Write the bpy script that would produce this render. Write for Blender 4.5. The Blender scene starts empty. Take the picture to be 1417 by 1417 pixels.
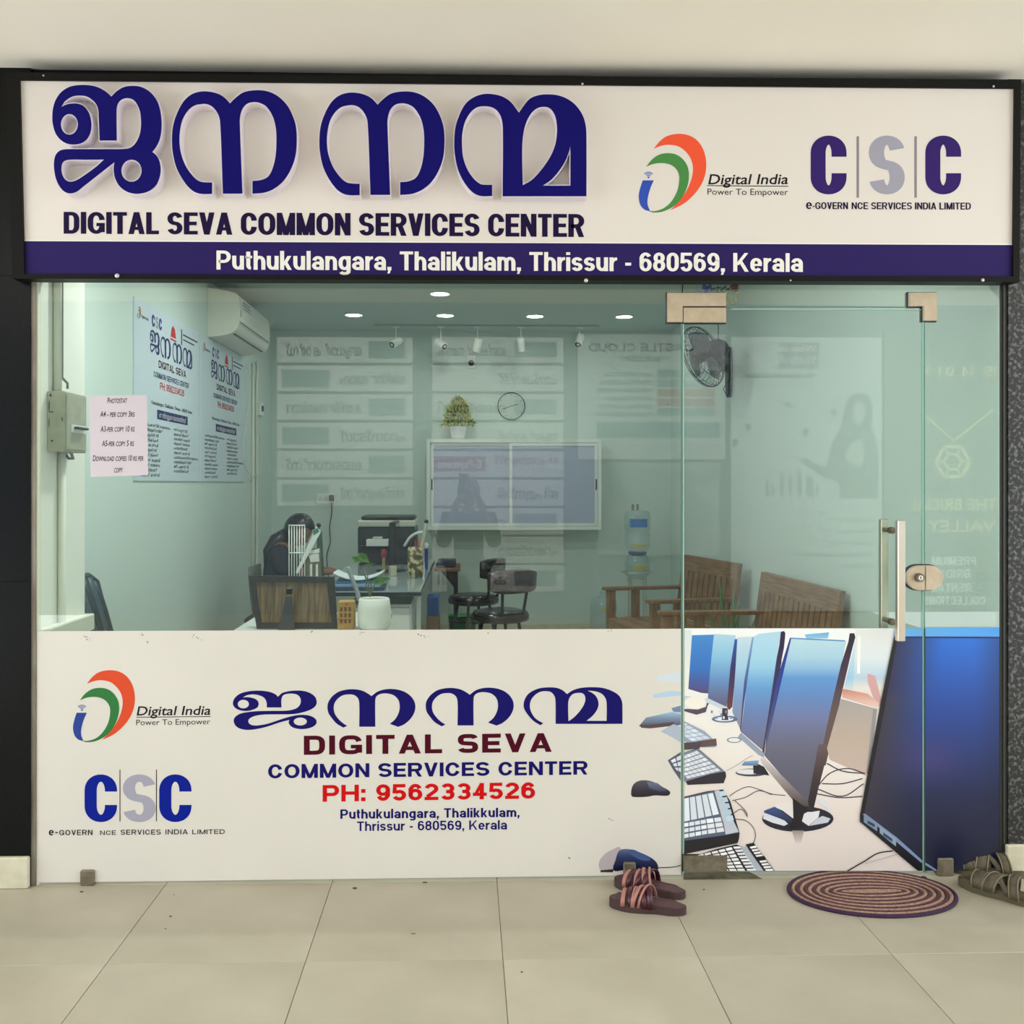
import bpy, math, random
from mathutils import Vector, Matrix
from mathutils.geometry import tessellate_polygon
random.seed(7)
PI = math.pi
S = bpy.context.scene
COL = S.collection

# ------------------------------------------------------------------ camera
YAW = math.radians(1.6)
CAM = Vector((0.0, -3.65, 1.45))
FPX, PX0, PY0 = 1380.0, 683.5, 670.0
cd = bpy.data.cameras.new('camera')
cam = bpy.data.objects.new('camera', cd)
COL.objects.link(cam)
cam.location = CAM
cam.rotation_euler = (PI / 2, 0, -YAW)
cd.sensor_width = 36.0
cd.lens = 36.0 * FPX / 1417.0
cd.shift_x = (708.5 - PX0) / 1417.0
cd.shift_y = (PY0 - 708.5) / 1417.0
cd.clip_start = 0.01
cd.clip_end = 500
S.camera = cam

# ------------------------------------------------------------------ view, world, lights
S.view_settings.view_transform = 'Standard'
S.view_settings.look = 'None'
S.view_settings.gamma = 1.0
S.view_settings.use_curve_mapping = False
S.view_settings.exposure = 0.0
S.cycles.use_denoising = True
S.cycles.max_bounces = 10
S.cycles.transparent_max_bounces = 16
S.cycles.sample_clamp_indirect = 4.0
W = bpy.data.worlds.new('sky')
S.world = W
W.use_nodes = True
bg = W.node_tree.nodes['Background']
bg.inputs[0].default_value = (0.93, 0.96, 1.0, 1)
bg.inputs[1].default_value = 4.05

def area(name, loc, rot, sx, sy, power, col=(1, 1, 1), shape='RECTANGLE', spread=None):
    d = bpy.data.lights.new(name, 'AREA')
    d.shape = shape
    d.size = sx
    d.size_y = sy
    d.energy = power
    d.color = col
    if spread is not None: d.spread = spread
    o = bpy.data.objects.new(name, d)
    COL.objects.link(o)
    o.location = loc
    o.rotation_euler = rot
    return o
WARM = (1.0, 0.93, 0.84)
# fill lights added outside, above and behind the photographer, to brighten the facade
FILL_LIGHTS = [(-2.6, -3.0), (0.9, -3.2), (3.6, -3.0)]
for i, (x, y) in enumerate(FILL_LIGHTS):
    area('added_corridor_fill', (x, y, 2.86), (0, 0, 0), 1.2, 0.06, (14, 12, 14)[i], WARM)
# downlights of the office, last four added unseen to brighten the room: lamp discs are built with the fittings
DOWN = [(-0.97, 5.0), (-0.18, 5.0), (0.60, 5.02), (1.38, 5.02), (-0.20, 4.02), (-0.95, 2.6), (0.65, 2.6), (-0.95, 0.9), (0.9, 0.9)]
for i, (x, y) in enumerate(DOWN):
    area('seen_and_added_lamp', (x, y, 2.885), (0, 0, 0), 0.13, 0.13, (2.0, 2.0, 2.0, 2.0, 2.0, 15, 6, 24, 9)[i], (0.97, 1.0, 0.985), 'DISK')

# ------------------------------------------------------------------ pixel helpers (used to measure places on real planes)
RM = cam.rotation_euler.to_matrix()
def ray(px, py):
    return RM @ Vector(((px - PX0) / FPX, -(py - PY0) / FPX, -1.0))
def at(px, py, Y):
    d = ray(px, py); return CAM + d * ((Y - CAM.y) / d.y)
def atx(px, py, X):
    d = ray(px, py); return CAM + d * ((X - CAM.x) / d.x)
def atz(px, py, Z=0.0):
    d = ray(px, py); return CAM + d * ((Z - CAM.z) / d.z)
def mir(px, py, Y):
    p = at(px, py, Y); return Vector((p.x, -p.y, p.z))
SIGN_K = 0.032
def sgn(px, py, off=0.0):
    d = ray(px, py)
    t = (-0.065 - off - SIGN_K * (CAM.z - 2.2) - CAM.y) / (d.y + SIGN_K * d.z)
    return CAM + d * t
def film(px, py, off=0.0):
    return at(px, py, -0.0012 - off)

# ------------------------------------------------------------------ materials
def lin(c):
    c = c / 255.0
    return c / 12.92 if c <= 0.04045 else ((c + 0.055) / 1.055) ** 2.4
MATS = {}
def mat(name, rgb, rough=0.5, metal=0.0, rgb2=None, scale=8.0, detail=4.0, bump=0.0, bscale=60.0, stretch=None,
        emit=0.0, spec=0.5, lo=0.35, hi=0.65, alpha=None, trans=None):
    if name in MATS: return MATS[name]
    m = bpy.data.materials.new(name); MATS[name] = m
    m.use_nodes = True
    nt = m.node_tree; N = nt.nodes; L = nt.links
    p = N['Principled BSDF']
    c1 = tuple(lin(v) for v in rgb) + (1,)
    p.inputs['Base Color'].default_value = c1
    p.inputs['Roughness'].default_value = rough
    p.inputs['Metallic'].default_value = metal
    p.inputs['Specular IOR Level'].default_value = spec
    m.diffuse_color = c1
    if rgb2 is not None or bump:
        tc = N.new('ShaderNodeTexCoord'); mp = N.new('ShaderNodeMapping')
        L.new(tc.outputs['Object'], mp.inputs[0])
        if stretch: mp.inputs['Scale'].default_value = stretch
    if rgb2 is not None:
        nz = N.new('ShaderNodeTexNoise'); nz.inputs['Scale'].default_value = scale; nz.inputs['Detail'].default_value = detail
        cr = N.new('ShaderNodeValToRGB')
        cr.color_ramp.elements[0].position = lo; cr.color_ramp.elements[1].position = hi
        cr.color_ramp.elements[0].color = c1
        cr.color_ramp.elements[1].color = tuple(lin(v) for v in rgb2) + (1,)
        L.new(mp.outputs[0], nz.inputs['Vector']); L.new(nz.outputs[0], cr.inputs[0]); L.new(cr.outputs[0], p.inputs['Base Color'])
    if bump:
        nb = N.new('ShaderNodeTexNoise'); nb.inputs['Scale'].default_value = bscale; nb.inputs['Detail'].default_value = 3
        bp = N.new('ShaderNodeBump'); bp.inputs['Strength'].default_value = bump; bp.inputs['Distance'].default_value = 0.01
        L.new(mp.outputs[0], nb.inputs['Vector']); L.new(nb.outputs[0], bp.inputs['Height']); L.new(bp.outputs[0], p.inputs['Normal'])
    if emit:
        p.inputs['Emission Color'].default_value = c1
        p.inputs['Emission Strength'].default_value = emit
    if trans: p.inputs['Transmission Weight'].default_value = trans
    if alpha is not None: p.inputs['Alpha'].default_value = alpha
    return m

def glass_mat(name, tint, f0=0.04, rough=0.0, smudge=0.0, body=None):
    """clear pane: Schlick mix of a mirror reflection over a tinted see-through body"""
    m = bpy.data.materials.new(name); MATS[name] = m
    m.use_nodes = True
    nt = m.node_tree; N = nt.nodes; L = nt.links
    N.remove(N['Principled BSDF']); out = N['Material Output']
    lw = N.new('ShaderNodeLayerWeight'); lw.inputs[0].default_value = 0.5
    pw = N.new('ShaderNodeMath'); pw.operation = 'POWER'; pw.inputs[1].default_value = 5.0
    L.new(lw.outputs['Facing'], pw.inputs[0])
    mu = N.new('ShaderNodeMath'); mu.operation = 'MULTIPLY_ADD'; mu.inputs[1].default_value = 1 - f0; mu.inputs[2].default_value = f0
    L.new(pw.outputs[0], mu.inputs[0])
    tr = N.new('ShaderNodeBsdfTransparent'); tr.inputs[0].default_value = tuple(tint) + (1,)
    gl = N.new('ShaderNodeBsdfGlossy'); gl.inputs['Roughness'].default_value = rough
    gl.inputs[0].default_value = (1, 1, 1, 1)
    mx = N.new('ShaderNodeMixShader')
    L.new(mu.outputs[0], mx.inputs[0]); L.new(tr.outputs[0], mx.inputs[1]); L.new(gl.outputs[0], mx.inputs[2])
    last = mx
    if smudge or body:
        df = N.new('ShaderNodeBsdfDiffuse'); df.inputs[0].default_value = tuple(body or (.8, .85, .83)) + (1,)
        mx2 = N.new('ShaderNodeMixShader')
        if body:
            mx2.inputs[0].default_value = smudge
        else:
            tc = N.new('ShaderNodeTexCoord'); mp = N.new('ShaderNodeMapping'); mp.inputs['Scale'].default_value = (7, 1, 0.8)
            L.new(tc.outputs['Object'], mp.inputs[0])
            nz = N.new('ShaderNodeTexNoise'); nz.inputs['Scale'].default_value = 2.2; nz.inputs['Detail'].default_value = 6; nz.inputs['Roughness'].default_value = .62
            L.new(mp.outputs[0], nz.inputs['Vector'])
            cr = N.new('ShaderNodeMapRange'); cr.inputs['From Min'].default_value = .42; cr.inputs['From Max'].default_value = .75
            cr.inputs['To Min'].default_value = smudge * .35; cr.inputs['To Max'].default_value = smudge
            L.new(nz.outputs[0], cr.inputs[0]); L.new(cr.outputs[0], mx2.inputs[0])
        L.new(mx.outputs[0], mx2.inputs[1]); L.new(df.outputs[0], mx2.inputs[2]); last = mx2
    L.new(last.outputs[0], out.inputs[0])
    return m

def vc_mat(name, rough=0.35):
    m = bpy.data.materials.new(name); MATS[name] = m
    m.use_nodes = True
    N = m.node_tree.nodes; p = N['Principled BSDF']; p.inputs['Roughness'].default_value = rough
    a = N.new('ShaderNodeVertexColor'); a.layer_name = 'print'
    m.node_tree.links.new(a.outputs[0], p.inputs['Base Color'])
    return m

# ------------------------------------------------------------------ mesh builder
ORG = {}
class MB:
    def __init__(s): s.v = []; s.f = []; s.m = []; s.sm = []; s.w = []
    def add(s, vs, fs, mi=0, smooth=False):
        b = len(s.v); s.v += [Vector(p) for p in vs]
        for f in fs: s.f.append([b + i for i in f]); s.m.append(mi); s.sm.append(smooth)
        return s
    def box(s, a, b, mi=0, bev=0.0):
        x0, x1 = sorted((a[0], b[0])); y0, y1 = sorted((a[1], b[1])); z0, z1 = sorted((a[2], b[2]))
        if bev <= 0:
            vs = [(x, y, z) for x in (x0, x1) for y in (y0, y1) for z in (z0, z1)]
            return s.add(vs, [(0, 1, 3, 2), (4, 6, 7, 5), (0, 4, 5, 1), (2, 3, 7, 6), (0, 2, 6, 4), (1, 5, 7, 3)], mi)
        e = min(bev, (x1 - x0) * .45, (y1 - y0) * .45, (z1 - z0) * .45)
        vs = []; idx = {}
        X = (x0, x1); Y = (y0, y1); Z = (z0, z1)
        for i in (0, 1):
            for j in (0, 1):
                for k in (0, 1):
                    sx, sy, sz = (e if i == 0 else -e), (e if j == 0 else -e), (e if k == 0 else -e)
                    idx[i, j, k, 0] = len(vs); vs.append((X[i], Y[j] + sy, Z[k] + sz))
                    idx[i, j, k, 1] = len(vs); vs.append((X[i] + sx, Y[j], Z[k] + sz))
                    idx[i, j, k, 2] = len(vs); vs.append((X[i] + sx, Y[j] + sy, Z[k]))
        fs = []
        for i in (0, 1): fs.append([idx[i, j, k, 0] for j, k in ((0, 0), (1, 0), (1, 1), (0, 1))])
        for j in (0, 1): fs.append([idx[i, j, k, 1] for i, k in ((0, 0), (1, 0), (1, 1), (0, 1))])
        for k in (0, 1): fs.append([idx[i, j, k, 2] for i, j in ((0, 0), (1, 0), (1, 1), (0, 1))])
        for i in (0, 1):
            for j in (0, 1): fs.append([idx[i, j, 0, 0], idx[i, j, 1, 0], idx[i, j, 1, 1], idx[i, j, 0, 1]])
            for k in (0, 1): fs.append([idx[i, 0, k, 0], idx[i, 1, k, 0], idx[i, 1, k, 2], idx[i, 0, k, 2]])
        for j in (0, 1):
            for k in (0, 1): fs.append([idx[0, j, k, 1], idx[1, j, k, 1], idx[1, j, k, 2], idx[0, j, k, 2]])
        for i in (0, 1):
            for j in (0, 1):
                for k in (0, 1): fs.append([idx[i, j, k, 0], idx[i, j, k, 1], idx[i, j, k, 2]])
        return s.add(vs, fs, mi)
    def cyl(s, a, b, r0, r1=None, n=16, mi=0, caps=True, smooth=True):
        a = Vector(a); b = Vector(b); r1 = r0 if r1 is None else r1
        d = (b - a).normalized(); u = d.orthogonal().normalized(); w = d.cross(u)
        vs = []
        for c, r in ((a, r0), (b, r1)):
            for i in range(n):
                t = 2 * PI * i / n; vs.append(c + (u * math.cos(t) + w * math.sin(t)) * r)
        s.add(vs, [(i, (i + 1) % n, n + (i + 1) % n, n + i) for i in range(n)], mi, smooth)
        if caps:
            s.add(vs[:n], [list(range(n))[::-1]], mi); s.add(vs[n:], [list(range(n))], mi)
        return s
    def lathe(s, prof, c=(0, 0, 0), n=24, mi=0, sx=1, sy=1, smooth=True):
        vs = []; fs = []
        for (r, z) in prof:
            for i in range(n):
                t = 2 * PI * i / n; vs.append((c[0] + r * math.cos(t) * sx, c[1] + r * math.sin(t) * sy, c[2] + z))
        for k in range(len(prof) - 1):
            for i in range(n):
                j = (i + 1) % n; fs.append((k * n + i, k * n + j, (k + 1) * n + j, (k + 1) * n + i))
        return s.add(vs, fs, mi, smooth)
    def tube(s, pts, r, n=8, mi=0, closed=False, flat=None, caps=True):
        P = [Vector(p) for p in pts]; N = len(P); vs = []; fs = []
        rs = r if isinstance(r, (list, tuple)) else [r] * N
        up = None
        for i in range(N):
            if closed: d = P[(i + 1) % N] - P[i - 1]
            else: d = P[min(i + 1, N - 1)] - P[max(i - 1, 0)]
            d = d.normalized() if d.length > 1e-9 else Vector((0, 0, 1))
            if up is None: up = d.orthogonal().normalized() if flat is None else Vector(flat)
            u = (up - d * up.dot(d)); u = u.normalized() if u.length > 1e-6 else d.orthogonal().normalized(); up = u if flat is None else up
            w = d.cross(u)
            for k in range(n):
                t = 2 * PI * k / n; vs.append(P[i] + (u * math.cos(t) + w * math.sin(t)) * rs[i])
        M = N if closed else N - 1
        for i in range(M):
            a = i * n; b = ((i + 1) % N) * n
            for k in range(n):
                fs.append((a + k, a + (k + 1) % n, b + (k + 1) % n, b + k))
        if not closed and caps:
            fs.append(list(range(n))[::-1]); fs.append([(N - 1) * n + k for k in range(n)])
        return s.add(vs, fs, mi, True)
    def band(s, pts, nrm, width, th, mi=0, smooth=True):
        """flat strap following pts; width vector list/const, nrm outward list/const"""
        N = len(pts); vs = []; fs = []
        for i in range(N):
            p = Vector(pts[i]); w = Vector(width[i] if isinstance(width, list) else width); q = Vector(nrm[i] if isinstance(nrm, list) else nrm) * th
            vs += [p - w / 2, p + w / 2, p + w / 2 + q, p - w / 2 + q]
        for i in range(N - 1):
            a = i * 4; b = a + 4
            for k in range(4): fs.append((a + k, a + (k + 1) % 4, b + (k + 1) % 4, b + k))
        fs.append((3, 2, 1, 0)); e = (N - 1) * 4; fs.append((e, e + 1, e + 2, e + 3))
        return s.add(vs, fs, mi, smooth)
    def prism(s, poly, f0, f1, mi=0, holes=(), mi_side=None, smooth=False):
        """poly: 2d outline; f0/f1 map 2d point -> 3d for back and front"""
        loops = [poly] + list(holes)
        flat = [p for lp in loops for p in lp]
        tris = tessellate_polygon([[Vector((p[0], p[1], 0)) for p in lp] for lp in loops])
        fr = [f1(*p[:2]) for p in flat]
        s.add(fr, [tuple(t) for t in tris], mi)
        if f0 is not None:
            bk = [f0(*p[:2]) for p in flat]
            s.add(bk, [tuple(reversed(t)) for t in tris], mi)
            ms = mi if mi_side is None else mi_side
            o = 0
            for lp in loops:
                n = len(lp)
                s.add(bk[o:o + n] + fr[o:o + n], [(i, (i + 1) % n, n + (i + 1) % n, n + i) for i in range(n)], ms, smooth)
                o += n
        return s
    def ball(s, c, r, n=12, m=8, mi=0, sc=(1, 1, 1)):
        vs = []; fs = []
        for j in range(m + 1):
            ph = PI * j / m
            for i in range(n):
                t = 2 * PI * i / n
                vs.append((c[0] + r * sc[0] * math.sin(ph) * math.cos(t), c[1] + r * sc[1] * math.sin(ph) * math.sin(t), c[2] - r * sc[2] * math.cos(ph)))
        for j in range(m):
            for i in range(n):
                fs.append((j * n + i, j * n + (i + 1) % n, (j + 1) * n + (i + 1) % n, (j + 1) * n + i))
        return s.add(vs, fs, mi, True)
    def xf(s, M):
        s.v = [M @ p for p in s.v]; return s
    def build(s, name, mats, parent=None, local=False):
        if not isinstance(mats, (list, tuple)): mats = [mats]
        org = ORG.get(parent.name, Vector()) if parent is not None and not local else Vector()
        me = bpy.data.meshes.new(name)
        me.from_pydata([tuple(p - org) for p in s.v], [], s.f)
        me.polygons.foreach_set('material_index', s.m)
        me.polygons.foreach_set('use_smooth', s.sm)
        for m in mats: me.materials.append(m)
        me.validate(clean_customdata=False)
        me.update()
        # consistent outward normals
        import bmesh
        bm = bmesh.new(); bm.from_mesh(me)
        if NORMALS: bmesh.ops.recalc_face_normals(bm, faces=bm.faces)
        bm.to_mesh(me); bm.free()
        o = bpy.data.objects.new(name, me); COL.objects.link(o)
        if parent is not None: o.parent = parent
        ORG[o.name] = org
        return o
NORMALS = True

def tag(o, label=None, cat=None, group=None, kind=None):
    if label: o['label'] = label
    if cat: o['category'] = cat
    if group: o['group'] = group
    if kind: o['kind'] = kind
    return o
def thing(name, label, cat, loc=(0, 0, 0), group=None, rz=0):
    o = bpy.data.objects.new(name, None); COL.objects.link(o)
    o.empty_display_size = 0.05
    o.location = loc; o.rotation_euler = (0, 0, rz)
    ORG[o.name] = Vector(loc)
    return tag(o, label, cat, group)
def struct(name, mb, m, parent=None):
    o = mb.build(name, m, parent)
    if parent is None: o['kind'] = 'structure'
    return o
def sroot(name, loc=(0, 0, 0)):
    o = bpy.data.objects.new(name, None); COL.objects.link(o); o.location = loc; ORG[o.name] = Vector(loc)
    o['kind'] = 'structure'; return o
def dup(root, loc=None, rz=None, label=None, group=None):
    def cp(o, par):
        c = o.copy(); COL.objects.link(c)
        if par is not None: c.parent = par
        for ch in list(o.children): cp(ch, c)
        return c
    r = cp(root, None)
    if loc is not None: r.location = loc
    if rz is not None: r.rotation_euler = (0, 0, rz)
    if label: r['label'] = label
    if group: r['group'] = group
    return r

# ------------------------------------------------------------------ outlines
def pts(txt):
    out = []
    for w in txt.split():
        c = w.endswith('c'); a, b = w.rstrip('c').split(',')
        out.append((float(a), float(b), c))
    return out
def smooth_loop(P, n=5):
    N = len(P); out = []
    for i in range(N):
        p0, p1, p2, p3 = P[i - 1], P[i], P[(i + 1) % N], P[(i + 2) % N]
        if p1[2]: p0 = p1
        if p2[2]: p3 = p2
        d = math.hypot(p2[0] - p1[0], p2[1] - p1[1])
        def tan(a, b, c):
            dx, dy = c[0] - a[0], c[1] - a[1]; l = math.hypot(dx, dy) or 1
            return dx / l * d, dy / l * d
        t1 = tan(p0, p1, p2) if not p1[2] else (p2[0] - p1[0], p2[1] - p1[1])
        t2 = tan(p1, p2, p3) if not p2[2] else (p2[0] - p1[0], p2[1] - p1[1])
        for k in range(n):
            t = k / n; h1 = 2 * t**3 - 3 * t * t + 1; h2 = t**3 - 2 * t * t + t; h3 = -2 * t**3 + 3 * t * t; h4 = t**3 - t * t
            out.append((h1 * p1[0] + h2 * t1[0] + h3 * p2[0] + h4 * t2[0], h1 * p1[1] + h2 * t1[1] + h3 * p2[1] + h4 * t2[1]))
    return out
def ell(cx, cy, rx, ry, n=28):
    return [(cx + rx * math.cos(2 * PI * i / n), cy + ry * math.sin(2 * PI * i / n)) for i in range(n)]
def cropmap(lp, x0, y0, k): return [(x0 + p[0] * k, y0 + p[1] * k) for p in lp]

JA = [smooth_loop(pts("740,225c 800,165 880,120 970,108 1060,118 1150,165 1220,240 1265,340 1287,480 1285,600 1265,700 1225,780 1187,828c 1235,870 1265,930 1278,1020 1265,1110 1225,1195 1150,1255 1050,1283 960,1278 880,1245 820,1190 780,1110 765,1030 768,975 775,940c 640,1045 500,1155 430,1210 370,1258 300,1280 235,1265 180,1210 140,1130 120,1040 115,950 130,870 170,820 230,800 400,797 700,797 880,795 950,780 1005,730 1045,650 1062,560 1062,460 1050,380 1020,310 980,262 920,243 860,255 820,290 800,350 797,450 800,705c 612,705c 602,450 598,370 575,310 530,260 470,225 400,215 330,222 270,250 225,290 198,340c 240,315 310,300 380,303 440,330 490,390 515,460 524,540 512,620 475,690 410,735 330,748 250,735 180,690 130,620 103,530 97,450 105,350 135,260 190,180 270,125 350,103 450,98 560,112 650,150 705,190")),
      ell(283, 528, 92, 112), smooth_loop(pts("660,912c 470,914 270,915 215,940 197,1000 205,1070 240,1130 290,1152 350,1140 420,1100 560,1000")), ell(960, 1033, 110, 120)]
NA = [smooth_loop(pts("625,270c 680,215 760,160 880,140 990,150 1090,195 1180,280 1240,390 1272,500 1280,640 1268,780 1225,910 1150,1030 1060,1105 960,1145 845,1155c 845,1030c 930,1020 1000,985 1045,900 1072,780 1080,650 1075,520 1045,400 985,305 930,270 870,257 800,270 750,320 725,400 722,480 748,1155c 555,1155c 528,450 505,370 455,305 400,278 340,277 270,295 210,345 160,430 135,540 130,650 145,760 190,880 260,980 320,1030 380,1043 450,1045c 450,1158c 330,1155 250,1120 170,1030 100,900 65,760 55,640 65,500 100,380 170,250 250,180 340,153 430,155 520,180 580,220"))]
MA = [smooth_loop(pts("695,325c 740,260 800,190 880,155 970,145 1080,155 1180,195 1260,260 1320,350 1350,450 1357,560 1357,1145c 535,1145c 537,480 520,370 475,300 420,270 350,262 280,275 215,330 165,420 140,530 137,640 150,770 195,890 260,980 320,1025 370,1032 433,1032c 433,1142c 320,1142 240,1105 160,1010 100,890 70,760 60,650 70,480 110,350 170,240 250,175 350,142 450,145 540,170 620,225")),
      smooth_loop(pts("733,1035c 727,700 735,560 760,440 810,340 870,285 940,268 1000,285 1045,345 1065,430 1068,520 1050,640 1000,760 910,890 820,985")),
      smooth_loop(pts("1200,650c 1200,1040c 930,1040c 1010,985 1090,895 1150,800 1185,710"))]
TOPWORD = [[cropmap(l, 60, 105, .12703) for l in JA], [cropmap(l, 230, 105, .14114) for l in NA],
           [[(x + 204.3 + (x - 324) * .003, y + 1.7) for x, y in cropmap(l, 230, 105, .14114)] for l in NA], [cropmap(l, 620, 110, .14114) for l in MA]]
JB = [smooth_loop(pts("755,295c 810,245 890,220 1000,208 1110,213 1200,240 1270,290 1297,350 1290,410 1240,460 1150,500 1040,528 940,540 740,542 560,545 430,565 360,600 340,640 365,680 430,697 520,690 620,670 770,620 880,585 990,558 1100,548 1200,560 1270,595 1297,640 1280,690 1210,730 1110,748 1010,740 940,710 905,660 915,620c 780,655 600,715 470,745 350,760 250,750 170,710 135,640 150,585 220,535 330,510 460,497 620,493 860,490 950,478 1030,445 1070,390 1070,320 1030,270 960,252 890,255 830,275 805,330 805,445c 598,445c 595,370 560,310 490,275 400,262 320,275 265,305c 330,300 410,315 465,345 485,390 470,440 410,475 310,495 210,480 150,445 123,390 145,320 210,260 310,225 430,210 550,212 650,230 720,260")),
      ell(270, 398, 78, 60), ell(1068, 642, 92, 55)]
NB = [smooth_loop(pts("750,285c 830,225 920,195 1020,185 1140,200 1240,240 1320,310 1362,400 1355,500 1300,600 1210,680 1125,718c 1005,675c 1080,610 1130,520 1145,430 1125,340 1060,275 970,250 880,255 820,290 803,350 803,715c 578,715c 578,380 555,310 500,270 430,262 350,275 280,320 235,380 220,450 235,530 290,610 350,665 410,703c 355,728c 260,670 190,590 145,520 132,440 145,370 200,290 290,225 400,195 510,190 620,210 700,250"))]
MBB = [smooth_loop(pts("610,240c 690,190 800,158 950,150 1080,160 1200,200 1290,260 1330,340 1335,430 1335,630c 462,630c 460,330 445,265 400,215 340,203 260,212 190,255 140,320 125,400 145,480 200,560 300,622c 262,648c 170,590 90,500 47,420 48,340 85,260 150,205 250,165 370,152 480,160 560,195")),
       smooth_loop(pts("630,595c 625,400 635,310 680,245 750,225 820,235 850,290 835,370 780,460 700,545")),
       smooth_loop(pts("880,195c 980,205 1060,235 1110,290 1128,350 1128,590c 865,590c 950,520 1010,430 1022,350 990,270 940,225"))]
LOWWORD = [[cropmap(l, 310, 935, .0988) for l in JB], [cropmap(l, 440, 935, .0988) for l in NB],
           [[(x + 136.0, y - 1.8) for x, y in cropmap(l, 440, 935, .0988)] for l in NB], [cropmap(l, 720, 935, .10586) for l in MBB]]
SWOOSH = {'orange': smooth_loop(pts("205,183c 250,125 310,80 400,60 490,72 560,115 610,190 633,290 625,390 590,480 530,560 450,630 340,685c 420,600 480,510 515,420 525,340 510,270 470,210 410,165 330,150 260,160")),
          'green': smooth_loop(pts("142,330c 190,270 250,230 320,218 390,230 450,275 485,340 492,420 475,500 430,590 370,650 280,695 200,703 160,690c 220,690 290,665 350,610 395,530 412,450 408,385 370,330 310,303 240,300 190,310")),
          'blue': smooth_loop(pts("115,440c 205,440c 175,510 155,590 155,640 175,692c 130,680 95,640 82,570 95,500"))}

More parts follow.
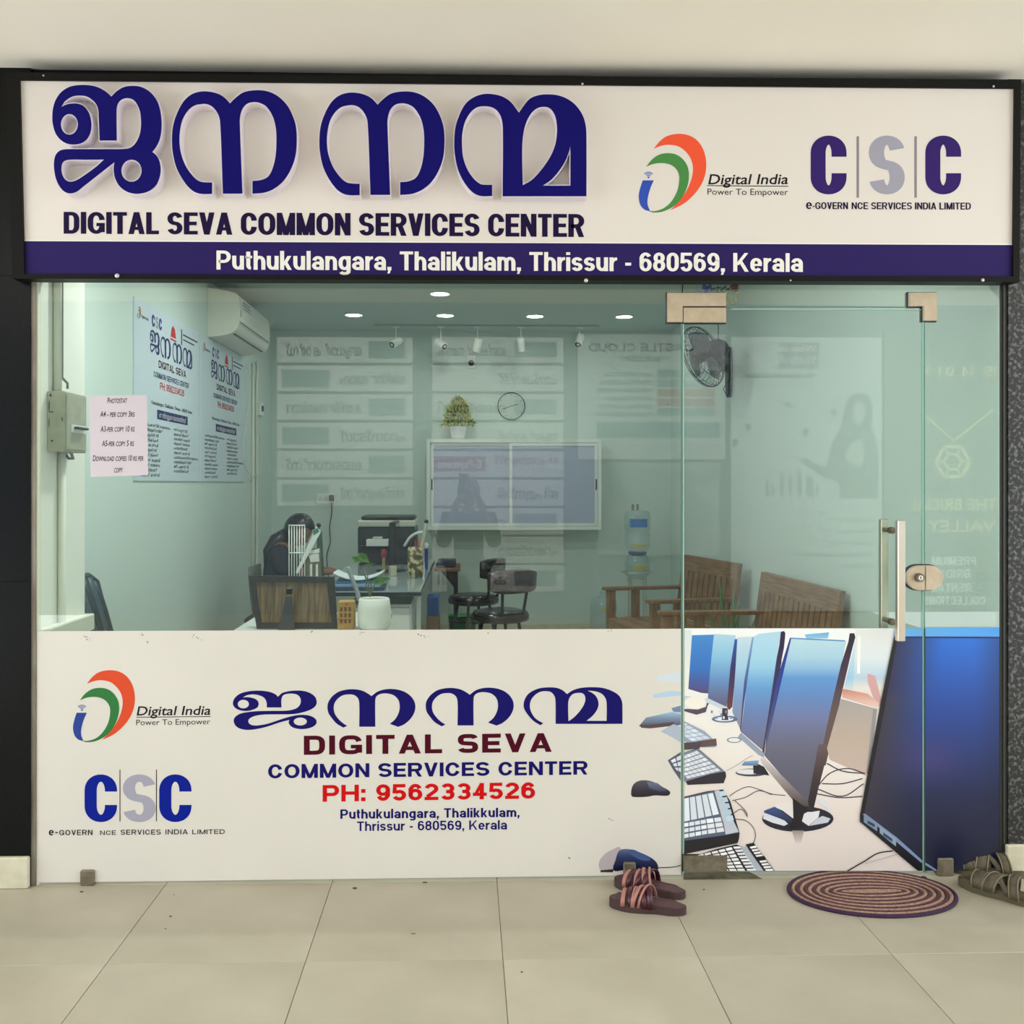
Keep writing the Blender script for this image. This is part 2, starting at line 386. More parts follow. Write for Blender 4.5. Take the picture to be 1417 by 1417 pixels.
# ------------------------------------------------------------------ stroke-drawn grotesque lettering
def glyph(c, v, h, k):
    """returns (advance width, list of 2d polygons); cap height 1"""
    A = []
    def R(a, b, c2, d): A.append([(a, b), (c2, b), (c2, d), (a, d)])
    def Q(x0, y0, x1, y1, w): A.append([(x0 - w / 2, y0), (x0 + w / 2, y0), (x1 + w / 2, y1), (x1 - w / 2, y1)])
    def P(p, closed=False):
        q = [p[0]]
        for z in p[1:]:
            if math.hypot(z[0] - q[-1][0], z[1] - q[-1][1]) > 1e-5: q.append(z)
        if closed and math.hypot(q[0][0] - q[-1][0], q[0][1] - q[-1][1]) < 1e-5: q.pop()
        n = len(q); Lf = []; Rt = []
        for i in range(n):
            a = q[i - 1] if (i > 0 or closed) else q[i]; b = q[(i + 1) % n] if (i < n - 1 or closed) else q[i]
            dx, dy = b[0] - a[0], b[1] - a[1]; l = math.hypot(dx, dy) or 1
            nx, ny = -dy / l * v / 2, dx / l * h / 2
            Lf.append((q[i][0] + nx, q[i][1] + ny)); Rt.append((q[i][0] - nx, q[i][1] - ny))
        for i in range(n if closed else n - 1):
            j = (i + 1) % n; A.append([Lf[i], Lf[j], Rt[j], Rt[i]])
    def arc(cx, cy, rx, ry, a0, a1, e=2.25):
        n = max(3, int(abs(a1 - a0) / 11)); o = []
        for i in range(n + 1):
            t = math.radians(a0 + (a1 - a0) * i / n); cs, sn = math.cos(t), math.sin(t); e = EXP
            o.append((cx + rx * math.copysign(abs(cs) ** (2 / e), cs), cy + ry * math.copysign(abs(sn) ** (2 / e), sn)))
        return o
    def bowl(l, r, b, t, a0, a1):
        rx = (r - l) / 2; ry = min((t - b) / 2, rx * 1.22); cx = (l + r) / 2; o = []
        n = max(6, int(abs(a1 - a0) / 10))
        for i in range(n + 1):
            a = a0 + (a1 - a0) * i / n; m = a % 360
            tt = math.radians(a); cs, sn = math.cos(tt), math.sin(tt); e = EXP
            x = cx + rx * math.copysign(abs(cs) ** (2 / e), cs); y = ry * math.copysign(abs(sn) ** (2 / e), sn)
            if abs(sn) < 1e-6:
                ys = [t - ry, b + ry] if abs(m - 180) < 1 else [b + ry, t - ry]
                if a1 < a0: ys.reverse()
                if i == 0: ys = ys[1:]
                if i == n: ys = ys[:1]
                o += [(x, yy) for yy in ys]
            else: o.append((x, (t - ry if sn > 0 else b + ry) + y))
        return o
    b, t = h / 2, 1 - h / 2; X = .735; xt = X - h / 2
    W = {'A': 1.0, 'C': .98, 'D': .96, 'E': .84, 'G': 1.04, 'H': .96, 'K': .98, 'L': .78, 'M': 1.12, 'N': .96, 'O': 1.04, 'P': .9, 'R': .97, 'S': .92, 'T': .84, 'V': .94, 'Y': .94, 'B': .94, 'U': .94, 'F': .8,
         'a': .74, 'e': .74, 'g': .76, 'h': .74, 'k': .74, 'm': 1.14, 'n': .74, 'r': .46, 's': .68, 't': .42, 'u': .74, 'o': .76, 'p': .76, 'd': .76, 'c': .7, 'w': 1.05, 'v': .74,
         '-': .38, ' ': .34}.get(c, .76) * k
    if c in 'Iil,:.': W = v
    if c == '1': W = .5 * k
    l, r, cx = v / 2, W - v / 2, W / 2
    EXP = 2.4 if k < .62 else (3.0 if v > .285 else 2.08)
    vd = v * (.74 if k < .62 else .95)
    def openC(yo):
        ry = min((t - b) / 2, (r - l) / 2 * 1.22)
        if t - ry > 1 - yo: p = bowl(l, r, b, t, 0, 360); return [(r, 1 - yo)] + p + [(r, yo)]
        a = math.degrees(math.asin(min(.98, max(0, ((1 - yo) - (t - ry)) / ry)) ** 1.15)); return bowl(l, r, b, t, a, 360 - a)
    def Sx(b, t, mid=.5):
        m = (b + t) / 2; ry = (t - m) / 2
        P(arc(cx, m + ry, (r - l) / 2, ry, 14, 245) + arc(cx, m - ry, (r - l) / 2, ry, 65, -166))
    if c == 'A': Q(v / 2, 0, cx, 1, v); Q(W - v / 2, 0, cx, 1, v); R(W * .24, .19, W * .76, .19 + h * .85)
    elif c == 'C': P(openC(.36))
    elif c == 'G': P(openC(.36)[:-1] + [(r, .3)]); R(W - v, .08, W, .5); R(cx * 1.02, .5 - h * .9, W, .5)
    elif c == 'D': R(0, 0, v, 1); P([(l, t)] + bowl(W - 2 * (W - v) * .62 if W > 2.2 * v else v * .6, r, b, t, 90, -90) + [(l, b)])
    elif c == 'B': R(0, 0, v, 1); P([(l, t)] + arc(W * .45, .74 - h / 4, W * .5 - v / 2, .26 - h / 4, 90, -90) + [(l, .5)]); P([(l, .5)] + arc(W * .5, .25 + h / 4, W * .5 - v / 2, .25 - h / 4, 90, -90) + [(l, b)])
    elif c == 'E': R(0, 0, v, 1); R(0, 0, W, h); R(0, 1 - h, W, 1); R(0, .5 - h / 2, W * .93, .5 + h / 2)
    elif c == 'F': R(0, 0, v, 1); R(0, 1 - h, W, 1); R(0, .48 - h / 2, W * .9, .48 + h / 2)
    elif c == 'H': R(0, 0, v, 1); R(W - v, 0, W, 1); R(0, .5 - h / 2, W, .5 + h / 2)
    elif c == 'I': R(0, 0, v, 1)
    elif c in 'Kk':
        T = .7 if c == 'k' else 1; R(0, 0, v, 1); Q(W - v * .6, T if c == 'K' else X, v * .95, T * .36, v * .95); Q(W * .44, T * .58, W - v * .52, 0, v)
    elif c == 'L': R(0, 0, v, 1); R(0, 0, W, h)
    elif c == 'M': R(0, 0, v, 1); R(W - v, 0, W, 1); Q(vd * .5, 1, cx, 0, vd); Q(W - vd * .5, 1, cx, 0, vd)
    elif c == 'N': R(0, 0, v, 1); R(W - v, 0, W, 1); Q(v / 2, 1, W - v / 2, 0, v)
    elif c in 'O0': P(bowl(l, r, b, t, 0, 360), True)
    elif c == 'U': P([(l, 1)] + bowl(l, r, b, t, 180, 360) + [(r, 1)])
    elif c in 'PR':
        R(0, 0, v, 1); m = .43 if c == 'P' else .47; ry = (t - m) / 2; ax = min(ry * 1.1, (W - v) * .6)
        P([(l, t), (r - ax, t)] + arc(r - ax, m + ry, ax, ry, 90, -90) + [(l, m)])
        if c == 'R': Q(W * .58, .45, W - v * .52, 0, v)
    elif c == 'S': Sx(b, t)
    elif c == 's': Sx(b, xt)
    elif c == 'T': R(0, 1 - h, W, 1); R(cx - v / 2, 0, cx + v / 2, 1)
    elif c == 'V': Q(v / 2, 1, cx, 0, v); Q(W - v / 2, 1, cx, 0, v)
    elif c == 'v': Q(v / 2, X, cx, 0, v); Q(W - v / 2, X, cx, 0, v)
    elif c == 'w': Q(v / 2, X, W * .29, 0, v * .9); Q(cx, X, W * .29, 0, v * .9); Q(cx, X, W * .71, 0, v * .9); Q(W - v / 2, X, W * .71, 0, v * .9)
    elif c == 'Y': Q(v / 2, 1, cx, .42, v); Q(W - v / 2, 1, cx, .42, v); R(cx - v / 2, 0, cx + v / 2, .45)
    elif c == 'a':
        ry = min(.22, (r - l) * .62)
        P(arc(cx, xt - ry, (r - l) / 2, ry, 165, 0) + [(r, 0)]); P(arc(cx * .98, .225, (r - l) / 2 * .98, .225 - b, 0, 360), True)
    elif c == 'e': P(bowl(l, r, b, xt, 0, 325)); R(v * .6, .37 - h * .4, W - v * .06, .37 + h * .35)
    elif c == 'c': P(bowl(l, r, b, xt, 38, 322))
    elif c == 'o': P(bowl(l, r, b, xt, 0, 360), True)
    elif c == 'g':
        P(bowl(l, r, b, xt, 0, 360), True); R(W - v, -.06, W, X); P(arc(cx, -.06, (r - l) / 2, .2 - b, 0, -160))
    elif c == 'p': P(bowl(l, r, b, xt, 0, 360), True); R(0, -.26, v, X)
    elif c == 'd': P(bowl(l, r, b, xt, 0, 360), True); R(W - v, 0, W, 1)
    elif c in 'hn':
        R(0, 0, v, 1 if c == 'h' else X); ry = min(.26, (r - l) * .7); P(arc(cx, xt - ry, (r - l) / 2, ry, 172, 0) + [(r, 0)])
    elif c == 'm':
        R(0, 0, v, X); g = (r - l) / 2; ry = min(.24, g * .9)
        for o in (0, g): P(arc(l + o + g / 2, xt - ry, g / 2, ry, 172, 0) + [(l + o + g, 0)])
    elif c == 'r': R(0, 0, v, X); P(arc(W * 1.02, xt - .3, W * 1.02 - l, .3, 172, 88))
    elif c == 'u': R(W - v, 0, W, X); ry = min(.26, (r - l) * .7); P([(l, X)] + arc(cx, b + ry, (r - l) / 2, ry, 180, 352))
    elif c == 't': P([(W * .42, .95)] + arc(W * .42 + (W * .6) * .7, b + .16, W * .6 * .7, .16, 180, 268)); R(0, X - h * .85, W, X)
    elif c == 'i': R(0, 0, v, X); R(0, 1 - h * .95, v, 1)
    elif c == 'l': R(0, 0, v, 1)
    elif c == ',': R(0, 0, v, h * 1.15); Q(v * .55, .01, v * .3, -.17, v * .6)
    elif c == '.': R(0, 0, v, h * 1.15)
    elif c == ':': R(0, 0, v, h * 1.15); R(0, .5, v, .5 + h * 1.15)
    elif c == '-': R(0, .3, W, .3 + h)
    elif c == '1': R(W - v, 0, W, 1); Q(W - v * .6, 1, .0 + v * .3, .72, v * .6)
    elif c == '2': P(arc(cx, .68, (r - l) / 2, .32 - b, 168, -28) + [(l + .02, h)]); R(0, 0, W, h)
    elif c == '3':
        P(arc(cx, .745 - b / 2, (r - l) / 2 * .95, .255 - b / 2, 158, -90)); P(arc(cx, .255 + b / 2, (r - l) / 2, .255 - b / 2, 90, -160)); R(cx - v * .35, .5 - h / 2, cx + .02, .5 + h / 2)
    elif c == '4': R(W - v * 1.65, 0, W - v * .65, 1); R(0, .21, W, .21 + h); Q(v * .42, .22, W - v * 1.1, 1, v * .85)
    elif c == '5': R(v * .25, 1 - h, W * .95, 1); Q(v * .62, 1, v * .5, .44, v * .9); P(arc(cx, .325, (r - l) / 2, .325 - b, 138, -160))
    elif c == '6': P(bowl(l, r, b, t, 28, 180)); P([(l, .75), (l, .3)]); P(bowl(l, r, b, .6, 0, 360), True)
    elif c == '9': P(bowl(l, r, b, t, 208, 360)); P([(r, .25), (r, .7)]); P(bowl(l, r, .4, t, 0, 360), True)
    elif c == '8': P(bowl(l + .03 * k, r - .03 * k, .5 + b * .2, t, 0, 360), True); P(bowl(l, r, b, .5 + b * .4, 0, 360), True)
    elif c == '7': R(0, 1 - h, W, 1); Q(W - v * .5, 1 - h, W * .35, 0, v)
    return W, A

def gtext(mb, s, x0, x1, yl, yr, cl, cr, v, h, mapper, sp=.1, mi=0, shear=0.0, caps2=None, off=0.0):
    """text between pixel x0..x1, baseline pixel yl..yr, cap heights cl..cr, mapped on a real plane"""
    def layout(k):
        x = 0; out = []
        for ch in s:
            sc = 1.0; c = ch
            if caps2 and ch.islower() and ch != 'e': sc = caps2; c = ch.upper()
            w, polys = glyph(c, v / sc, h / sc, k)
            out.append((x, sc, polys)); x += w * sc + sp * k ** .5
        return x - sp * k ** .5, out
    cm = (cl + cr) / 2; target = (x1 - x0) / cm
    lo, hi = .05, 4
    for _ in range(26):
        m = (lo + hi) / 2
        if layout(m)[0] > target: hi = m
        else: lo = m
    tot, out = layout(lo)
    n = 0; wi = 0
    for ch_, (gx, sc, polys) in zip(s, out):
        if ch_ == ' ': wi += 1
        for q in polys:
            P = []
            for (ux, uy) in q:
                u = (gx + ux * sc) / tot; X = x0 + (x1 - x0) * u
                Y = yl + (yr - yl) * u; C = cl + (cr - cl) * u
                P.append((X + shear * uy * sc * C, Y - uy * sc * C))
            o = off + (n % 9) * 0.00006; n += 1
            vs = [mapper(a, b, o) for a, b in P]
            mb.add(vs, [(0, 1, 2, 3)], mi); mb.w.append(wi)
    return mb
def bw(mb, m, par, name='lettering'):
    '''one part per printed word'''
    for k in sorted(set(mb.w)):
        q = MB()
        for f, w in zip(mb.f, mb.w):
            if w == k: q.add([mb.v[i] for i in f], [(0, 1, 2, 3)])
        q.build(name, m, par)

_tc = {}
def bmesh_text(body, offset=0.0, caps=False, res=3, align='LEFT', space=1.0):
    key = (body, offset, caps, align)
    if key in _tc: return _tc[key]
    c = bpy.data.curves.new('t', 'FONT'); c.body = body; c.size = 1; c.offset = offset; c.resolution_u = res
    c.align_x = align; c.space_line = space
    c.dimensions = '2D'; c.fill_mode = 'FRONT'
    if caps:
        c.small_caps_scale = .8
        for f in c.body_format: f.use_small_caps = True
    o = bpy.data.objects.new('t', c); COL.objects.link(o)
    bpy.context.view_layer.update()
    dg = bpy.context.evaluated_depsgraph_get()
    me = bpy.data.meshes.new_from_object(o.evaluated_get(dg))
    vs = [(v.co.x, v.co.y) for v in me.vertices]; fs = [tuple(p.vertices) for p in me.polygons]
    bpy.data.objects.remove(o); bpy.data.curves.remove(c); bpy.data.meshes.remove(me)
    _tc[key] = (vs, fs); return vs, fs
CAPH = .73
def btext(mb, body, x0, x1, yl, yr, cap, mapper, offset=0.0, mi=0, shear=0.0, off=0.0, caps=False, smear=0.0, fit=True, align='LEFT', xs=1.0, space=1.0, flip=False):
    vs, fs = bmesh_text(body, offset, caps, 3, align, space)
    if not vs: return mb
    mx = max(v[0] for v in vs); mn = min(v[0] for v in vs)
    k = cap / CAPH
    kx = (x1 - x0) / (mx - mn) if fit else k * xs
    reps = [0.0] if not smear else [-smear, 0.0, smear]
    for i, sm in enumerate(reps):
        out = []
        for (a, b) in vs:
            X = x0 + ((a - mn) * kx if fit else a * kx) + sm
            u = (X - x0) / ((x1 - x0) or 1) if fit else 0
            Y = yl + (yr - yl) * u - b * k
            out.append(mapper(X + shear * b * k, Y, off + i * .00007))
        mb.add(out, fs, mi)
    return mb
# ------------------------------------------------------------------ materials used
M = {}
M['white_wall'] = mat('painted_wall', (206, 219, 211), .75)
M['ceil_out'] = mat('ceiling_paint', (236, 229, 212), .85, rgb2=(240, 234, 219), scale=1.2, bump=.06, bscale=22)
M['ceil_in'] = mat('office_ceiling_paint', (184, 198, 190), .8)
M['tile'] = mat('beige_floor_tile', (166, 159, 138), .45, rgb2=(180, 173, 154), scale=3.0, detail=6, bump=.02, bscale=90)
M['tile2'] = mat('beige_floor_tile_dusty', (161, 154, 134), .48, rgb2=(176, 169, 150), scale=2.2, detail=6, bump=.02, bscale=90)
M['grout'] = mat('dark_grout', (110, 100, 84), .9)
M['black_granite'] = mat('polished_black_granite', (7, 9, 9), .3, rgb2=(18, 20, 20), scale=70, lo=.5, hi=.8, spec=.2)
M['granite'] = mat('speckled_granite', (26, 26, 26), .4, rgb2=(100, 100, 96), scale=72, detail=3, lo=.5, hi=.66)
M['skirt'] = mat('cream_skirting_stone', (206, 202, 178), .55, rgb2=(190, 184, 158), scale=14)
M['blackframe'] = mat('black_powder_coat', (17, 16, 14), .5, spec=.15)
M['alu'] = mat('weathered_aluminium', (112, 102, 90), .5, metal=.4, rgb2=(150, 144, 132), scale=18, stretch=(1, 1, .2))
M['darkchan'] = mat('dark_channel', (44, 46, 42), .45)
M['sign_white'] = mat('sign_acrylic_white', (228, 220, 212), .38, rgb2=(224, 217, 209), scale=1.0)
M['sign_blue'] = mat('sign_band_violet_blue', (40, 26, 90), .5, spec=.15)
M['letter_blue'] = mat('raised_letter_blue', (12, 5, 100), .5, spec=.12)
M['letter_side'] = mat('raised_letter_white_side', (232, 224, 232), .4)
M['ink_dark'] = mat('print_dark_violet', (28, 14, 58), .5, spec=.12)
M['ink_navy'] = mat('print_navy', (20, 14, 96), .5, spec=.12)
M['ink_white'] = mat('print_white', (240, 236, 228), .4)
M['ink_maroon'] = mat('print_maroon', (74, 4, 28), .5, spec=.12)
M['ink_red'] = mat('print_red', (200, 12, 16), .5, spec=.12)
M['ink_grey'] = mat('print_lilac_grey', (158, 156, 172), .4)
M['ink_greybar'] = mat('print_warm_grey', (138, 128, 138), .4)
M['ink_black'] = mat('print_black', (34, 30, 34), .5, spec=.12)
M['csc_top'] = mat('print_violet', (52, 32, 104), .5, spec=.12)
M['csc_low'] = mat('print_royal_blue', (4, 28, 138), .5, spec=.12)
M['orange'] = mat('print_orange', (240, 78, 34), .4)
M['orange2'] = mat('print_orange_deep', (212, 66, 16), .4)
M['green'] = mat('print_green', (62, 134, 58), .4)
M['green2'] = mat('print_green_deep', (28, 112, 46), .4)
M['blue'] = mat('print_blue', (18, 70, 178), .4)
M['blue2'] = mat('print_blue_deep', (8, 52, 140), .4)
M['film'] = mat('white_vinyl_film', (216, 212, 202), .28, rgb2=(212, 208, 199), scale=2.0)
M['steel'] = mat('brushed_champagne_steel', (194, 178, 154), .42, metal=.4, rgb2=(182, 166, 140), scale=30)
M['steel_edge'] = mat('bright_steel_edge', (235, 228, 215), .25, metal=.6)
M['steel_old'] = mat('dull_steel_clamp', (128, 120, 102), .5, metal=.45, rgb2=(106, 98, 80), scale=40)
M['satin'] = mat('satin_steel_bar', (200, 188, 168), .3, metal=.75, rgb2=(216, 206, 190), scale=12, stretch=(1, 1, .15))
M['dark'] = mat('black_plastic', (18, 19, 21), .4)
M['glass'] = glass_mat('clear_green_glass', (.895, .94, .915), .04, 0.0, smudge=.012)
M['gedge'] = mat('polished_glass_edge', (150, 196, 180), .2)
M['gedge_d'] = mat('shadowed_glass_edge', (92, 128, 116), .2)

# ------------------------------------------------------------------ key places
XL, XR = at(50, 700, 0).x, at(1383, 700, 0).x
CEIL = 2.92
ZTOP = 2.92
# ------------------------------------------------------------------ outside floor
fl = MB(); fl.box((-4.2, -8.2, -.06), (4.6, 6.1, -.0045))
floor = struct('floor', fl, M['grout'])
T = .6
x0s = at(687.5, 1218, 0).x
meshes = []
for k in range(4):
    m_ = MB(); e = .0009
    m_.box((e, e, -.006), (T - e, T - e, 0), bev=.0012)
    o = m_.build('tile', M['tile'] if k % 2 else M['tile2']); meshes.append(o.data); bpy.data.objects.remove(o)
for i in range(-7, 7):
    for j in range(-9, 1):
        if j == 0: continue
        o = bpy.data.objects.new('tile', meshes[random.randrange(4)]); COL.objects.link(o)
        o.parent = floor
        o.location = (x0s + i * T, -.008 + j * T, random.uniform(-.0003, .0003))
# strip of cut tiles under the glass line
stp = MB()
for i in range(-7, 7):
    s_ = MB(); s_.box((x0s + i * T + .001, -.0065, -.006), (x0s + (i + 1) * T - .001, .03, 0), bev=.001)
    s_.build('threshold_tile', M['tile2'], floor)
inn = MB(); inn.box((-2.2, .031, -.006), (2.2, 6.0, 0)); inn.build('office_floor', mat('office_vitrified_floor', (196, 192, 180), .25), floor)

# ------------------------------------------------------------------ ceiling / walls
c = MB(); c.box((-4.2, -4.6, 2.95), (4.6, .35, 3.1)); struct('ceiling', c, M['ceil_out'])
c = MB(); c.box((-1.95, .02, CEIL), (2.1, 6.05, CEIL + .03)); struct('ceiling', c, M['ceil_in'])
c = MB(); c.box((-2.0, .004, at(700, 380, 0).z), (2.15, .10, 2.95)); struct('wall_front', c, M['blackframe'])
XWL, XWR, YB = -1.86, 1.98, 5.95
c = MB(); c.box((XWL - .12, .47, 0), (XWL, 6.05, CEIL)); struct('wall_left', c, M['white_wall'])
c = MB(); c.box((XWR, .0, 0), (XWR + .12, 6.05, CEIL)); struct('wall_right', c, M['white_wall'])
c = MB(); c.box((XWL, YB, 0), (XWR, YB + .1, CEIL)); struct('wall_back', c, M['white_wall'])
c = MB(); c.box((-2.4, .014, 0), (XL - .004, .47, CEIL)); struct('wall_left', c, mat('pier_paint', (238, 238, 226), .7)).name = 'wall_left_pier'
bl = MB(); bl.box((XWL, YB - .012, 0), (XWR, YB, .1)); struct('baseboard_back', bl, M['skirt'])
# black granite jambs
xg = at(44, 700, 0).x
c = MB()
for zz in ((0, 1.1), (1.1, 2.2), (2.2, 2.95)): c.box((-4.2, -.012, zz[0] + .0006), (xg, .2, zz[1] - .0006))
c.box((-4.2, .0, 0), (xg - .001, .19, 2.95))
struct('wall_left_jamb', c, M['black_granite'])
xr = at(1393, 700, 0).x
c = MB(); c.box((xr, -.012, 0), (4.6, .2, 2.95)); struct('wall_right_jamb', c, M['granite'])
p = at(0, 1187, -.03); q = at(39, 1227, -.03)
c = MB(); c.box((-4.2, -.034, 0), (q.x, -.011, p.z), bev=.004); struct('baseboard_left', c, M['skirt'])
p = at(1394, 1170, -.03)
c = MB(); c.box((p.x, -.03, 0), (4.6, -.011, p.z), bev=.004); struct('baseboard_right', c, M['skirt'])
# side channels
zt = at(700, 379, 0).z
c = MB(); c.box((xg, -.006, 0), (at(50.5, 700, 0).x, .02, zt)); c.box((at(50.5, 700, 0).x, .0, .0), (at(53, 700, 0).x, .02, zt), 1)
struct('trim_1', c, [M['alu'], mat('white_sealant', (226, 224, 208), .6)])
c = MB(); c.box((at(1383, 700, 0).x, -.004, 0), (xr, .03, zt)); c.box((at(1386.5, 700, 0).x, -.010, 0), (at(1389, 700, 0).x, -.003, zt))
struct('trim_2', c, M['darkchan'])

# ------------------------------------------------------------------ glazing
GT = .010
def pane(name, xa, xb, za, zb, parent=None):
    m_ = MB(); m_.box((xa, 0, za), (xb, GT, zb)); o = m_.build(name, M['glass'], parent); return o
xd0, xd1 = at(944.5, 800, 0).x, at(1277, 800, 0).x
ztr = at(943, 424.5, 0).z
zdt, zdb = at(943, 427, 0).z, at(1100, 1206, 0).z
w1 = sroot('window_1'); w2 = sroot('window_2'); w3 = sroot('window_3'); d1 = sroot('door_1')
pane('pane', XL, xd0 - .003, .012, zt, w1)
pane('pane', xd1 + .004, XR, .012, ztr - .0, w2)
pane('pane', xd0 - .001, XR, ztr + .002, zt, w3)
pane('pane', xd0, xd1, zdb, zdt, d1)
def strip(name, a, b, m, par):
    m_ = MB(); m_.box(a, b); return m_.build(name, m, par)
strip('glass_edge', (xd0 + .0005, -.0015, zdb), (xd0 + .005, GT + .001, zdt), M['gedge'], d1)
strip('glass_edge', (xd1 - .001, -.0015, zdb), (xd1 + .003, GT + .001, zdt), M['gedge'], d1)
strip('glass_edge', (xd0 + .18, -.001, zdt - .002), (xd1, GT + .001, zdt + .001), M['gedge'], d1)
strip('glass_edge', (xd0 - .004, -.0016, .012), (xd0 - .0012, GT, ztr), M['gedge_d'], w1)
strip('glass_edge', (xd0 - .002, -.001, ztr), (xd0 + .002, GT, zt), M['dark'], w1)
strip('glass_edge', (xd0 + .2, -.001, ztr + .001), (xd1 - .05, GT, ztr + .004), M['gedge_d'], w3)
strip('glass_edge', (xd1 + .005, -.0016, .012), (xd1 + .014, GT, at(1280, 870, 0).z), M['gedge_d'], w2)
strip('glass_edge', (xd1 + .004, -.0016, at(1280, 870, 0).z), (xd1 + .007, GT, ztr), M['gedge_d'], w2)

# fittings -------------------------------------------------------------------------------
def patch(poly, name, par, y0=-.016, y1=.026, m=None):
    P = [at(a, b, -.016) for a, b in poly]
    mb = MB()
    f = lambda Y, k=0: (lambda a, b: at(a, b, -.016) + Vector((0, Y + .016, 0)))
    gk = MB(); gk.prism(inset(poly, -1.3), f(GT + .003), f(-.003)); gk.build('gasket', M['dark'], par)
    mb.prism(poly, f(y1), f(y0 + .002), 0, mi_side=1)
    cx = sum(a for a, b in poly) / len(poly); 
    ins = inset(poly, .7)
    mb.prism(ins, f(y0 + .002), f(y0), 0, mi_side=1)
    return mb.build(name, m or [M['steel'], M['steel_edge']], par)
def inset(poly, d):
    n = len(poly); out = []
    ar = sum(poly[i][0] * poly[(i + 1) % n][1] - poly[(i + 1) % n][0] * poly[i][1] for i in range(n))
    sg = 1 if ar > 0 else -1
    for i in range(n):
        a, b, c_ = poly[i - 1], poly[i], poly[(i + 1) % n]
        d1_ = (b[0] - a[0], b[1] - a[1]); d2_ = (c_[0] - b[0], c_[1] - b[1])
        l1 = math.hypot(*d1_) or 1; l2 = math.hypot(*d2_) or 1
        n1 = (-d1_[1] / l1 * sg, d1_[0] / l1 * sg); n2 = (-d2_[1] / l2 * sg, d2_[0] / l2 * sg)
        k = 1 + n1[0] * n2[0] + n1[1] * n2[1]; k = max(k, .35)
        out.append((b[0] + (n1[0] + n2[0]) / k * d, b[1] + (n1[1] + n2[1]) / k * d))
    return out
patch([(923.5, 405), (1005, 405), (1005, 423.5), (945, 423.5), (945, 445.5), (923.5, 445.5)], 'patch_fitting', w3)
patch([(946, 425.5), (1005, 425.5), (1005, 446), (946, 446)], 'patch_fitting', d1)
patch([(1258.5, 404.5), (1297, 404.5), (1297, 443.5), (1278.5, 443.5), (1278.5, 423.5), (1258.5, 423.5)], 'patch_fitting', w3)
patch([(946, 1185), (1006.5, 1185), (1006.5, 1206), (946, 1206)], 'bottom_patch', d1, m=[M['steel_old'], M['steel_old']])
for (a, b, c_, d_, w_) in ((110.5, 1205, 130, 1221, w1), (863, 1194, 880, 1213, w1), (1298, 1188, 1320, 1206, w2), (1354, 1188, 1372, 1206, w2)):
    P0 = at(a, b, -.012); P1 = at(c_, d_, -.012)
    m_ = MB(); m_.box((P0.x, -.014, .0), (P1.x, .026, P0.z), bev=.004); m_.build('floor_clamp', M['steel_old'], w_)
a_ = atz(946, 1217); b_ = atz(1052, 1217)
m_ = MB(); m_.prism([(946, 1217.5), (1054, 1216.5), (1036, 1207), (946, 1207)], lambda a, b: atz(a, b) , lambda a, b: atz(a, b) + Vector((0, 0, .003)))
m_.build('floor_spring_plate', mat('worn_steel_plate', (120, 112, 90), .5, metal=.4, rgb2=(90, 82, 62), scale=25), d1)
# handle: square bars outside and inside with stand-offs
hp = sroot('door_handle'); bpy.data.objects.remove(hp)
z0, z1 = at(1246, 887, -.07).z, at(1246, 720, -.07).z
xa, xb = at(1240.5, 800, -.07).x, at(1251, 800, -.07).x
hb = MB(); hb.box((xa, -.083, z0), (xb, -.057, z1), bev=.0022)
hb = hb.build('handle', M['satin'], d1)
ib = MB(); ib.box((xa, .062, z0), (xb, .088, z1), bev=.0022); ib.build('inner_bar', M['satin'], hb)
for zz in (z0 + .06, z1 - .04):
    s_ = MB(); xm = (xa + xb) / 2
    s_.cyl((xm, -.06, zz), (xm, 0, zz), .009, n=14); s_.cyl((xm, -.004, zz), (xm, -.0005, zz), .013, n=16)
    s_.cyl((xm, GT, zz), (xm, .064, zz), .009, n=14); s_.cyl((xm, GT, zz), (xm, .014, zz), .013, n=16)
    s_.build('standoff', M['steel_old'], hb)
# lock: two halves of a stadium
def stadium(x0, x1, y0, y1, right):
    r = (y1 - y0) / 2; cy = (y0 + y1) / 2; o = []
    if right:
        o = [(x0, y0)] + [(x1 - r + r * math.sin(PI * i / 14), cy - r * math.cos(PI * i / 14)) for i in range(15)] + [(x0, y1)]
    else:
        o = [(x1, y1)] + [(x0 + r - r * math.sin(PI * i / 14), cy + r * math.cos(PI * i / 14)) for i in range(15)] + [(x1, y0)]
    return o
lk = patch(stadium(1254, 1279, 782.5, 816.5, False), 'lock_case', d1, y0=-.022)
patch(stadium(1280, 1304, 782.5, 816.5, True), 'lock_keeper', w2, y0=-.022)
kc = at(1271.5, 799, -.022)
k_ = MB(); k_.cyl(kc, kc + Vector((0, -.014, 0)), .0165, .0155, n=20); k_.build('lock_cylinder', M['steel_old'], lk)
k_ = MB(); k_.cyl(kc + Vector((0, -.0142, 0)), kc + Vector((0, -.017, 0)), .009, n=16); k_.box(kc + Vector((-.0012, -.0185, -.005)), kc + Vector((.0012, -.017, .005)), 1); k_.build('keyhole', [M['steel_edge'], M['dark']], lk)

# ------------------------------------------------------------------ vinyl film on the fixed pane
f_ = MB(); f_.prism([(51, 873.5), (942.5, 870), (942.5, 1210.5), (51, 1221.5)], lambda a, b: at(a, b, -.0001), lambda a, b: film(a, b))
FILM = f_.build('printed_film', M['film'], w1)
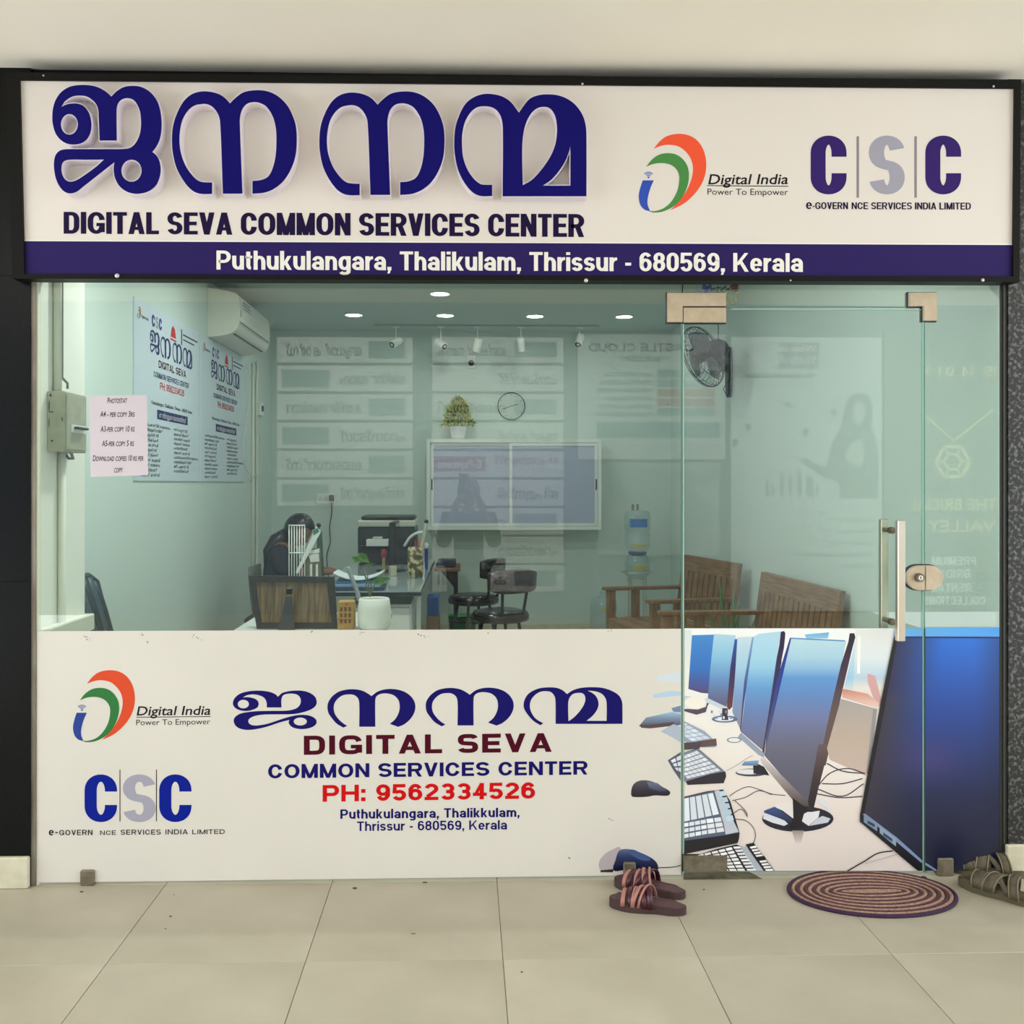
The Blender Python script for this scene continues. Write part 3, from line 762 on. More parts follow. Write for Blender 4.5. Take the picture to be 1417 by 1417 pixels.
# small smudges along the film's top edge
sm_ = MB()
for (x_, y_) in ((118, 880), (123, 885), (197, 879), (206, 888), (275, 884), (270, 880), (433, 874), (500, 876), (580, 878), (590, 882), (672, 875), (842, 873), (845, 1134), (791, 1186)):
    for t_ in range(3):
        a_, b_ = x_ + random.uniform(-4, 4), y_ + random.uniform(-2, 2)
        sm_.prism(ell(a_, b_, random.uniform(.6, 1.8), random.uniform(.4, .9), 6), None, lambda a, b: film(a, b, .0004))
sm_.build('paint_fleck', mat('grey_fleck', (130, 126, 112), .7), FILM)

def art(loops_list, mapper, off, name, m, par, back=None):
    mb = MB()
    for lp in loops_list: mb.prism(lp[0], None, lambda a, b: mapper(a, b, off), 0, holes=lp[1:])
    return mb.build(name, m, par)
def logo(mapper, par, fx, fy, mats3, t1, t2):
    for nm, m in zip(('orange', 'green', 'blue'), mats3):
        lp = [(fx(x), fy(y)) for x, y in SWOOSH[nm]]
        art([[lp]], mapper, .0005 + (.0001 if nm == 'orange' else 0.0003), 'logo_' + nm + '_stroke', m, par)
    mb = MB(); cx, cy = 162, 416
    mb.prism([(fx(x), fy(y)) for x, y in ell(cx, cy, 9, 7, 12)], None, lambda a, b: mapper(a, b, .0006))
    for r_ in (21, 35, 49):
        o_ = [(cx + r_ * math.cos(math.radians(a)), cy - r_ * math.sin(math.radians(a)) * .95) for a in range(40, 141, 10)]
        i_ = [(cx + (r_ - 7) * math.cos(math.radians(a)), cy - (r_ - 7) * math.sin(math.radians(a)) * .95) for a in range(140, 39, -10)]
        mb.prism([(fx(x), fy(y)) for x, y in o_ + i_], None, lambda a, b: mapper(a, b, .0006))
    mb.build('logo_signal', mats3[2], par)
# left group of the film
fx = lambda x: 101 + (870 + x * .16937 - 883.9) * .917
fy = lambda y: 927.5 + (175 + y * .16937 - 185.3) * .915
logo(film, FILM, fx, fy, (M['orange2'], M['green2'], M['blue2']), None, None)
t_ = MB(); btext(t_, 'Digital India', 189, 291, 990, 989, 13.2, film, offset=.013, shear=.2, off=.0005); t_.build('lettering', M['ink_black'], FILM); t_ = MB()
t_.prism([(188.5, 992), (291.5, 991), (291.5, 992), (188.5, 993)], None, lambda a, b: film(a, b, .0005)); t_.build('underline', M['ink_black'], FILM)
t_ = MB(); btext(t_, 'Power To Empower', 188.5, 291, 1003.6, 1002.2, 8.2, film, off=.0005); t_.build('lettering', M['ink_black'], FILM)
def csc(mapper, par, c1, g, bar, xs, y0, y1, bars, by0, by1, bw, m1, mg, mbar):
    hh = y1 - y0
    for i, (ch, a, b) in enumerate(xs):
        mb = MB(); gtext(mb, ch, a, b, y1, y1, hh, hh, .255, .155, mapper, off=.0005); mb.build('letter', mg if ch == 'S' else m1, par)
    for x in bars:
        mb = MB(); mb.prism([(x - bw / 2, by0), (x + bw / 2, by0), (x + bw / 2, by1), (x - bw / 2, by1)], None, lambda a, b: mapper(a, b, .0005)); mb.build('divider_bar', mbar, par)
csc(film, FILM, 0, 0, 0, [('C', 117, 162), ('S', 170, 215.5), ('C', 220.3, 265)], 1071.6, 1137.6, [166, 216.5], 1065, 1136.5, 1.2, M['csc_low'], M['ink_grey'], M['ink_black'])
for s_, c2, xa_, xb_, ya_, yb_, ch_ in (('e-', None, 67.5, 80, 1156.2, 1156.1, 10.5), ('GOVERN', .8, 82, 128, 1155.9, 1155.6, 7.4), ('NCE', .8, 138.5, 160.5, 1155.5, 1155.3, 6.2), ('SERVICES', .8, 167, 222.5, 1155.2, 1154.9, 7), ('INDIA', .8, 229, 260, 1154.8, 1154.5, 7), ('LIMITED', .8, 266, 311, 1154.4, 1154, 6.4)):
    t_ = MB(); gtext(t_, s_, xa_, xb_, ya_, yb_, ch_, ch_, .2, .16, film, sp=.22, off=.0005); bw(t_, M['ink_black'], FILM)
for lp in LOWWORD: art([lp], film, .0005, 'letter', M['ink_navy'], FILM)
t_ = MB(); gtext(t_, 'DIGITAL SEVA', 420.5, 763.5, 1044.6, 1040.4, 26.4, 26, .31, .215, film, sp=.2, off=.0005); bw(t_, M['ink_maroon'], FILM)
t_ = MB(); gtext(t_, 'COMMON SERVICES CENTER', 371, 813, 1077.3, 1071.8, 19.6, 18.8, .27, .19, film, sp=.14, off=.0005); bw(t_, M['ink_navy'], FILM)
t_ = MB(); gtext(t_, 'PH: 9562334526', 446.5, 740.5, 1109.5, 1105, 23, 22.6, .265, .2, film, sp=.13, off=.0005); bw(t_, M['ink_red'], FILM)
t_ = MB(); gtext(t_, 'Puthukulangara, Thalikkulam,', 471, 719, 1133.2, 1130.4, 13.2, 13, .225, .17, film, sp=.12, off=.0005); bw(t_, M['ink_navy'], FILM); t_ = MB()
gtext(t_, 'Thrissur - 680569, Kerala', 494, 701.5, 1150, 1147.8, 13.2, 13, .19, .16, film, sp=.12, off=.0005); bw(t_, M['ink_navy'], FILM)

# ------------------------------------------------------------------ sign board over the glass
SB = thing('sign_board', 'long white shop sign with raised blue Malayalam letters and purple address band above the glass', 'sign', at(708, 392, -.03))
sb_back = lambda a, b: Vector((sgn(a, b).x, .004, sgn(a, b).z))
O_ = [(9, 100), (1413, 110), (1411, 390), (17, 385.5)]
I_ = [(27, 111), (1404.5, 122.5), (1402, 382.5), (33.5, 379.3)]
fr = MB()
for i in range(4):
    j = (i + 1) % 4
    q = [O_[i], O_[j], I_[j], I_[i]]
    fr.prism(q, sb_back, lambda a, b: sgn(a, b, .012))
fr.build('frame', M['blackframe'], SB)
pn = MB(); pn.prism([(25, 109), (1406, 121), (1403.5, 384), (32, 381)], lambda a, b: sgn(a, b, -.02), lambda a, b: sgn(a, b, 0)); PANEL = pn.build('panel', M['sign_white'], SB)
bd = MB(); bd.prism([(32.4, 333.7), (1403, 339), (1402, 383), (33.4, 380)], lambda a, b: sgn(a, b, 0.0001), lambda a, b: sgn(a, b, .001)); bd.build('address_band', M['sign_blue'], SB)
# bright return line along the panel's top and left edge
ln = MB(); ln.prism([(27, 111), (1404.5, 122.5), (1404.5, 124), (27, 112.6)], lambda a, b: sgn(a, b, 0.0), lambda a, b: sgn(a, b, .004)); ln.prism([(32.6, 331.8), (1402.5, 337.2), (1402.5, 339), (32.6, 333.6)], lambda a, b: sgn(a, b, 0.0001), lambda a, b: sgn(a, b, .0015)); ln.build('panel_edge', M['ink_white'], SB)
for (x_, y_, r_) in ((60, 104.5, 1.2), (806, 116, 1.6), (1375, 119.5, 1.6), (162, 381.5, 3.2), (811, 388, 2.8), (1360, 387.5, 2.4), (1094, 388, 1.2)):
    b_ = MB(); p_ = sgn(x_, y_, .0125); b_.ball(p_, r_ * .00264, 10, 6, sc=(1, .6, 1)); b_.build('screw', mat('screw_zinc', (210, 205, 198), .3, metal=.6), SB)
# raised letters: white returns with a blue face
DEP = .055
def front(px, py, off): return sgn(px, py, off)
for lp in TOPWORD:
    mb = MB()
    # project the traced front outline straight back to the panel
    ny = Vector((0, 1, -SIGN_K)).normalized()
    f1 = lambda a, b: sgn(a, b, DEP); f0 = lambda a, b: sgn(a, b, DEP) + Vector((0, DEP - .0002, 0))
    body = []
    outer = inset(lp[0], -1.0); holes = [inset(h_, 1.0) for h_ in lp[1:]]
    mb.prism(outer, f0, f1, 0, holes=holes)
    L_ = mb.build('letter', M['letter_side'], SB)
    mf = MB(); mf.prism(lp[0], None, lambda a, b: sgn(a, b, DEP + .0012), 0, holes=lp[1:]); mf.build('letter_face', M['letter_blue'], L_)
for (x_, y_) in ((286, 150.5), (357.5, 148.5), (490.5, 152), (555, 151), (658, 157.5), (325, 272), (286.5, 273), (365, 272), (109, 270), (223, 257), (488, 274), (524, 274), (563, 275), (673, 276), (700, 276)):
    b_ = MB(); b_.ball(sgn(x_, y_, .004), .0022, 8, 4, sc=(1, 1, 1)); b_.build('fixing_pin', M['dark'], SB)
t_ = MB(); gtext(t_, 'DIGITAL SEVA COMMON SERVICES CENTER', 88, 808.5, 323.3, 328, 30.2, 31.8, .245, .165, sgn, sp=.075, off=.0006); bw(t_, M['ink_dark'], SB)
t_ = MB(); gtext(t_, 'Puthukulangara, Thalikulam, Thrissur - 680569, Kerala', 299.5, 1111, 373, 376.3, 26.3, 25.8, .215, .155, sgn, sp=.085, off=.0016); bw(t_, M['ink_white'], SB)
logo(sgn, SB, lambda x: 870 + x * .16937, lambda y: 175 + y * .16937, (M['orange'], M['green'], M['blue']), None, None)
t_ = MB(); btext(t_, 'Digital India', 980, 1090, 255, 254.6, 14.6, sgn, offset=.013, shear=.2, off=.0006); t_.build('lettering', M['ink_black'], SB); t_ = MB()
t_.prism([(978, 256.3), (1091, 257.2), (1091, 258.3), (978, 257.4)], None, lambda a, b: sgn(a, b, .0006)); t_.build('underline', M['ink_black'], SB)
t_ = MB(); btext(t_, 'Power To Empower', 979, 1090.5, 269.4, 270, 9, sgn, off=.0006); t_.build('lettering', M['ink_black'], SB)
csc(sgn, SB, 0, 0, 0, [('C', 1121.8, 1171.5), ('S', 1202.6, 1252), ('C', 1280.5, 1330)], 187.6, 269, [1187, 1267], 188.6, 273.6, 3.4, M['csc_top'], M['ink_grey'], M['ink_greybar'])
t_ = MB(); gtext(t_, 'e', 1115.5, 1123.5, 289.3, 289.3, 13, 13, .2, .13, sgn, off=.0006); bw(t_, M['ink_dark'], SB); t_ = MB()
gtext(t_, '-GOVERN', 1124.5, 1173.5, 289.3, 289.5, 9.6, 9.6, .21, .15, sgn, sp=.1, off=.0006); bw(t_, M['ink_dark'], SB); t_ = MB()
gtext(t_, 'NCE SERVICES INDIA LIMITED', 1178.5, 1343.5, 289.5, 290, 9.6, 9.6, .21, .15, sgn, sp=.1, off=.0006); bw(t_, M['ink_dark'], SB)

# ------------------------------------------------------------------ printed photograph of a computer room (flat print, vertex coloured)
PIC = []   # (layer, polygon, colour function)
def lay(poly, col): PIC.append((poly, col))
def vg(*stops):
    def f(x, y):
        if y <= stops[0][0]: return stops[0][1]
        for (a, ca), (b, cb) in zip(stops, stops[1:]):
            if y <= b:
                t = (y - a) / (b - a); return tuple(ca[i] + (cb[i] - ca[i]) * t for i in range(3))
        return stops[-1][1]
    return f
def fl_(c): return lambda x, y: c
def P_(txt, x0=920, y0=860, k=.3507): return [(x0 + a * k, y0 + b * k) for a, b, c_ in pts(txt)]
def A_(txt): return P_(txt, 940, 868, .18349)
def B_(txt): return P_(txt, 940, 1030, .18349)
def thick(P, w):
    L1 = []; L2 = []
    for i in range(len(P)):
        a = P[max(0, i - 1)]; b = P[min(len(P) - 1, i + 1)]; dx, dy = b[0] - a[0], b[1] - a[1]; l = math.hypot(dx, dy) or 1
        L1.append((P[i][0] - dy / l * w / 2, P[i][1] + dx / l * w / 2)); L2.append((P[i][0] + dy / l * w / 2, P[i][1] - dx / l * w / 2))
    return L1 + L2[::-1]
def line(P, w, c_): 
    for a, b in zip(P, P[1:]): lay(thick([a, b], w), fl_(c_))
def curve(P, n=6):
    P = [(a, b, False) for a, b in P]; P[0] = P[0][:2] + (True,); P[-1] = P[-1][:2] + (True,)
    q = smooth_loop(P, n); return q[:-(n - 1)] if n > 1 else q
DK = (30, 26, 38)
lay([(943, 868), (1384, 868), (1384, 1208), (943, 1208)], vg((868, (236, 240, 240)), (960, (234, 234, 230)), (1060, (232, 224, 216)), (1130, (226, 214, 206)), (1208, (222, 212, 204))))
# upper left windows glow
lay([(943, 870), (957, 872), (953, 955), (943, 960)], vg((870, (216, 224, 226)), (955, (236, 232, 222))))
lay([(943, 962), (980, 968), (978, 1000), (943, 1000)], vg((962, (190, 200, 220)), (985, (236, 232, 226))))
lay(ell(962, 972, 15, 8), fl_((238, 232, 220)))
lay(A_("0,620 60,640 130,660 200,640 215,590 235,560 215,545 200,600 140,620 60,615"), fl_((82, 72, 84)))
# far monitors
lay(A_("95,60 262,55 258,120 225,500 165,495 68,465"), vg((878, (66, 136, 206)), (925, (52, 112, 190)), (950, (72, 84, 146)), (962, (96, 66, 92))))
lay(A_("262,50 425,60 415,220 380,470 355,600 215,535 235,300"), vg((876, (176, 208, 226)), (905, (140, 196, 224)), (940, (98, 144, 196)), (975, (98, 92, 126))))
lay(A_("200,530 355,600 360,625 330,622 200,565"), fl_((198, 210, 220)))
lay(A_("418,90 438,88 425,330 400,600 375,625 358,600 385,300"), vg((884, (40, 90, 170)), (925, (50, 44, 96)), (985, (104, 60, 60))))
lay(A_("438,75 560,70 520,300 465,780 400,640 425,300"), vg((880, (196, 216, 228)), (925, (160, 200, 226)), (960, (120, 156, 204)), (1010, (140, 136, 156))))
lay(A_("548,80 562,72 535,250 485,600 465,790 458,770 490,400"), vg((880, (120, 170, 210)), (960, (60, 70, 130)), (1010, (90, 70, 90))))
lay(A_("562,70 600,50 765,30 755,110 740,200 690,560 630,930 465,790 510,420"), vg((875, (176, 212, 230)), (920, (156, 206, 228)), (950, (98, 156, 210)), (985, (104, 128, 180)), (1035, (112, 108, 132))))
lay(A_("765,35 790,28 800,45 792,140 770,270 720,520 655,830 640,960 625,940 680,600 735,230 755,130"), vg((872, (40, 22, 60)), (930, (50, 40, 84)), (1040, (74, 66, 84))))
lay(A_("465,795 635,945 640,985 600,965 470,850 440,830"), fl_((150, 160, 178)))
lay(A_("800,60 835,70 800,180 775,268 770,255 790,150"), fl_((240, 240, 238)))
lay(A_("835,78 845,82 790,320 740,560 690,760 645,965 655,830 735,400 790,220"), vg((882, (16, 50, 140)), (940, (36, 60, 140)), (1040, (90, 90, 120))))
# bright strip behind the main monitor's top
lay(A_("945,55 1130,38 1120,85 960,85"), vg((875, (96, 170, 220)), (885, (150, 200, 226))))
# main monitor
lay(A_("845,85 1260,105 1165,560 1060,1040 970,1350 640,965"), vg((884, (184, 216, 226)), (918, (160, 200, 222)), (938, (94, 148, 208)), (965, (96, 134, 190)), (990, (112, 124, 168)), (1030, (104, 104, 126)), (1080, (92, 92, 108)), (1118, (88, 86, 100))))
lay(A_("1285,45 1320,45 1328,75 1300,180 1230,480 1105,1040 1090,1046 1050,1046 1140,620 1220,280 1275,110"), vg((876, (34, 20, 48)), (930, (64, 46, 66)), (985, (98, 82, 80)), (1060, (92, 76, 74))))
lay(A_("845,78 1250,98 1250,108 845,88"), fl_((88, 140, 196)))
lay(B_("1050,0 1135,0 1050,330 1005,520 955,500 970,430"), vg((1030, (102, 86, 84)), (1080, (60, 46, 52)), (1124, (34, 26, 32))))
lay(B_("610,105 640,100 970,435 985,500 930,490 860,425 620,140"), vg((1050, (206, 200, 200)), (1080, (150, 140, 138)), (1120, (72, 60, 60))))
# right background: blue room, cabinet, papers
lay(A_("1330,20 1417,20 1417,560 1225,560 1250,420 1330,90"), vg((872, (226, 232, 232)), (915, (186, 212, 226)), (940, (150, 196, 222)), (960, (226, 222, 216))))
lay([(1185, 872), (1240, 870), (1222, 975), (1180, 958)], vg((872, (230, 232, 230)), (920, (214, 224, 228)), (934, (160, 196, 220)), (948, (226, 220, 214)), (975, (214, 206, 200))))
lay([(1187, 880), (1191, 880), (1190, 932), (1186, 932)], fl_((246, 244, 238)))
lay(P_("800,205 830,215 860,330 835,335 800,240"), fl_((206, 160, 160)))
lay(P_("700,265 800,285 850,325 835,342 700,300"), vg((950, (198, 120, 96)), (975, (226, 196, 186))))
lay(A_("1225,545 1417,590 1530,640 1500,760 1225,560"), fl_((236, 228, 222)))
lay(P_("695,305 838,345 795,610 650,545 640,500"), vg((968, (166, 160, 156)), (1020, (186, 168, 154)), (1070, (196, 176, 164))))
lay(P_("822,345 838,345 806,600 795,600"), fl_((150, 146, 150)))
for q_ in ("600,655 650,600 720,580 790,600", "620,640 700,640 780,620", "600,660 700,690 785,640", "600,680 690,695 780,690", "640,560 700,590 790,600"):
    line([(a, b) for a, b in curve(P_(q_), 5)], 1.6, (66, 60, 74))
# main stand
lay(ell(1104, 1133, 49.5, 18), fl_((34, 34, 48)))
lay(B_("640,520 690,500 760,540 820,600 790,615 700,590 630,560"), fl_((214, 216, 224)))
lay(B_("690,460 760,440 860,440 860,560 780,500"), fl_((226, 220, 216)))
lay(B_("945,510 1000,510 1060,500 1050,550 975,615 925,580"), fl_((222, 222, 226)))
lay(B_("1045,405 1100,430 1155,490 1140,500 1080,460 1035,425"), fl_((218, 220, 228)))
lay(B_("1080,540 1140,560 1120,590 980,615 1040,560"), fl_((196, 200, 212)))
lay(B_("640,500 720,470 850,560 850,600 760,560 640,515"), vg((1115, (60, 90, 150)), (1140, (34, 36, 60))))
lay(B_("855,405 985,500 930,530 920,600 960,625 820,640 860,560"), fl_((26, 22, 28)))
lay(B_("850,650 940,650 920,740 880,740"), vg((1150, (150, 138, 134)), (1166, (214, 202, 196))))
# second stand
lay(ell(1040, 1069, 22, 5.5), fl_((66, 70, 92))); lay(ell(1036, 1068, 17, 3.6), fl_((224, 222, 222)))
lay(B_("555,130 640,170 680,235 560,220"), fl_((38, 34, 46)))
lay(B_("490,130 600,120 590,160 470,160"), vg((1052, (130, 170, 206)), (1060, (90, 110, 150))))
lay(ell(1003, 995, 18, 5), fl_((96, 112, 150))); lay(ell(1002, 995, 13, 3), fl_((226, 226, 228))); lay(A_("325,610 365,610 370,700 320,700"), fl_((70, 52, 66)))
lay(ell(1016, 1024, 10, 4), fl_((120, 140, 170))); lay(ell(1016, 1024, 8, 2.8), fl_((232, 228, 222)))
for _k in range(9): lay(ell(985 + _k * 3.3, 985 + (_k % 3) * 4, 1.6, 2.2, 8), fl_((210, 224, 236) if _k % 2 else (110, 140, 180)))
# cables on the desk
for q_ in ("380,390 440,350 520,320 600,340 700,375 800,385", "400,425 500,400 600,350 700,380", "420,425 480,480 510,520 512,550", "410,520 470,490 510,540", "425,565 500,575 560,630 575,690 560,745"):
    line(curve(B_(q_), 5), 1.0 if 'x' else 1, (64, 58, 62))
line(curve(B_("355,200 430,160 520,100 555,85"), 4), .8, (170, 168, 178))
# keyboards
def keyrows(A, Bq, C, D, nr, nc, col, gap=.18, gapc=.14, mi=None):
    for r in range(nr):
        for c_ in range(nc):
            u0, u1 = (c_ + gapc / 2) / nc, (c_ + 1 - gapc / 2) / nc; v0, v1 = (r + gap / 2) / nr, (r + 1 - gap / 2) / nr
            f = lambda u, v: ((A[0] * (1 - u) + Bq[0] * u) * (1 - v) + (D[0] * (1 - u) + C[0] * u) * v, (A[1] * (1 - u) + Bq[1] * u) * (1 - v) + (D[1] * (1 - u) + C[1] * u) * v)
            lay([f(u0, v0), f(u1, v0), f(u1, v1), f(u0, v1)], fl_(col if (r + c_) % 4 else tuple(min(255, k * 1.06) for k in col)))
def quad(txt): return B_(txt)
# upper keyboard behind (blurred)
lay([(918, 1003), (945, 997), (975, 1012), (992, 1028), (990, 1034), (965, 1034), (935, 1020)], fl_((150, 162, 186)))
lay([(964, 1026), (991, 1022), (992, 1032), (970, 1034)], fl_((96, 76, 76)))
keyrows((922, 1004), (946, 999), (984, 1022), (958, 1026), 5, 3, (206, 216, 228))
lay([(943, 1028), (972, 1026), (968, 1036), (943, 1038)], fl_((78, 66, 72)))
# middle keyboard
lay(P_("10,545 65,520 130,500 240,595 242,612 232,638 90,645 75,620"), fl_((46, 40, 48)))
lay(P_("12,545 65,520 130,503 235,592 180,602 78,632"), fl_((120, 130, 152)))
keyrows(P_("22,548 0,0")[0], P_("125,508 0,0")[0], P_("222,590 0,0")[0], P_("90,622 0,0")[0], 6, 7, (216, 220, 226), .25, .1)
# near keyboard
lay(B_("20,400 205,355 330,340 385,430 455,670 450,715 440,745 30,830 15,700"), fl_((28, 26, 32)))
lay(B_("20,405 210,362 270,350 455,665 345,685 20,730"), fl_((84, 96, 118)))
lay(B_("265,352 300,345 448,660 350,680 335,600"), fl_((190, 196, 206)))
keyrows(B_("30,405 0,0")[0], B_("255,360 0,0")[0], B_("305,530 0,0")[0], B_("30,590 0,0")[0], 1, 5, (214, 222, 230), .06, .16)
keyrows(B_("200,560 0,0")[0], B_("315,545 0,0")[0], B_("345,660 0,0")[0], B_("215,680 0,0")[0], 3, 2, (226, 230, 234), .2, .14)
keyrows(B_("28,590 0,0")[0], B_("200,560 0,0")[0], B_("215,680 0,0")[0], B_("28,715 0,0")[0], 3, 4, (222, 228, 234), .3, .14)
keyrows(B_("295,350 0,0")[0], B_("345,345 0,0")[0], B_("415,575 0,0")[0], B_("362,590 0,0")[0], 5, 1, (176, 200, 218), .22, .05)
# front keyboard
lay(B_("60,860 280,790 430,755 470,770 590,960 590,960 60,960"), fl_((26, 24, 30)))
lay(B_("500,755 560,742 725,960 640,960"), fl_((26, 24, 30)))
lay(B_("455,768 505,775 640,960 575,960"), fl_((170, 176, 190)))
keyrows(B_("130,835 0,0")[0], B_("395,770 0,0")[0], B_("505,960 0,0")[0], B_("190,960 0,0")[0], 7, 5, (236, 236, 236), .3, .16)
keyrows(B_("400,768 0,0")[0], B_("455,765 0,0")[0], B_("590,955 0,0")[0], B_("515,960 0,0")[0], 8, 1, (226, 228, 232), .35, .1)
keyrows(B_("525,770 0,0")[0], B_("575,760 0,0")[0], B_("718,955 0,0")[0], B_("655,960 0,0")[0], 9, 1, (236, 236, 236), .35, .1)
lay(B_("580,850 640,840 655,865 600,880"), fl_((26, 24, 30)))
# big monitor at right
def bigc(x, y):
    xl = 1237 + (1190 - 1237) * (y - 881) / (1128 - 881)
    d = max(0, min(1, (x - xl) / 70.0)); t = max(0, min(1, (y - 882) / 325.0))
    top = (26, 104, 206); mid = (28, 66, 148); low = (24, 30, 66); bot = (20, 22, 44)
    if t < .3: c_ = [top[i] + (mid[i] - top[i]) * (t / .3) for i in range(3)]
    elif t < .7: c_ = [mid[i] + (low[i] - mid[i]) * ((t - .3) / .4) for i in range(3)]
    else: c_ = [low[i] + (bot[i] - low[i]) * ((t - .7) / .3) for i in range(3)]
    dk = (58, 50, 60) if t > .25 else (46, 40, 70)
    g = math.exp(-(((x - 1285) / 45) ** 2 + ((y - 1050) / 30) ** 2)) * .35
    e = max(0, min(1, (x - 1350) / 36)) * .35 * (1 - t)
    c_ = [c_[i] * (1 - e) for i in range(3)]
    c_ = [c_[i] * d + dk[i] * (1 - d) for i in range(3)]
    pk = (112, 70, 130)
    return tuple(c_[i] * (1 - g) + pk[i] * g for i in range(3))
lay(P_("905,60 990,58 1324,58 1324,1000 1180,1000 1040,1000 770,765 850,330"), bigc)
lay([(1240, 868), (1384, 868), (1384, 881), (1237, 881)], lambda x, y: (70 + (1384 - x) * .2, 150 + (1384 - x) * .15, 226))
lay([(1238, 880.5), (1384, 881), (1384, 883.5), (1238, 883)], fl_((14, 34, 96)))
lay(P_("905,60 915,85 870,330 785,765 770,765 850,330"), fl_((22, 18, 26)))
lay(P_("770,765 790,762 900,850 1010,945 1040,985 1070,1000 1040,1000 1000,985 770,790"), vg((1128, (22, 26, 40)), (1204, (10, 12, 22))))
lay(P_("780,760 790,758 915,852 1015,942 1080,985 1080,992 1010,950 905,862"), fl_((120, 140, 176)))
lay(P_("785,765 838,798 838,828 785,792"), fl_((120, 138, 160))); lay(P_("848,808 912,855 912,888 848,835"), fl_((140, 156, 176)))
lay(P_("800,785 828,800 828,812 800,797"), fl_((40, 60, 90))); lay(P_("862,832 898,858 898,870 862,845"), fl_((40, 60, 90)))
line(curve(P_("720,985 790,945 840,915 900,905"), 6), 1.6, (30, 28, 36))
line(curve(P_("790,955 860,935 920,918"), 4), 1.6, (196, 186, 182))
# things of the picture that spill on the fixed pane's film
PICL = []
def spill():
    n0 = len(PIC)
    lay([(884, 1005), (894, 993), (930, 985), (943, 988), (943, 1003), (900, 1008)], vg((985, (150, 190, 216)), (1000, (96, 104, 130)), (1008, (70, 54, 66))))
    lay([(886, 1003), (898, 1003), (932, 999), (934, 1003), (898, 1008), (887, 1007)], fl_((84, 66, 74)))
    lay([(903, 961), (928, 956), (943, 957), (943, 962), (905, 966)], fl_((176, 204, 224)))
    lay([(908, 935), (943, 930), (943, 944), (912, 944)], fl_((206, 218, 226)))
    lay([(929, 980), (943, 976), (943, 986), (932, 985)], fl_((106, 132, 172)))
    lay([(914, 1012), (932, 1002), (943, 1006), (943, 1028), (930, 1020)], fl_((170, 182, 200)))
    lay([(924, 1052), (943, 1040), (943, 1082), (932, 1066)], fl_((80, 84, 104)))
    keyrows((927, 1052), (943, 1043), (943, 1070), (936, 1066), 3, 2, (214, 220, 228), .3, .2)
    lay(smooth_loop([(a, b, False) for a, b in P_("1182,548 1182,525 1190,505 1210,492 1240,490 1275,500 1300,515 1325,530 1328,540 1318,548 1270,547 1240,552 1192,553", 440, 900, .367)], 4), vg((1080, (80, 78, 92)), (1095, (42, 38, 50)), (1103, (30, 22, 30))))
    lay(P_("1240,495 1280,500 1318,530 1290,532 1250,520", 440, 900, .367), vg((1082, (110, 116, 140)), (1095, (60, 66, 92))))
    sm = lambda P: smooth_loop([(a, b, False) for a, b in P], 4)
    Mq = lambda t: P_(t, 820, 1170, .17643)
    lay(sm(Mq("50,165 60,110 105,60 160,30 215,15 220,100 175,185 80,205")), fl_((176, 166, 170)))
    lay(sm(Mq("210,40 280,28 360,50 440,85 495,125 514,165 505,200 340,198 240,194 165,194 180,115")), vg((1174, (96, 112, 150)), (1186, (44, 56, 96)), (1206, (14, 18, 42))))
    lay(sm(Mq("285,36 380,58 455,108 400,118 330,90")), fl_((66, 88, 136)))
    lay(Mq("62,195 165,185 160,210 62,210"), fl_((40, 30, 40)))
    line(curve(Mq("515,175 600,172 660,165 705,150"), 5), 1.3, (34, 30, 40))
    r = PIC[n0:]; del PIC[n0:]; return r
PICL = spill()
def clip(poly, ax, v, keep_less):
    out = []
    for i in range(len(poly)):
        a, b = poly[i], poly[(i + 1) % len(poly)]
        ia = (a[ax] <= v) if keep_less else (a[ax] >= v); ib = (b[ax] <= v) if keep_less else (b[ax] >= v)
        if ia: out.append(a)
        if ia != ib:
            t = (v - a[ax]) / (b[ax] - a[ax]); out.append((a[0] + (b[0] - a[0]) * t, a[1] + (b[1] - a[1]) * t))
    return out
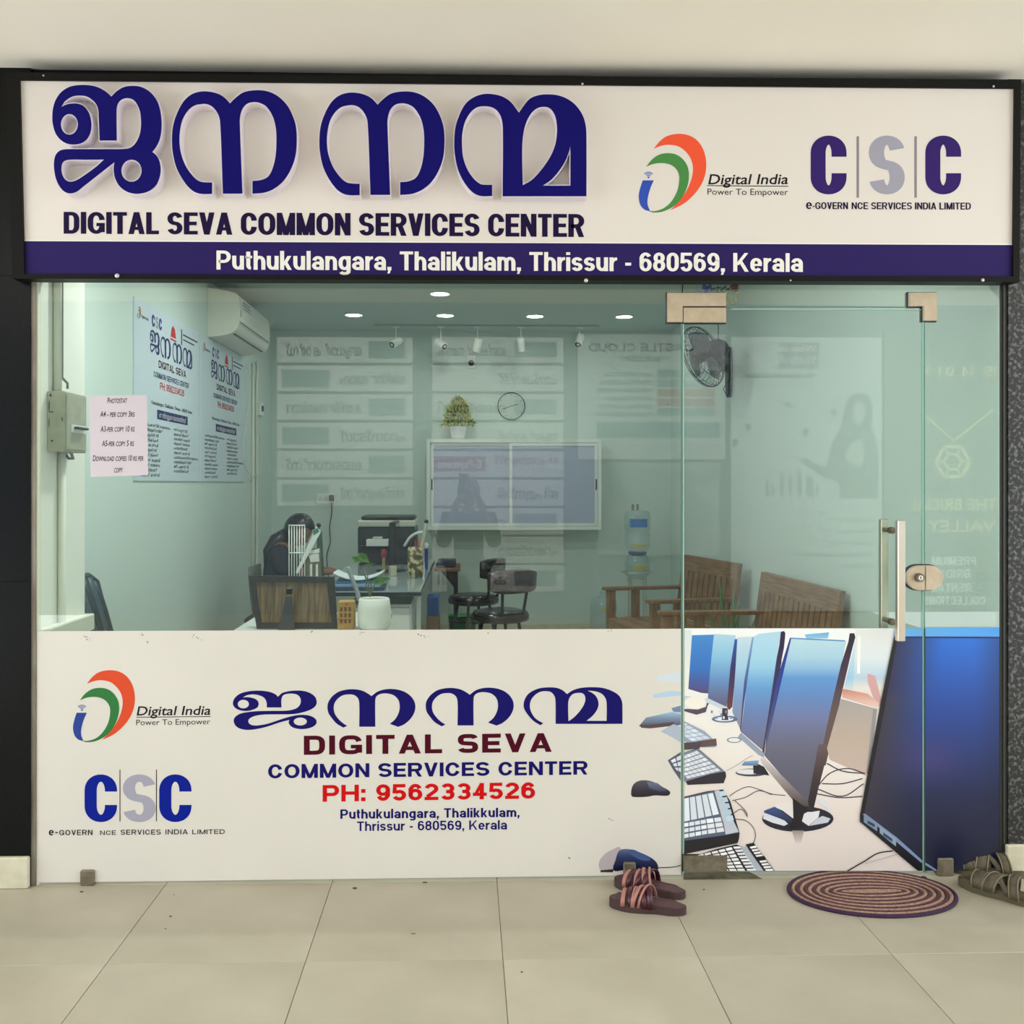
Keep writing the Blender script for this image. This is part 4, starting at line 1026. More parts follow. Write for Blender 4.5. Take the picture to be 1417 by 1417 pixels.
def picture(layers, x0, x1, ytop, ybot, name, par, mapper=film, base=.0001):
    vs = []; fs = []; cs = []
    for li, (poly, col) in enumerate(layers):
        P = [Vector((p[0], p[1], 0)) for p in poly]
        tris = tessellate_polygon([P])
        ys = [p[1] for p in poly]; xs_ = [p[0] for p in poly]
        step = 14.0
        for t in tris:
            tri = [tuple(poly[i][:2]) for i in t]
            tri = clip(tri, 0, x0, False); 
            if len(tri) > 2: tri = clip(tri, 0, x1, True)
            if len(tri) > 2: tri = clip(tri, 1, ytop(x0), False)
            if len(tri) > 2: tri = clip(tri, 1, ybot, True)
            if len(tri) < 3: continue
            y = math.floor(min(p[1] for p in tri) / step) * step; ymax = max(p[1] for p in tri)
            while y < ymax:
                sl = clip(clip(tri, 1, y, False), 1, y + step, True) if True else tri
                y += step
                if len(sl) < 3: continue
                cells = [sl]
                if col is bigc:
                    cells = []; x = math.floor(min(p[0] for p in sl) / step) * step; xm = max(p[0] for p in sl)
                    while x < xm:
                        c1 = clip(clip(sl, 0, x, False), 0, x + step, True); x += step
                        if len(c1) > 2: cells.append(c1)
                for c1 in cells:
                    b = len(vs)
                    for p in c1:
                        vs.append(mapper(p[0], p[1], base + li * .000012)); cs.append(col(p[0], p[1]))
                    fs.append(list(range(b, b + len(c1))))
    me = bpy.data.meshes.new(name)
    org = ORG.get(par.name, Vector())
    me.from_pydata([tuple(v - org) for v in vs], [], fs)
    ca = me.color_attributes.new('print', 'FLOAT_COLOR', 'POINT')
    for i, c_ in enumerate(cs): ca.data[i].color = (lin(c_[0]), lin(c_[1]), lin(c_[2]), 1)
    me.materials.append(MATS.get('printed_photo') or vc_mat('printed_photo', .3))
    o = bpy.data.objects.new(name, me); COL.objects.link(o); o.parent = par; ORG[o.name] = org
    return o
picture(PIC, 947, 1276.5, lambda x: 869.5, 1205, 'printed_picture', d1)
picture(PIC, 1280.5, 1383, lambda x: 868.5, 1205, 'printed_picture', w2)
picture(PICL, 880 - 60, 942, lambda x: 870, 1211, 'printed_picture', w1, base=.0004)
# ================================================================== inside the office
M['ac'] = mat('ivory_plastic', (226, 224, 208), .35)
M['white_pl'] = mat('white_plastic', (232, 234, 230), .35)
M['cab_frame'] = mat('white_aluminium_frame', (226, 230, 224), .35)
M['frost'] = mat('lilac_frosted_pane', (176, 182, 204), .25)
M['poster'] = mat('pale_blue_poster', (206, 218, 226), .5)
M['wood'] = mat('teak_wood', (146, 106, 66), .45, rgb2=(112, 78, 46), scale=9, stretch=(8, 1, 1), detail=5)
M['wood_y'] = mat('teak_wood_lengthwise', (150, 110, 70), .45, rgb2=(116, 82, 50), scale=9, stretch=(8, .6, 8), detail=5)
M['desk'] = mat('white_laminate', (222, 226, 224), .25)
M['desk_glass'] = mat('glossy_desk_glass', (176, 190, 190), .06)
M['dark_edge'] = mat('dark_edge_band', (34, 38, 44), .3)
M['greydk'] = mat('charcoal_plastic', (40, 44, 50), .4)
M['clear'] = glass_mat('clear_jar_plastic', (.9, .95, .94), .09, .05, smudge=.26, body=(.42, .55, .56))
M['lab_blue'] = mat('blue_label', (30, 110, 190), .4)
M['lab_yel'] = mat('yellow_label', (196, 176, 60), .4)
M['leaf'] = mat('green_leaf', (74, 128, 48), .4, rgb2=(104, 156, 66), scale=30)
M['leaf2'] = mat('aloe_leaf', (70, 122, 70), .4)
M['conduit'] = mat('white_conduit', (224, 224, 208), .5)
M['cable'] = mat('grey_cable', (120, 126, 118), .6)
M['cable_dk'] = mat('dark_cable', (50, 54, 54), .6)
M['skin'] = mat('brown_skin', (132, 88, 64), .55)
M['hair'] = mat('black_hair', (18, 18, 24), .35, rgb2=(34, 34, 42), scale=60, stretch=(1, 1, .15))
M['navy_cloth'] = mat('dark_slate_cloth', (32, 38, 50), .9, bump=.2, bscale=120)
M['vinylblk'] = mat('glossy_black_vinyl', (16, 18, 20), .18, bump=.15, bscale=30)
M['backmar'] = mat('maroon_black_vinyl', (36, 18, 24), .3, rgb2=(70, 40, 44), scale=60, lo=.5, hi=.7)

# -------- downlights, the last four added out of sight for more light
GL = 'recessed ceiling lights'
wh = ['far left of the row by the track', 'second from left in the row by the track', 'third from left in the row by the track', 'far right of the row by the track',
      'set alone in front of the row by the track', 'added unseen behind the sign for more light, middle left of the room', 'added unseen behind the sign for more light, middle right of the room', 'added unseen behind the sign for more light, front centre near the glass', 'added unseen behind the sign for more light, front right near the glass']
for i, (x, y) in enumerate(DOWN):
    t = thing('seen_and_added_downlight', 'small round recessed ceiling light, ' + (wh[i]), 'light', (x, y, CEIL), GL)
    r_ = MB(); r_.lathe([(.07, -.001), (.082, -.001), (.086, -.008), (.078, -.014), (.07, -.012), (.07, -.001)], (x, y, CEIL), 28); r_.build('trim_ring', M['white_pl'], t)
    r_ = MB(); r_.cyl((x, y, CEIL - .003), (x, y, CEIL - .009), .07, n=28); r_.build('diffuser', mat('lit_diffuser', (250, 255, 252), .5, emit=30.0), t)

# -------- track with spots on the ceiling close to the back wall
yT = 5.55
xa_, xb_ = at(517, 455, yT).x, at(829, 455, yT).x
tr = thing('track_light', 'white ceiling track with five little cylinder spots near the back wall', 'light', (0, yT, CEIL))
t_ = MB(); t_.box((xa_, yT - .012, CEIL - .016), (xb_, yT + .012, CEIL - .001), bev=.003); t_.build('rail', mat('grey_rail', (170, 178, 172), .4), tr)
for (px_, py_, dx, dy, dz) in ((548, 474, -.55, -.75, -.45), (610, 476, .6, -.7, -.5), (661, 477, -.22, .35, -.9), (721, 476, .12, .4, -.9), (802, 471, -.3, -.65, -.7)):
    c_ = at(px_, py_, yT); d_ = Vector((dx, dy, dz)).normalized()
    sp = MB(); sp.cyl((c_.x, yT, CEIL - .03), (c_.x, yT, c_.z + .02), .006, n=8); sp.box((c_.x - .03, yT - .012, CEIL - .028), (c_.x + .03, yT + .012, CEIL - .016)); 
    so = sp.build('spot_arm', M['white_pl'], tr)
    b_ = MB(); b_.cyl(c_ - d_ * .06, c_ + d_ * .065, .034, n=20); b_.cyl(c_ + d_ * .0655, c_ + d_ * .067, .029, n=20, mi=1); b_.cyl(c_ + d_ * .067, c_ + d_ * .0675, .014, n=12, mi=2)
    b_.build('spot_head', [mat('spot_white', (240, 242, 232), .4), M['dark'], M['steel_edge']], so)
# small camera on the back wall
c_ = at(652, 500, YB)
cc = thing('security_camera', 'tiny white dome eye camera high on the back wall under the track', 'camera', (c_.x, YB, c_.z))
b_ = MB(); b_.box((c_.x - .04, YB - .03, c_.z - .07), (c_.x + .04, YB - .0, c_.z + .06), bev=.012); b_.build('housing', M['white_pl'], cc)
b_ = MB(); b_.ball((c_.x, YB - .04, c_.z - .02), .03, 14, 10); b_.build('lens', M['dark'], cc)

# -------- wall cabinet with two sliding panes
yc = 5.63
a_, b_ = at(590.5, 607.5, yc), at(832, 733, yc)
cb = thing('wall_cabinet', 'white framed wall cabinet with two sliding lilac glass panes on the back wall', 'cabinet', (a_.x, YB, b_.z))
m_ = MB(); m_.box((a_.x + .002, yc + .03, b_.z), (b_.x - .002, YB - .001, a_.z)); m_.build('carcass', M['cab_frame'], cb)
def ringbox(mb, x0, x1, z0, z1, w, y0, y1):
    mb.box((x0, y0, z0), (x0 + w, y1, z1)); mb.box((x1 - w, y0, z0), (x1, y1, z1)); mb.box((x0 + w, y0, z1 - w), (x1 - w, y1, z1)); mb.box((x0 + w, y0, z0), (x1 - w, y1, z0 + w))
m_ = MB(); ringbox(m_, a_.x, b_.x, b_.z, a_.z, .032, yc - .012, yc + .03); m_.build('frame', M['cab_frame'], cb)
xm_ = at(707, 670, yc).x
for (x0, x1, yy, nm) in ((a_.x + .034, xm_ + .02, yc + .006, 'sliding_pane'), (xm_ - .015, b_.x - .034, yc - .008, 'sliding_pane')):
    m_ = MB(); ringbox(m_, x0, x1, b_.z + .034, a_.z - .034, .028, yy, yy + .012); so = m_.build(nm, M['cab_frame'], cb)
    m_ = MB(); m_.box((x0 + .026, yy + .004, b_.z + .06), (x1 - .026, yy + .008, a_.z - .06)); m_.build('pane', M['frost'], so)
    hx = x0 + .014 if x0 < a_.x + .1 else x1 - .014; zc = (a_.z + b_.z) / 2
    m_ = MB(); m_.box((hx - .006, yy - .003, zc - .05), (hx + .006, yy, zc + .05)); m_.build('finger_pull', M['dark'], so)
# plant on top of it
p_ = at(634, 606, yc + .12)
pl = thing('potted_plant', 'small yellow green leafy plant in a white pot on the wall cabinet', 'plant', (p_.x, yc + .12, a_.z))
m_ = MB(); m_.lathe([(0, 0), (.055, 0), (.062, .02), (.078, .115), (.082, .12), (.074, .12), (.07, .1), (0, .1)], (p_.x, yc + .12, a_.z + .001), 24); m_.build('pot', M['white_pl'], pl)
m_ = MB()
for i in range(760):
    th = random.uniform(0, 2 * PI); h_ = random.random(); r_ = (.16 * (1 - h_) ** .6 + .012) * random.uniform(.3, 1.0)
    c_ = Vector((p_.x + r_ * math.cos(th), yc + .12 + r_ * math.sin(th) * .8, a_.z + .13 + h_ * .27 + random.uniform(-.01, .01)))
    d_ = Vector((math.cos(th) * .7, math.sin(th) * .7, random.uniform(.3, 1.3))).normalized() * random.uniform(.024, .042); s_ = d_.orthogonal().normalized() * .011
    m_.add([c_ - d_ * .5, c_ + s_, c_ + d_ * .6, c_ - s_], [(0, 1, 2, 3)], random.choice((0, 0, 1, 2)))
tag(m_.build('foliage', [mat('yellow_green_leaf', (160, 168, 36), .5), mat('bright_yellow_leaf', (214, 208, 70), .5), mat('mid_green_leaf', (70, 100, 40), .5)], pl), kind='stuff')
# clock
c_ = at(707.5, 562, YB)
ck = thing('wall_clock', 'thin rimmed see-through round wall clock between plant and door', 'clock', (c_.x, YB, c_.z))
m_ = MB(); m_.tube([(c_.x + .13 * math.cos(2 * PI * i / 40), YB - .012, c_.z + .13 * math.sin(2 * PI * i / 40)) for i in range(40)], .004, 8, closed=True); m_.build('rim', mat('thin_bronze_rim', (66, 60, 50), .4), ck)
m_ = MB(); m_.cyl((c_.x, YB - .001, c_.z), (c_.x, YB - .008, c_.z), .128, n=40); m_.build('dial', mat('clock_dial', (190, 206, 196), .3), ck)
for i in range(12):
    m_ = MB(); t = i * PI / 6; m_.box((c_.x + .108 * math.sin(t) - .003, YB - .0095, c_.z + .108 * math.cos(t) - .003), (c_.x + .108 * math.sin(t) + .003, YB - .008, c_.z + .108 * math.cos(t) + .003)); m_.build('hour_mark', M['dark'], ck)
for ang, l_ in ((250, .095), (75, .065)):
    t = math.radians(ang); m_ = MB(); m_.tube([(c_.x, YB - .011, c_.z), (c_.x + l_ * math.sin(t), YB - .011, c_.z + l_ * math.cos(t))], .002, 6); m_.build('hand', M['dark'], ck)

# -------- socket and cord on the back wall
a_, b_ = at(438, 683, YB), at(463, 697, YB)
sk = thing('wall_socket', 'white double socket plate on the back wall with a dark cord hanging down', 'socket', (a_.x, YB, b_.z))
m_ = MB(); m_.box((a_.x, YB - .012, b_.z), (b_.x, YB - .0005, a_.z), bev=.003); m_.build('plate', M['white_pl'], sk)
for px_ in (444, 451): 
    q_ = at(px_, 690, YB); m_ = MB(); 
    for dx, dz in ((0, .012), (-.01, -.008), (.01, -.008)): m_.cyl((q_.x + dx, YB - .0125, q_.z + dz), (q_.x + dx, YB - .0135, q_.z + dz), .004, n=8)
    m_.build('outlet', M['dark'], sk)
q_ = at(459, 689, YB - .03); m_ = MB(); m_.box((q_.x - .022, YB - .05, q_.z - .03), (q_.x + .022, YB - .012, q_.z + .03), bev=.006); m_.build('plug', M['dark'], sk)
m_ = MB(); m_.tube([at(x_, y_, YB - .03) for x_, y_ in curve([(459, 695), (459, 710), (456, 730), (457, 750), (452, 770), (455, 800), (456, 840)], 5)], .005, 6); m_.build('cord', M['cable_dk'], sk)

# -------- air conditioner on the left wall
YA, YE = 3.58, 4.68
AC = thing('air_conditioner', 'ivory split air conditioner high on the left wall beside the posters', 'air conditioner', (XWL, YA, 2.5))
prof = smooth_loop(pts("0,2.51c 0,2.865c .19,2.83 .222,2.80 .226,2.63 .2,2.56 .12,2.525"), 4)
m_ = MB(); m_.prism(prof, lambda a, b: Vector((XWL + .001 + a, YE, b)), lambda a, b: Vector((XWL + .001 + a, YA, b)), smooth=False); m_.build('casing', M['ac'], AC)
m_ = MB(); m_.prism([(.2215, 2.80), (.2265, 2.80), (.2295, 2.63), (.224, 2.63)], lambda a, b: Vector((XWL + a, YE - .03, b)), lambda a, b: Vector((XWL + a, YA + .03, b))); m_.build('front_panel', mat('ac_panel', (232, 232, 222), .3), AC)
m_ = MB(); m_.box((XWL + .226, YA + .03, 2.618), (XWL + .2275, YE - .03, 2.626)); m_.box((XWL + .165, YA + .06, 2.5385), (XWL + .185, YE - .06, 2.545)); m_.build('air_slot', M['greydk'], AC)
m_ = MB(); m_.add([(XWL + .232, YA + .05, 2.61), (XWL + .232, YE - .05, 2.61), (XWL + .135, YE - .05, 2.528), (XWL + .135, YA + .05, 2.528)], [(0, 1, 2, 3)]); m_.build('louvre', mat('ac_louvre', (206, 208, 198), .3), AC)
for k in range(3):
    m_ = MB(); m_.box((XWL + .2275, YA + .12, 2.775 - k * .022), (XWL + .2315, YA + .36, 2.785 - k * .022)); m_.build('energy_sticker', mat('grey_sticker', (160, 150, 150), .5), AC)
m_ = MB(); m_.box((XWL + .229, YA + .035, 2.66), (XWL + .231, YA + .05, 2.71)); m_.build('badge', M['dark'], AC)

# -------- conduits, sockets and loose wire on the left wall
def pipe(P, r, name, label, m, par=None, n=8, cat='pipe'):
    mb = MB(); mb.tube(P, r, n)
    if par is None: return tag(mb.build(name, m), label, cat)
    return mb.build(name, m, par)
yp = atx(348, 600, XWL).y; zt_ = atx(345, 500, XWL).z
pipe([(XWL + .012, yp, 2.5), (XWL + .012, yp, .02)], .014, 'conduit', 'thin white conduit running down the left wall below the air conditioner', M['conduit'])
yp2 = atx(353, 600, XWL).y
dp = curve([(0, 2.53), (.02, 2.47), (.0, 2.3), (0, 1.6), (0, .02)], 5)
pipe([(XWL + .014, yp2 + a * 2, b) for a, b in dp], .011, 'drain_pipe', 'slim drain pipe curving from the air conditioner down the left wall', M['conduit'])
q_ = atx(357.5, 566, XWL)
sb2 = thing('switch_box', 'small white isolator switch on the left wall under the air conditioner', 'switch', (XWL, q_.y, q_.z))
m_ = MB(); m_.box((XWL + .001, q_.y - .03, q_.z - .06), (XWL + .03, q_.y + .1, q_.z + .06), bev=.006); m_.build('box', M['white_pl'], sb2)
m_ = MB(); m_.box((XWL + .03, q_.y + .0, q_.z - .02), (XWL + .04, q_.y + .05, q_.z + .03)); m_.build('rocker', M['greydk'], sb2)
wp = curve([(340, 505), (346, 520), (344, 560), (338, 600), (337, 635), (345, 655), (358, 655), (362, 630), (359, 600), (356, 575)], 5)
pipe([atx(a, b, XWL + .036) for a, b in wp], .004, 'loose_wire', 'thin white wire looping on the left wall below the air conditioner', M['conduit'], n=6, cat='wire')

# -------- posters on the left wall
def wposter(x0, x1, ztop, zbot, label):
    y0, y1 = atx(x0, 600, XWL).y, atx(x1, 600, XWL).y
    t = thing('poster', label, 'poster', (XWL, y0, zbot), 'service posters on the left wall')
    Hh = ztop - zbot; Wd = y1 - y0
    m_ = MB(); m_.box((XWL + .001, y0, zbot), (XWL + .008, y1, ztop)); sh = m_.build('sheet', M['poster'], t)
    mp = lambda a, b, o=0: Vector((XWL + .0085 + o, y0 + a * Wd, ztop - b * Hh))   # a 0..1 along, b 0..1 downward
    # word
    L0 = min(p[0] for g in TOPWORD for p in g[0]); L1 = max(p[0] for g in TOPWORD for p in g[0]); T0 = min(p[1] for g in TOPWORD for p in g[0]); T1 = max(p[1] for g in TOPWORD for p in g[0])
    for g in TOPWORD:
        mb = MB(); k = lambda lp: [(.2 + .66 * (x - L0) / (L1 - L0), .135 + .135 * (y - T0) / (T1 - T0)) for x, y in lp[::2]]
        mb.prism(k(g[0]), None, lambda a, b: mp(a, b, .0006), holes=[k(h_) for h_ in g[1:]]); mb.build('letter', M['ink_navy'], sh)
    def tx(s, a, b, y, c, v, m, fn='g', sp=.12, h=None):
        mb = MB()
        A = lambda p, q, o=0: mp(p, q, o)
        if fn == 'g': gtext2(mb, s, a, b, y, c, v, A, Wd, Hh, sp); return bw(mb, m, sh)
        else: btext(mb, s, a * Wd, b * Wd, y * Hh, y * Hh, c * Hh, lambda p, q, o=0: mp(p / Wd, q / Hh, o), off=.0006, offset=.01)
        return mb.build('lettering', m, sh)
    tx('DIGITAL SEVA', .32, .75, .338, .045, .26, M['ink_maroon'])
    tx('COMMON SERVICES CENTER', .25, .8, .40, .033, .2, M['ink_navy'])
    tx('PH: 9562334526', .34, .72, .462, .042, .2, M['ink_red'])
    tx('Puthukulangara, Thalikkulam, Thrissur - 680569, Kerala', .22, .86, .56, .022, .16, M['ink_black'], 'b')
    mb = MB(); mb.box(mp(.3, .64, .0003), mp(.78, .585, .0006)); mb.build('heading_bar', M['ink_navy'], sh)
    mb = MB(); btext(mb, 'ഞങ്ങളുടെ സേവനങ്ങൾ', .33 * Wd, .75 * Wd, .628 * Hh, .628 * Hh, .03 * Hh, lambda p, q, o=0: mp(p / Wd, q / Hh, o), off=.0009); mb.build('lettering', M['ink_white'], sh)
    # logos in the top row
    for nm, m in zip(('orange', 'green', 'blue'), (M['orange2'], M['green2'], M['blue2'])):
        mb = MB(); mb.prism([(.03 + x / 633 * .05, .035 + y / 700 * .075) for x, y in SWOOSH[nm][::2]], None, lambda a, b: mp(a, b, .0006)); mb.build('logo_stroke', m, sh)
    tx('Digital India', .085, .18, .095, .018, .2, M['ink_black'], 'b')
    for i, (ch, a) in enumerate((('C', .225), ('S', .275), ('C', .325))): tx(ch, a, a + .042, .115, .07, .27, M['ink_grey'] if ch == 'S' else M['csc_low'])
    mb = MB(); mb.prism([(.5, .12), (.515, .07), (.54, .045), (.57, .07), (.585, .12)], None, lambda a, b: mp(a, b, .0006)); mb.box(mp(.495, .14, .0003), mp(.59, .13, .0006)); mb.build('emblem', M['ink_red'], sh)
    mb = MB(); mb.box(mp(.67, .14, .0003), mp(.685, .04, .0006)); mb.box(mp(.70, .075, .0003), mp(.96, .066, .0006)); mb.box(mp(.70, .105, .0003), mp(.9, .097, .0006)); mb.build('emblem', M['ink_black'], sh)
    words = ['പാസ്പോർട്ട് സേവനം', 'പാൻ കാർഡ്', 'ആധാർ സേവനം', 'വൈദ്യുതി ബിൽ', 'ഇൻഷുറൻസ്', 'ഫാസ്ടാഗ്', 'ജി എസ് ടി', 'ലൈഫ് മിഷൻ', 'റേഷൻ കാർഡ്', 'ബാങ്കിംഗ്', 'വോട്ടർ ഐഡി']
    for ci, a in enumerate((.07, .55)):
        for r_ in range(11 - ci):
            mb = MB(); w_ = words[(r_ * 3 + ci * 4) % 11]
            btext(mb, w_, a * Wd, (a + .05 + .022 * len(w_)) * Wd, (.69 + r_ * .0285) * Hh, (.69 + r_ * .0285) * Hh, .017 * Hh, lambda p, q, o=0: mp(p / Wd, q / Hh, o), off=.0006, offset=.012)
            mb.build('lettering', M['ink_black'], sh)
    return t
def gtext2(mb, s, a, b, y, c, v, A, Wd, Hh, sp):
    # layout in metres so that letters keep their proportions
    gtext(mb, s, a * Wd, b * Wd, y * Hh, y * Hh, c * Hh, c * Hh, v, v * .8, lambda p, q, o=0: A(p / Wd, q / Hh, o), sp=sp, off=.0006)
wposter(184, 274.5, 2.5, 1.47, 'pale blue service poster on the left wall, nearer the glass front')
wposter(276.5, 337, 2.5, 1.47, 'pale blue service poster on the left wall, under the air conditioner')

# -------- paper notice on the glass
NP = thing('paper_notice', 'white paper price list taped to the inside of the glass at left', 'notice', at(125, 660, GT + .001))
ng = lambda a, b, o=0: at(a, b, -.0006 - o)
m_ = MB(); m_.prism([(123, 548), (203, 546.5), (205, 657.5), (125.5, 660)], lambda a, b: at(a, b, -.0001), lambda a, b: ng(a, b)); m_.build('sheet', mat('paper_white', (206, 196, 204), .7), NP)
for (s_, a, b, y_) in (('Photostat', 148.5, 175.5, 558), ('A4 - per copy 3rs', 138.5, 186, 577), ('A3-per copy 10 rs', 139, 186, 597.5), ('A5-per copy 5 rs', 141, 185, 617.5), ('Download copies 10 rs per', 128.5, 198.5, 638), ('copy', 157.5, 169.5, 654)):
    m_ = MB(); btext(m_, s_, a, b, y_, y_ - .4, 8.3, ng, offset=.011, caps=True, off=.0003, shear=.08); m_.build('lettering', M['ink_black'], NP)
NP['label'] = 'white paper copy price list stuck on the glass at left'

# -------- electric box on the pier
X0 = XL
y1_, y2_ = .10, .31
zt1, zb1 = at(65, 541, y1_).z, at(65, 625, y1_).z
EB = thing('electric_box', 'grey metal fuse box with a lever on the white pier at left', 'fuse box', (X0, y1_, zb1))
m_ = MB(); m_.box((X0 - .0035, y1_, zb1), (X0 + .062, y2_, zt1), bev=.003); m_.build('case', mat('grey_painted_steel', (184, 182, 162), .5, rgb2=(170, 168, 146), scale=20), EB)
m_ = MB(); m_.box((X0 + .062, y1_ + .01, zb1 + .01), (X0 + .066, y2_ - .008, zt1 - .01), bev=.001); m_.build('cover', mat('grey_painted_steel', (184, 182, 162)), EB)
m_ = MB(); m_.box((X0 + .066, y1_ + .05, zb1 + .075), (X0 + .069, y2_ - .02, zb1 + .105)); m_.build('breaker_window', M['white_pl'], EB)
m_ = MB(); m_.box((X0 + .069, y1_ + .07, zb1 + .088), (X0 + .088, y2_ - .04, zb1 + .097), bev=.002); m_.build('lever', M['greydk'], EB)
m_ = MB()
for (px_, py_, w_, h_) in ((70, 547, 3, 3), (68, 562, 1.4, 14), (71, 570, 6, 1.2), (68, 585, 1, 12), (72, 610, 3, 2), (86, 580, 1.2, 5)):
    m_.prism(ell(px_, py_, w_ / 1.6, h_ / 1.6, 7), None, lambda a, b: at(a, b, y1_ - .0006))
m_.build('chipped_paint', mat('chip_black', (40, 38, 34), .7), EB)
ym = .16
pipe([(X0 + .012, ym, CEIL), (X0 + .012, ym, zt1)], .016, 'conduit', 'white conduit above the fuse box on the pier', M['conduit'])
pipe([(X0 + .012, ym + .04, zb1), (X0 + .012, ym + .04, .02)], .015, 'conduit', 'white conduit below the fuse box on the pier', M['conduit'])
m_ = [at(x_, y_, .17) for x_, y_ in curve([(84, 388), (83, 430), (82.5, 467), (88, 500), (91, 538)], 5)]
pipe([Vector((X0 + .025 + (.02 if i > 18 else 0), p.y, p.z)) for i, p in enumerate(m_)], .005, 'power_cable', 'dark grey cable dropping into the fuse box top', M['cable'], cat='cable')
m_ = [at(x_, y_, .17) for x_, y_ in curve([(82.5, 467), (78, 500), (77, 540)], 5)]
pipe([Vector((X0 + .02, p.y, p.z)) for p in m_], .004, 'earth_wire', 'pale wire beside the grey cable above the fuse box', M['conduit'], cat='wire')
pipe([(X0 + .012, ym + .06, zb1 + .0), (X0 + .03, ym + .06, zb1 - .022), (X0 + .05, ym + .05, zb1 - .022), (X0 + .05, ym + .03, zb1)], .006, 'cable_loop', 'short grey cable loop under the fuse box', M['cable'], cat='cable')
m_ = MB(); m_.box((X0 - .0035, .02, at(70, 872, .1).z - .05), (X0 + .04, .46, at(70, 866, .1).z), bev=.004); tag(m_.build('cable_duct', M['conduit']), 'white plastic duct low on the pier at left, behind the film', 'duct')

# -------- reception desk (front) and long desk
DZ = .76
RX0, RX1 = -1.10, -.40
RD = thing('front_desk', 'white topped desk right behind the glass under the wooden frame', 'desk', (RX0, .9, 0))
m_ = MB(); m_.box((RX0, .88, DZ - .03), (RX1, 1.75, DZ), bev=.003); m_.build('desk_top', M['desk'], RD)
for x_ in (RX0 + .02, RX1 - .05): m_ = MB(); m_.box((x_, .9, 0), (x_ + .025, 1.72, DZ - .03)); m_.build('side_panel', M['desk'], RD)
m_ = MB(); m_.box((RX0 + .045, 1.68, .1), (RX1 - .05, 1.7, DZ - .03)); m_.build('modesty_panel', M['desk'], RD)
LY0, LY1, LX1 = 2.78, 5.55, -.29
LD = thing('long_desk', 'long glass topped office desk with a dark edge running back to the printer', 'desk', (-1.0, LY0, 0))
m_ = MB(); m_.prism([(-1.35, LY0), (LX1, LY0), (LX1, LY1), (-1.0, LY1), (-1.0, LY0 + .55), (-1.35, LY0 + .55)], lambda a, b: Vector((a, b, DZ - .03)), lambda a, b: Vector((a, b, DZ - .006))); m_.build('desk_top', M['dark_edge'], LD)
m_ = MB(); m_.prism([(-1.348, LY0 + .004), (LX1 - .003, LY0 + .004), (LX1 - .003, LY1), (-.998, LY1), (-.998, LY0 + .548), (-1.348, LY0 + .548)], lambda a, b: Vector((a, b, DZ - .0055)), lambda a, b: Vector((a, b, DZ))); m_.build('glass_sheet', M['desk_glass'], LD)
for (x_, y_) in ((-1.3, LY0 + .02), (LX1 - .05, LY0 + .4), (-.97, LY1 - .1), (LX1 - .05, LY1 - .1)):
    m_ = MB(); m_.box((x_, y_, 0), (x_ + .03, y_ + .5 if y_ < 3 and x_ < -1.2 else y_ + .04, DZ - .03)); m_.build('leg', M['desk'], LD)
DR = thing('drawer_unit', 'white drawer unit under the near end of the long desk', 'cabinet', (-.75, 2.9, 0))
m_ = MB(); m_.box((-.78, 2.92, .03), (-.36, 3.4, .66), bev=.004); m_.build('carcass', M['desk'], DR)
for k in range(3):
    m_ = MB(); m_.box((-.77, 2.9, .05 + k * .2), (-.37, 2.918, .24 + k * .2), bev=.004); d_ = m_.build('drawer', M['white_pl'], DR)
    m_ = MB(); m_.box((-.62, 2.888, .2 + k * .2), (-.52, 2.9, .212 + k * .2)); m_.build('drawer_pull', M['satin'], d_)

# wooden backed frame, seen from behind
yf = 1.12
FR = thing('picture_frame', 'dark frame with a wooden back and an easel leg on the front desk', 'picture frame', at(400, 867, yf))
lean = lambda a, b: at(a, b, yf + (b - 867) / 74 * -.05)
zoff = DZ - at(400, 867, yf).z
def fr_map(dy): return lambda a, b: lean(a, b) + Vector((0, dy, zoff + .001))
Of = [(343.5, 793), (462.5, 795), (467, 866.5), (355.5, 866.5)]; If = [(353, 802), (452.5, 803), (459, 858), (362, 858)]
m_ = MB()
for i in range(4):
    j = (i + 1) % 4; m_.prism([Of[i], Of[j], If[j], If[i]], fr_map(.016), fr_map(-.004))
m_.build('border', mat('black_brown_moulding', (26, 24, 24), .4), FR)
m_ = MB(); m_.prism(If, fr_map(.012), fr_map(.004)); m_.build('back_board', mat('streaked_wood_back', (132, 108, 76), .5, rgb2=(86, 66, 44), scale=14, stretch=(7, 1, .5), detail=6), FR)
m_ = MB(); m_.prism([(396, 822), (404, 822), (408, 868), (384, 868)], lambda a, b: at(a, b, yf - .02 - (b - 820) / 48 * .05) + Vector((0, .004, zoff)), lambda a, b: at(a, b, yf - .02 - (b - 820) / 48 * .05) + Vector((0, 0, zoff))); m_.build('easel_leg', M['greydk'], FR)
m_ = MB(); q_ = at(400, 818, yf - .02); m_.box((q_.x - .014, yf - .02, q_.z - .016), (q_.x + .014, yf + .0, q_.z + .014), bev=.003); m_.build('hinge', M['dark'], FR)

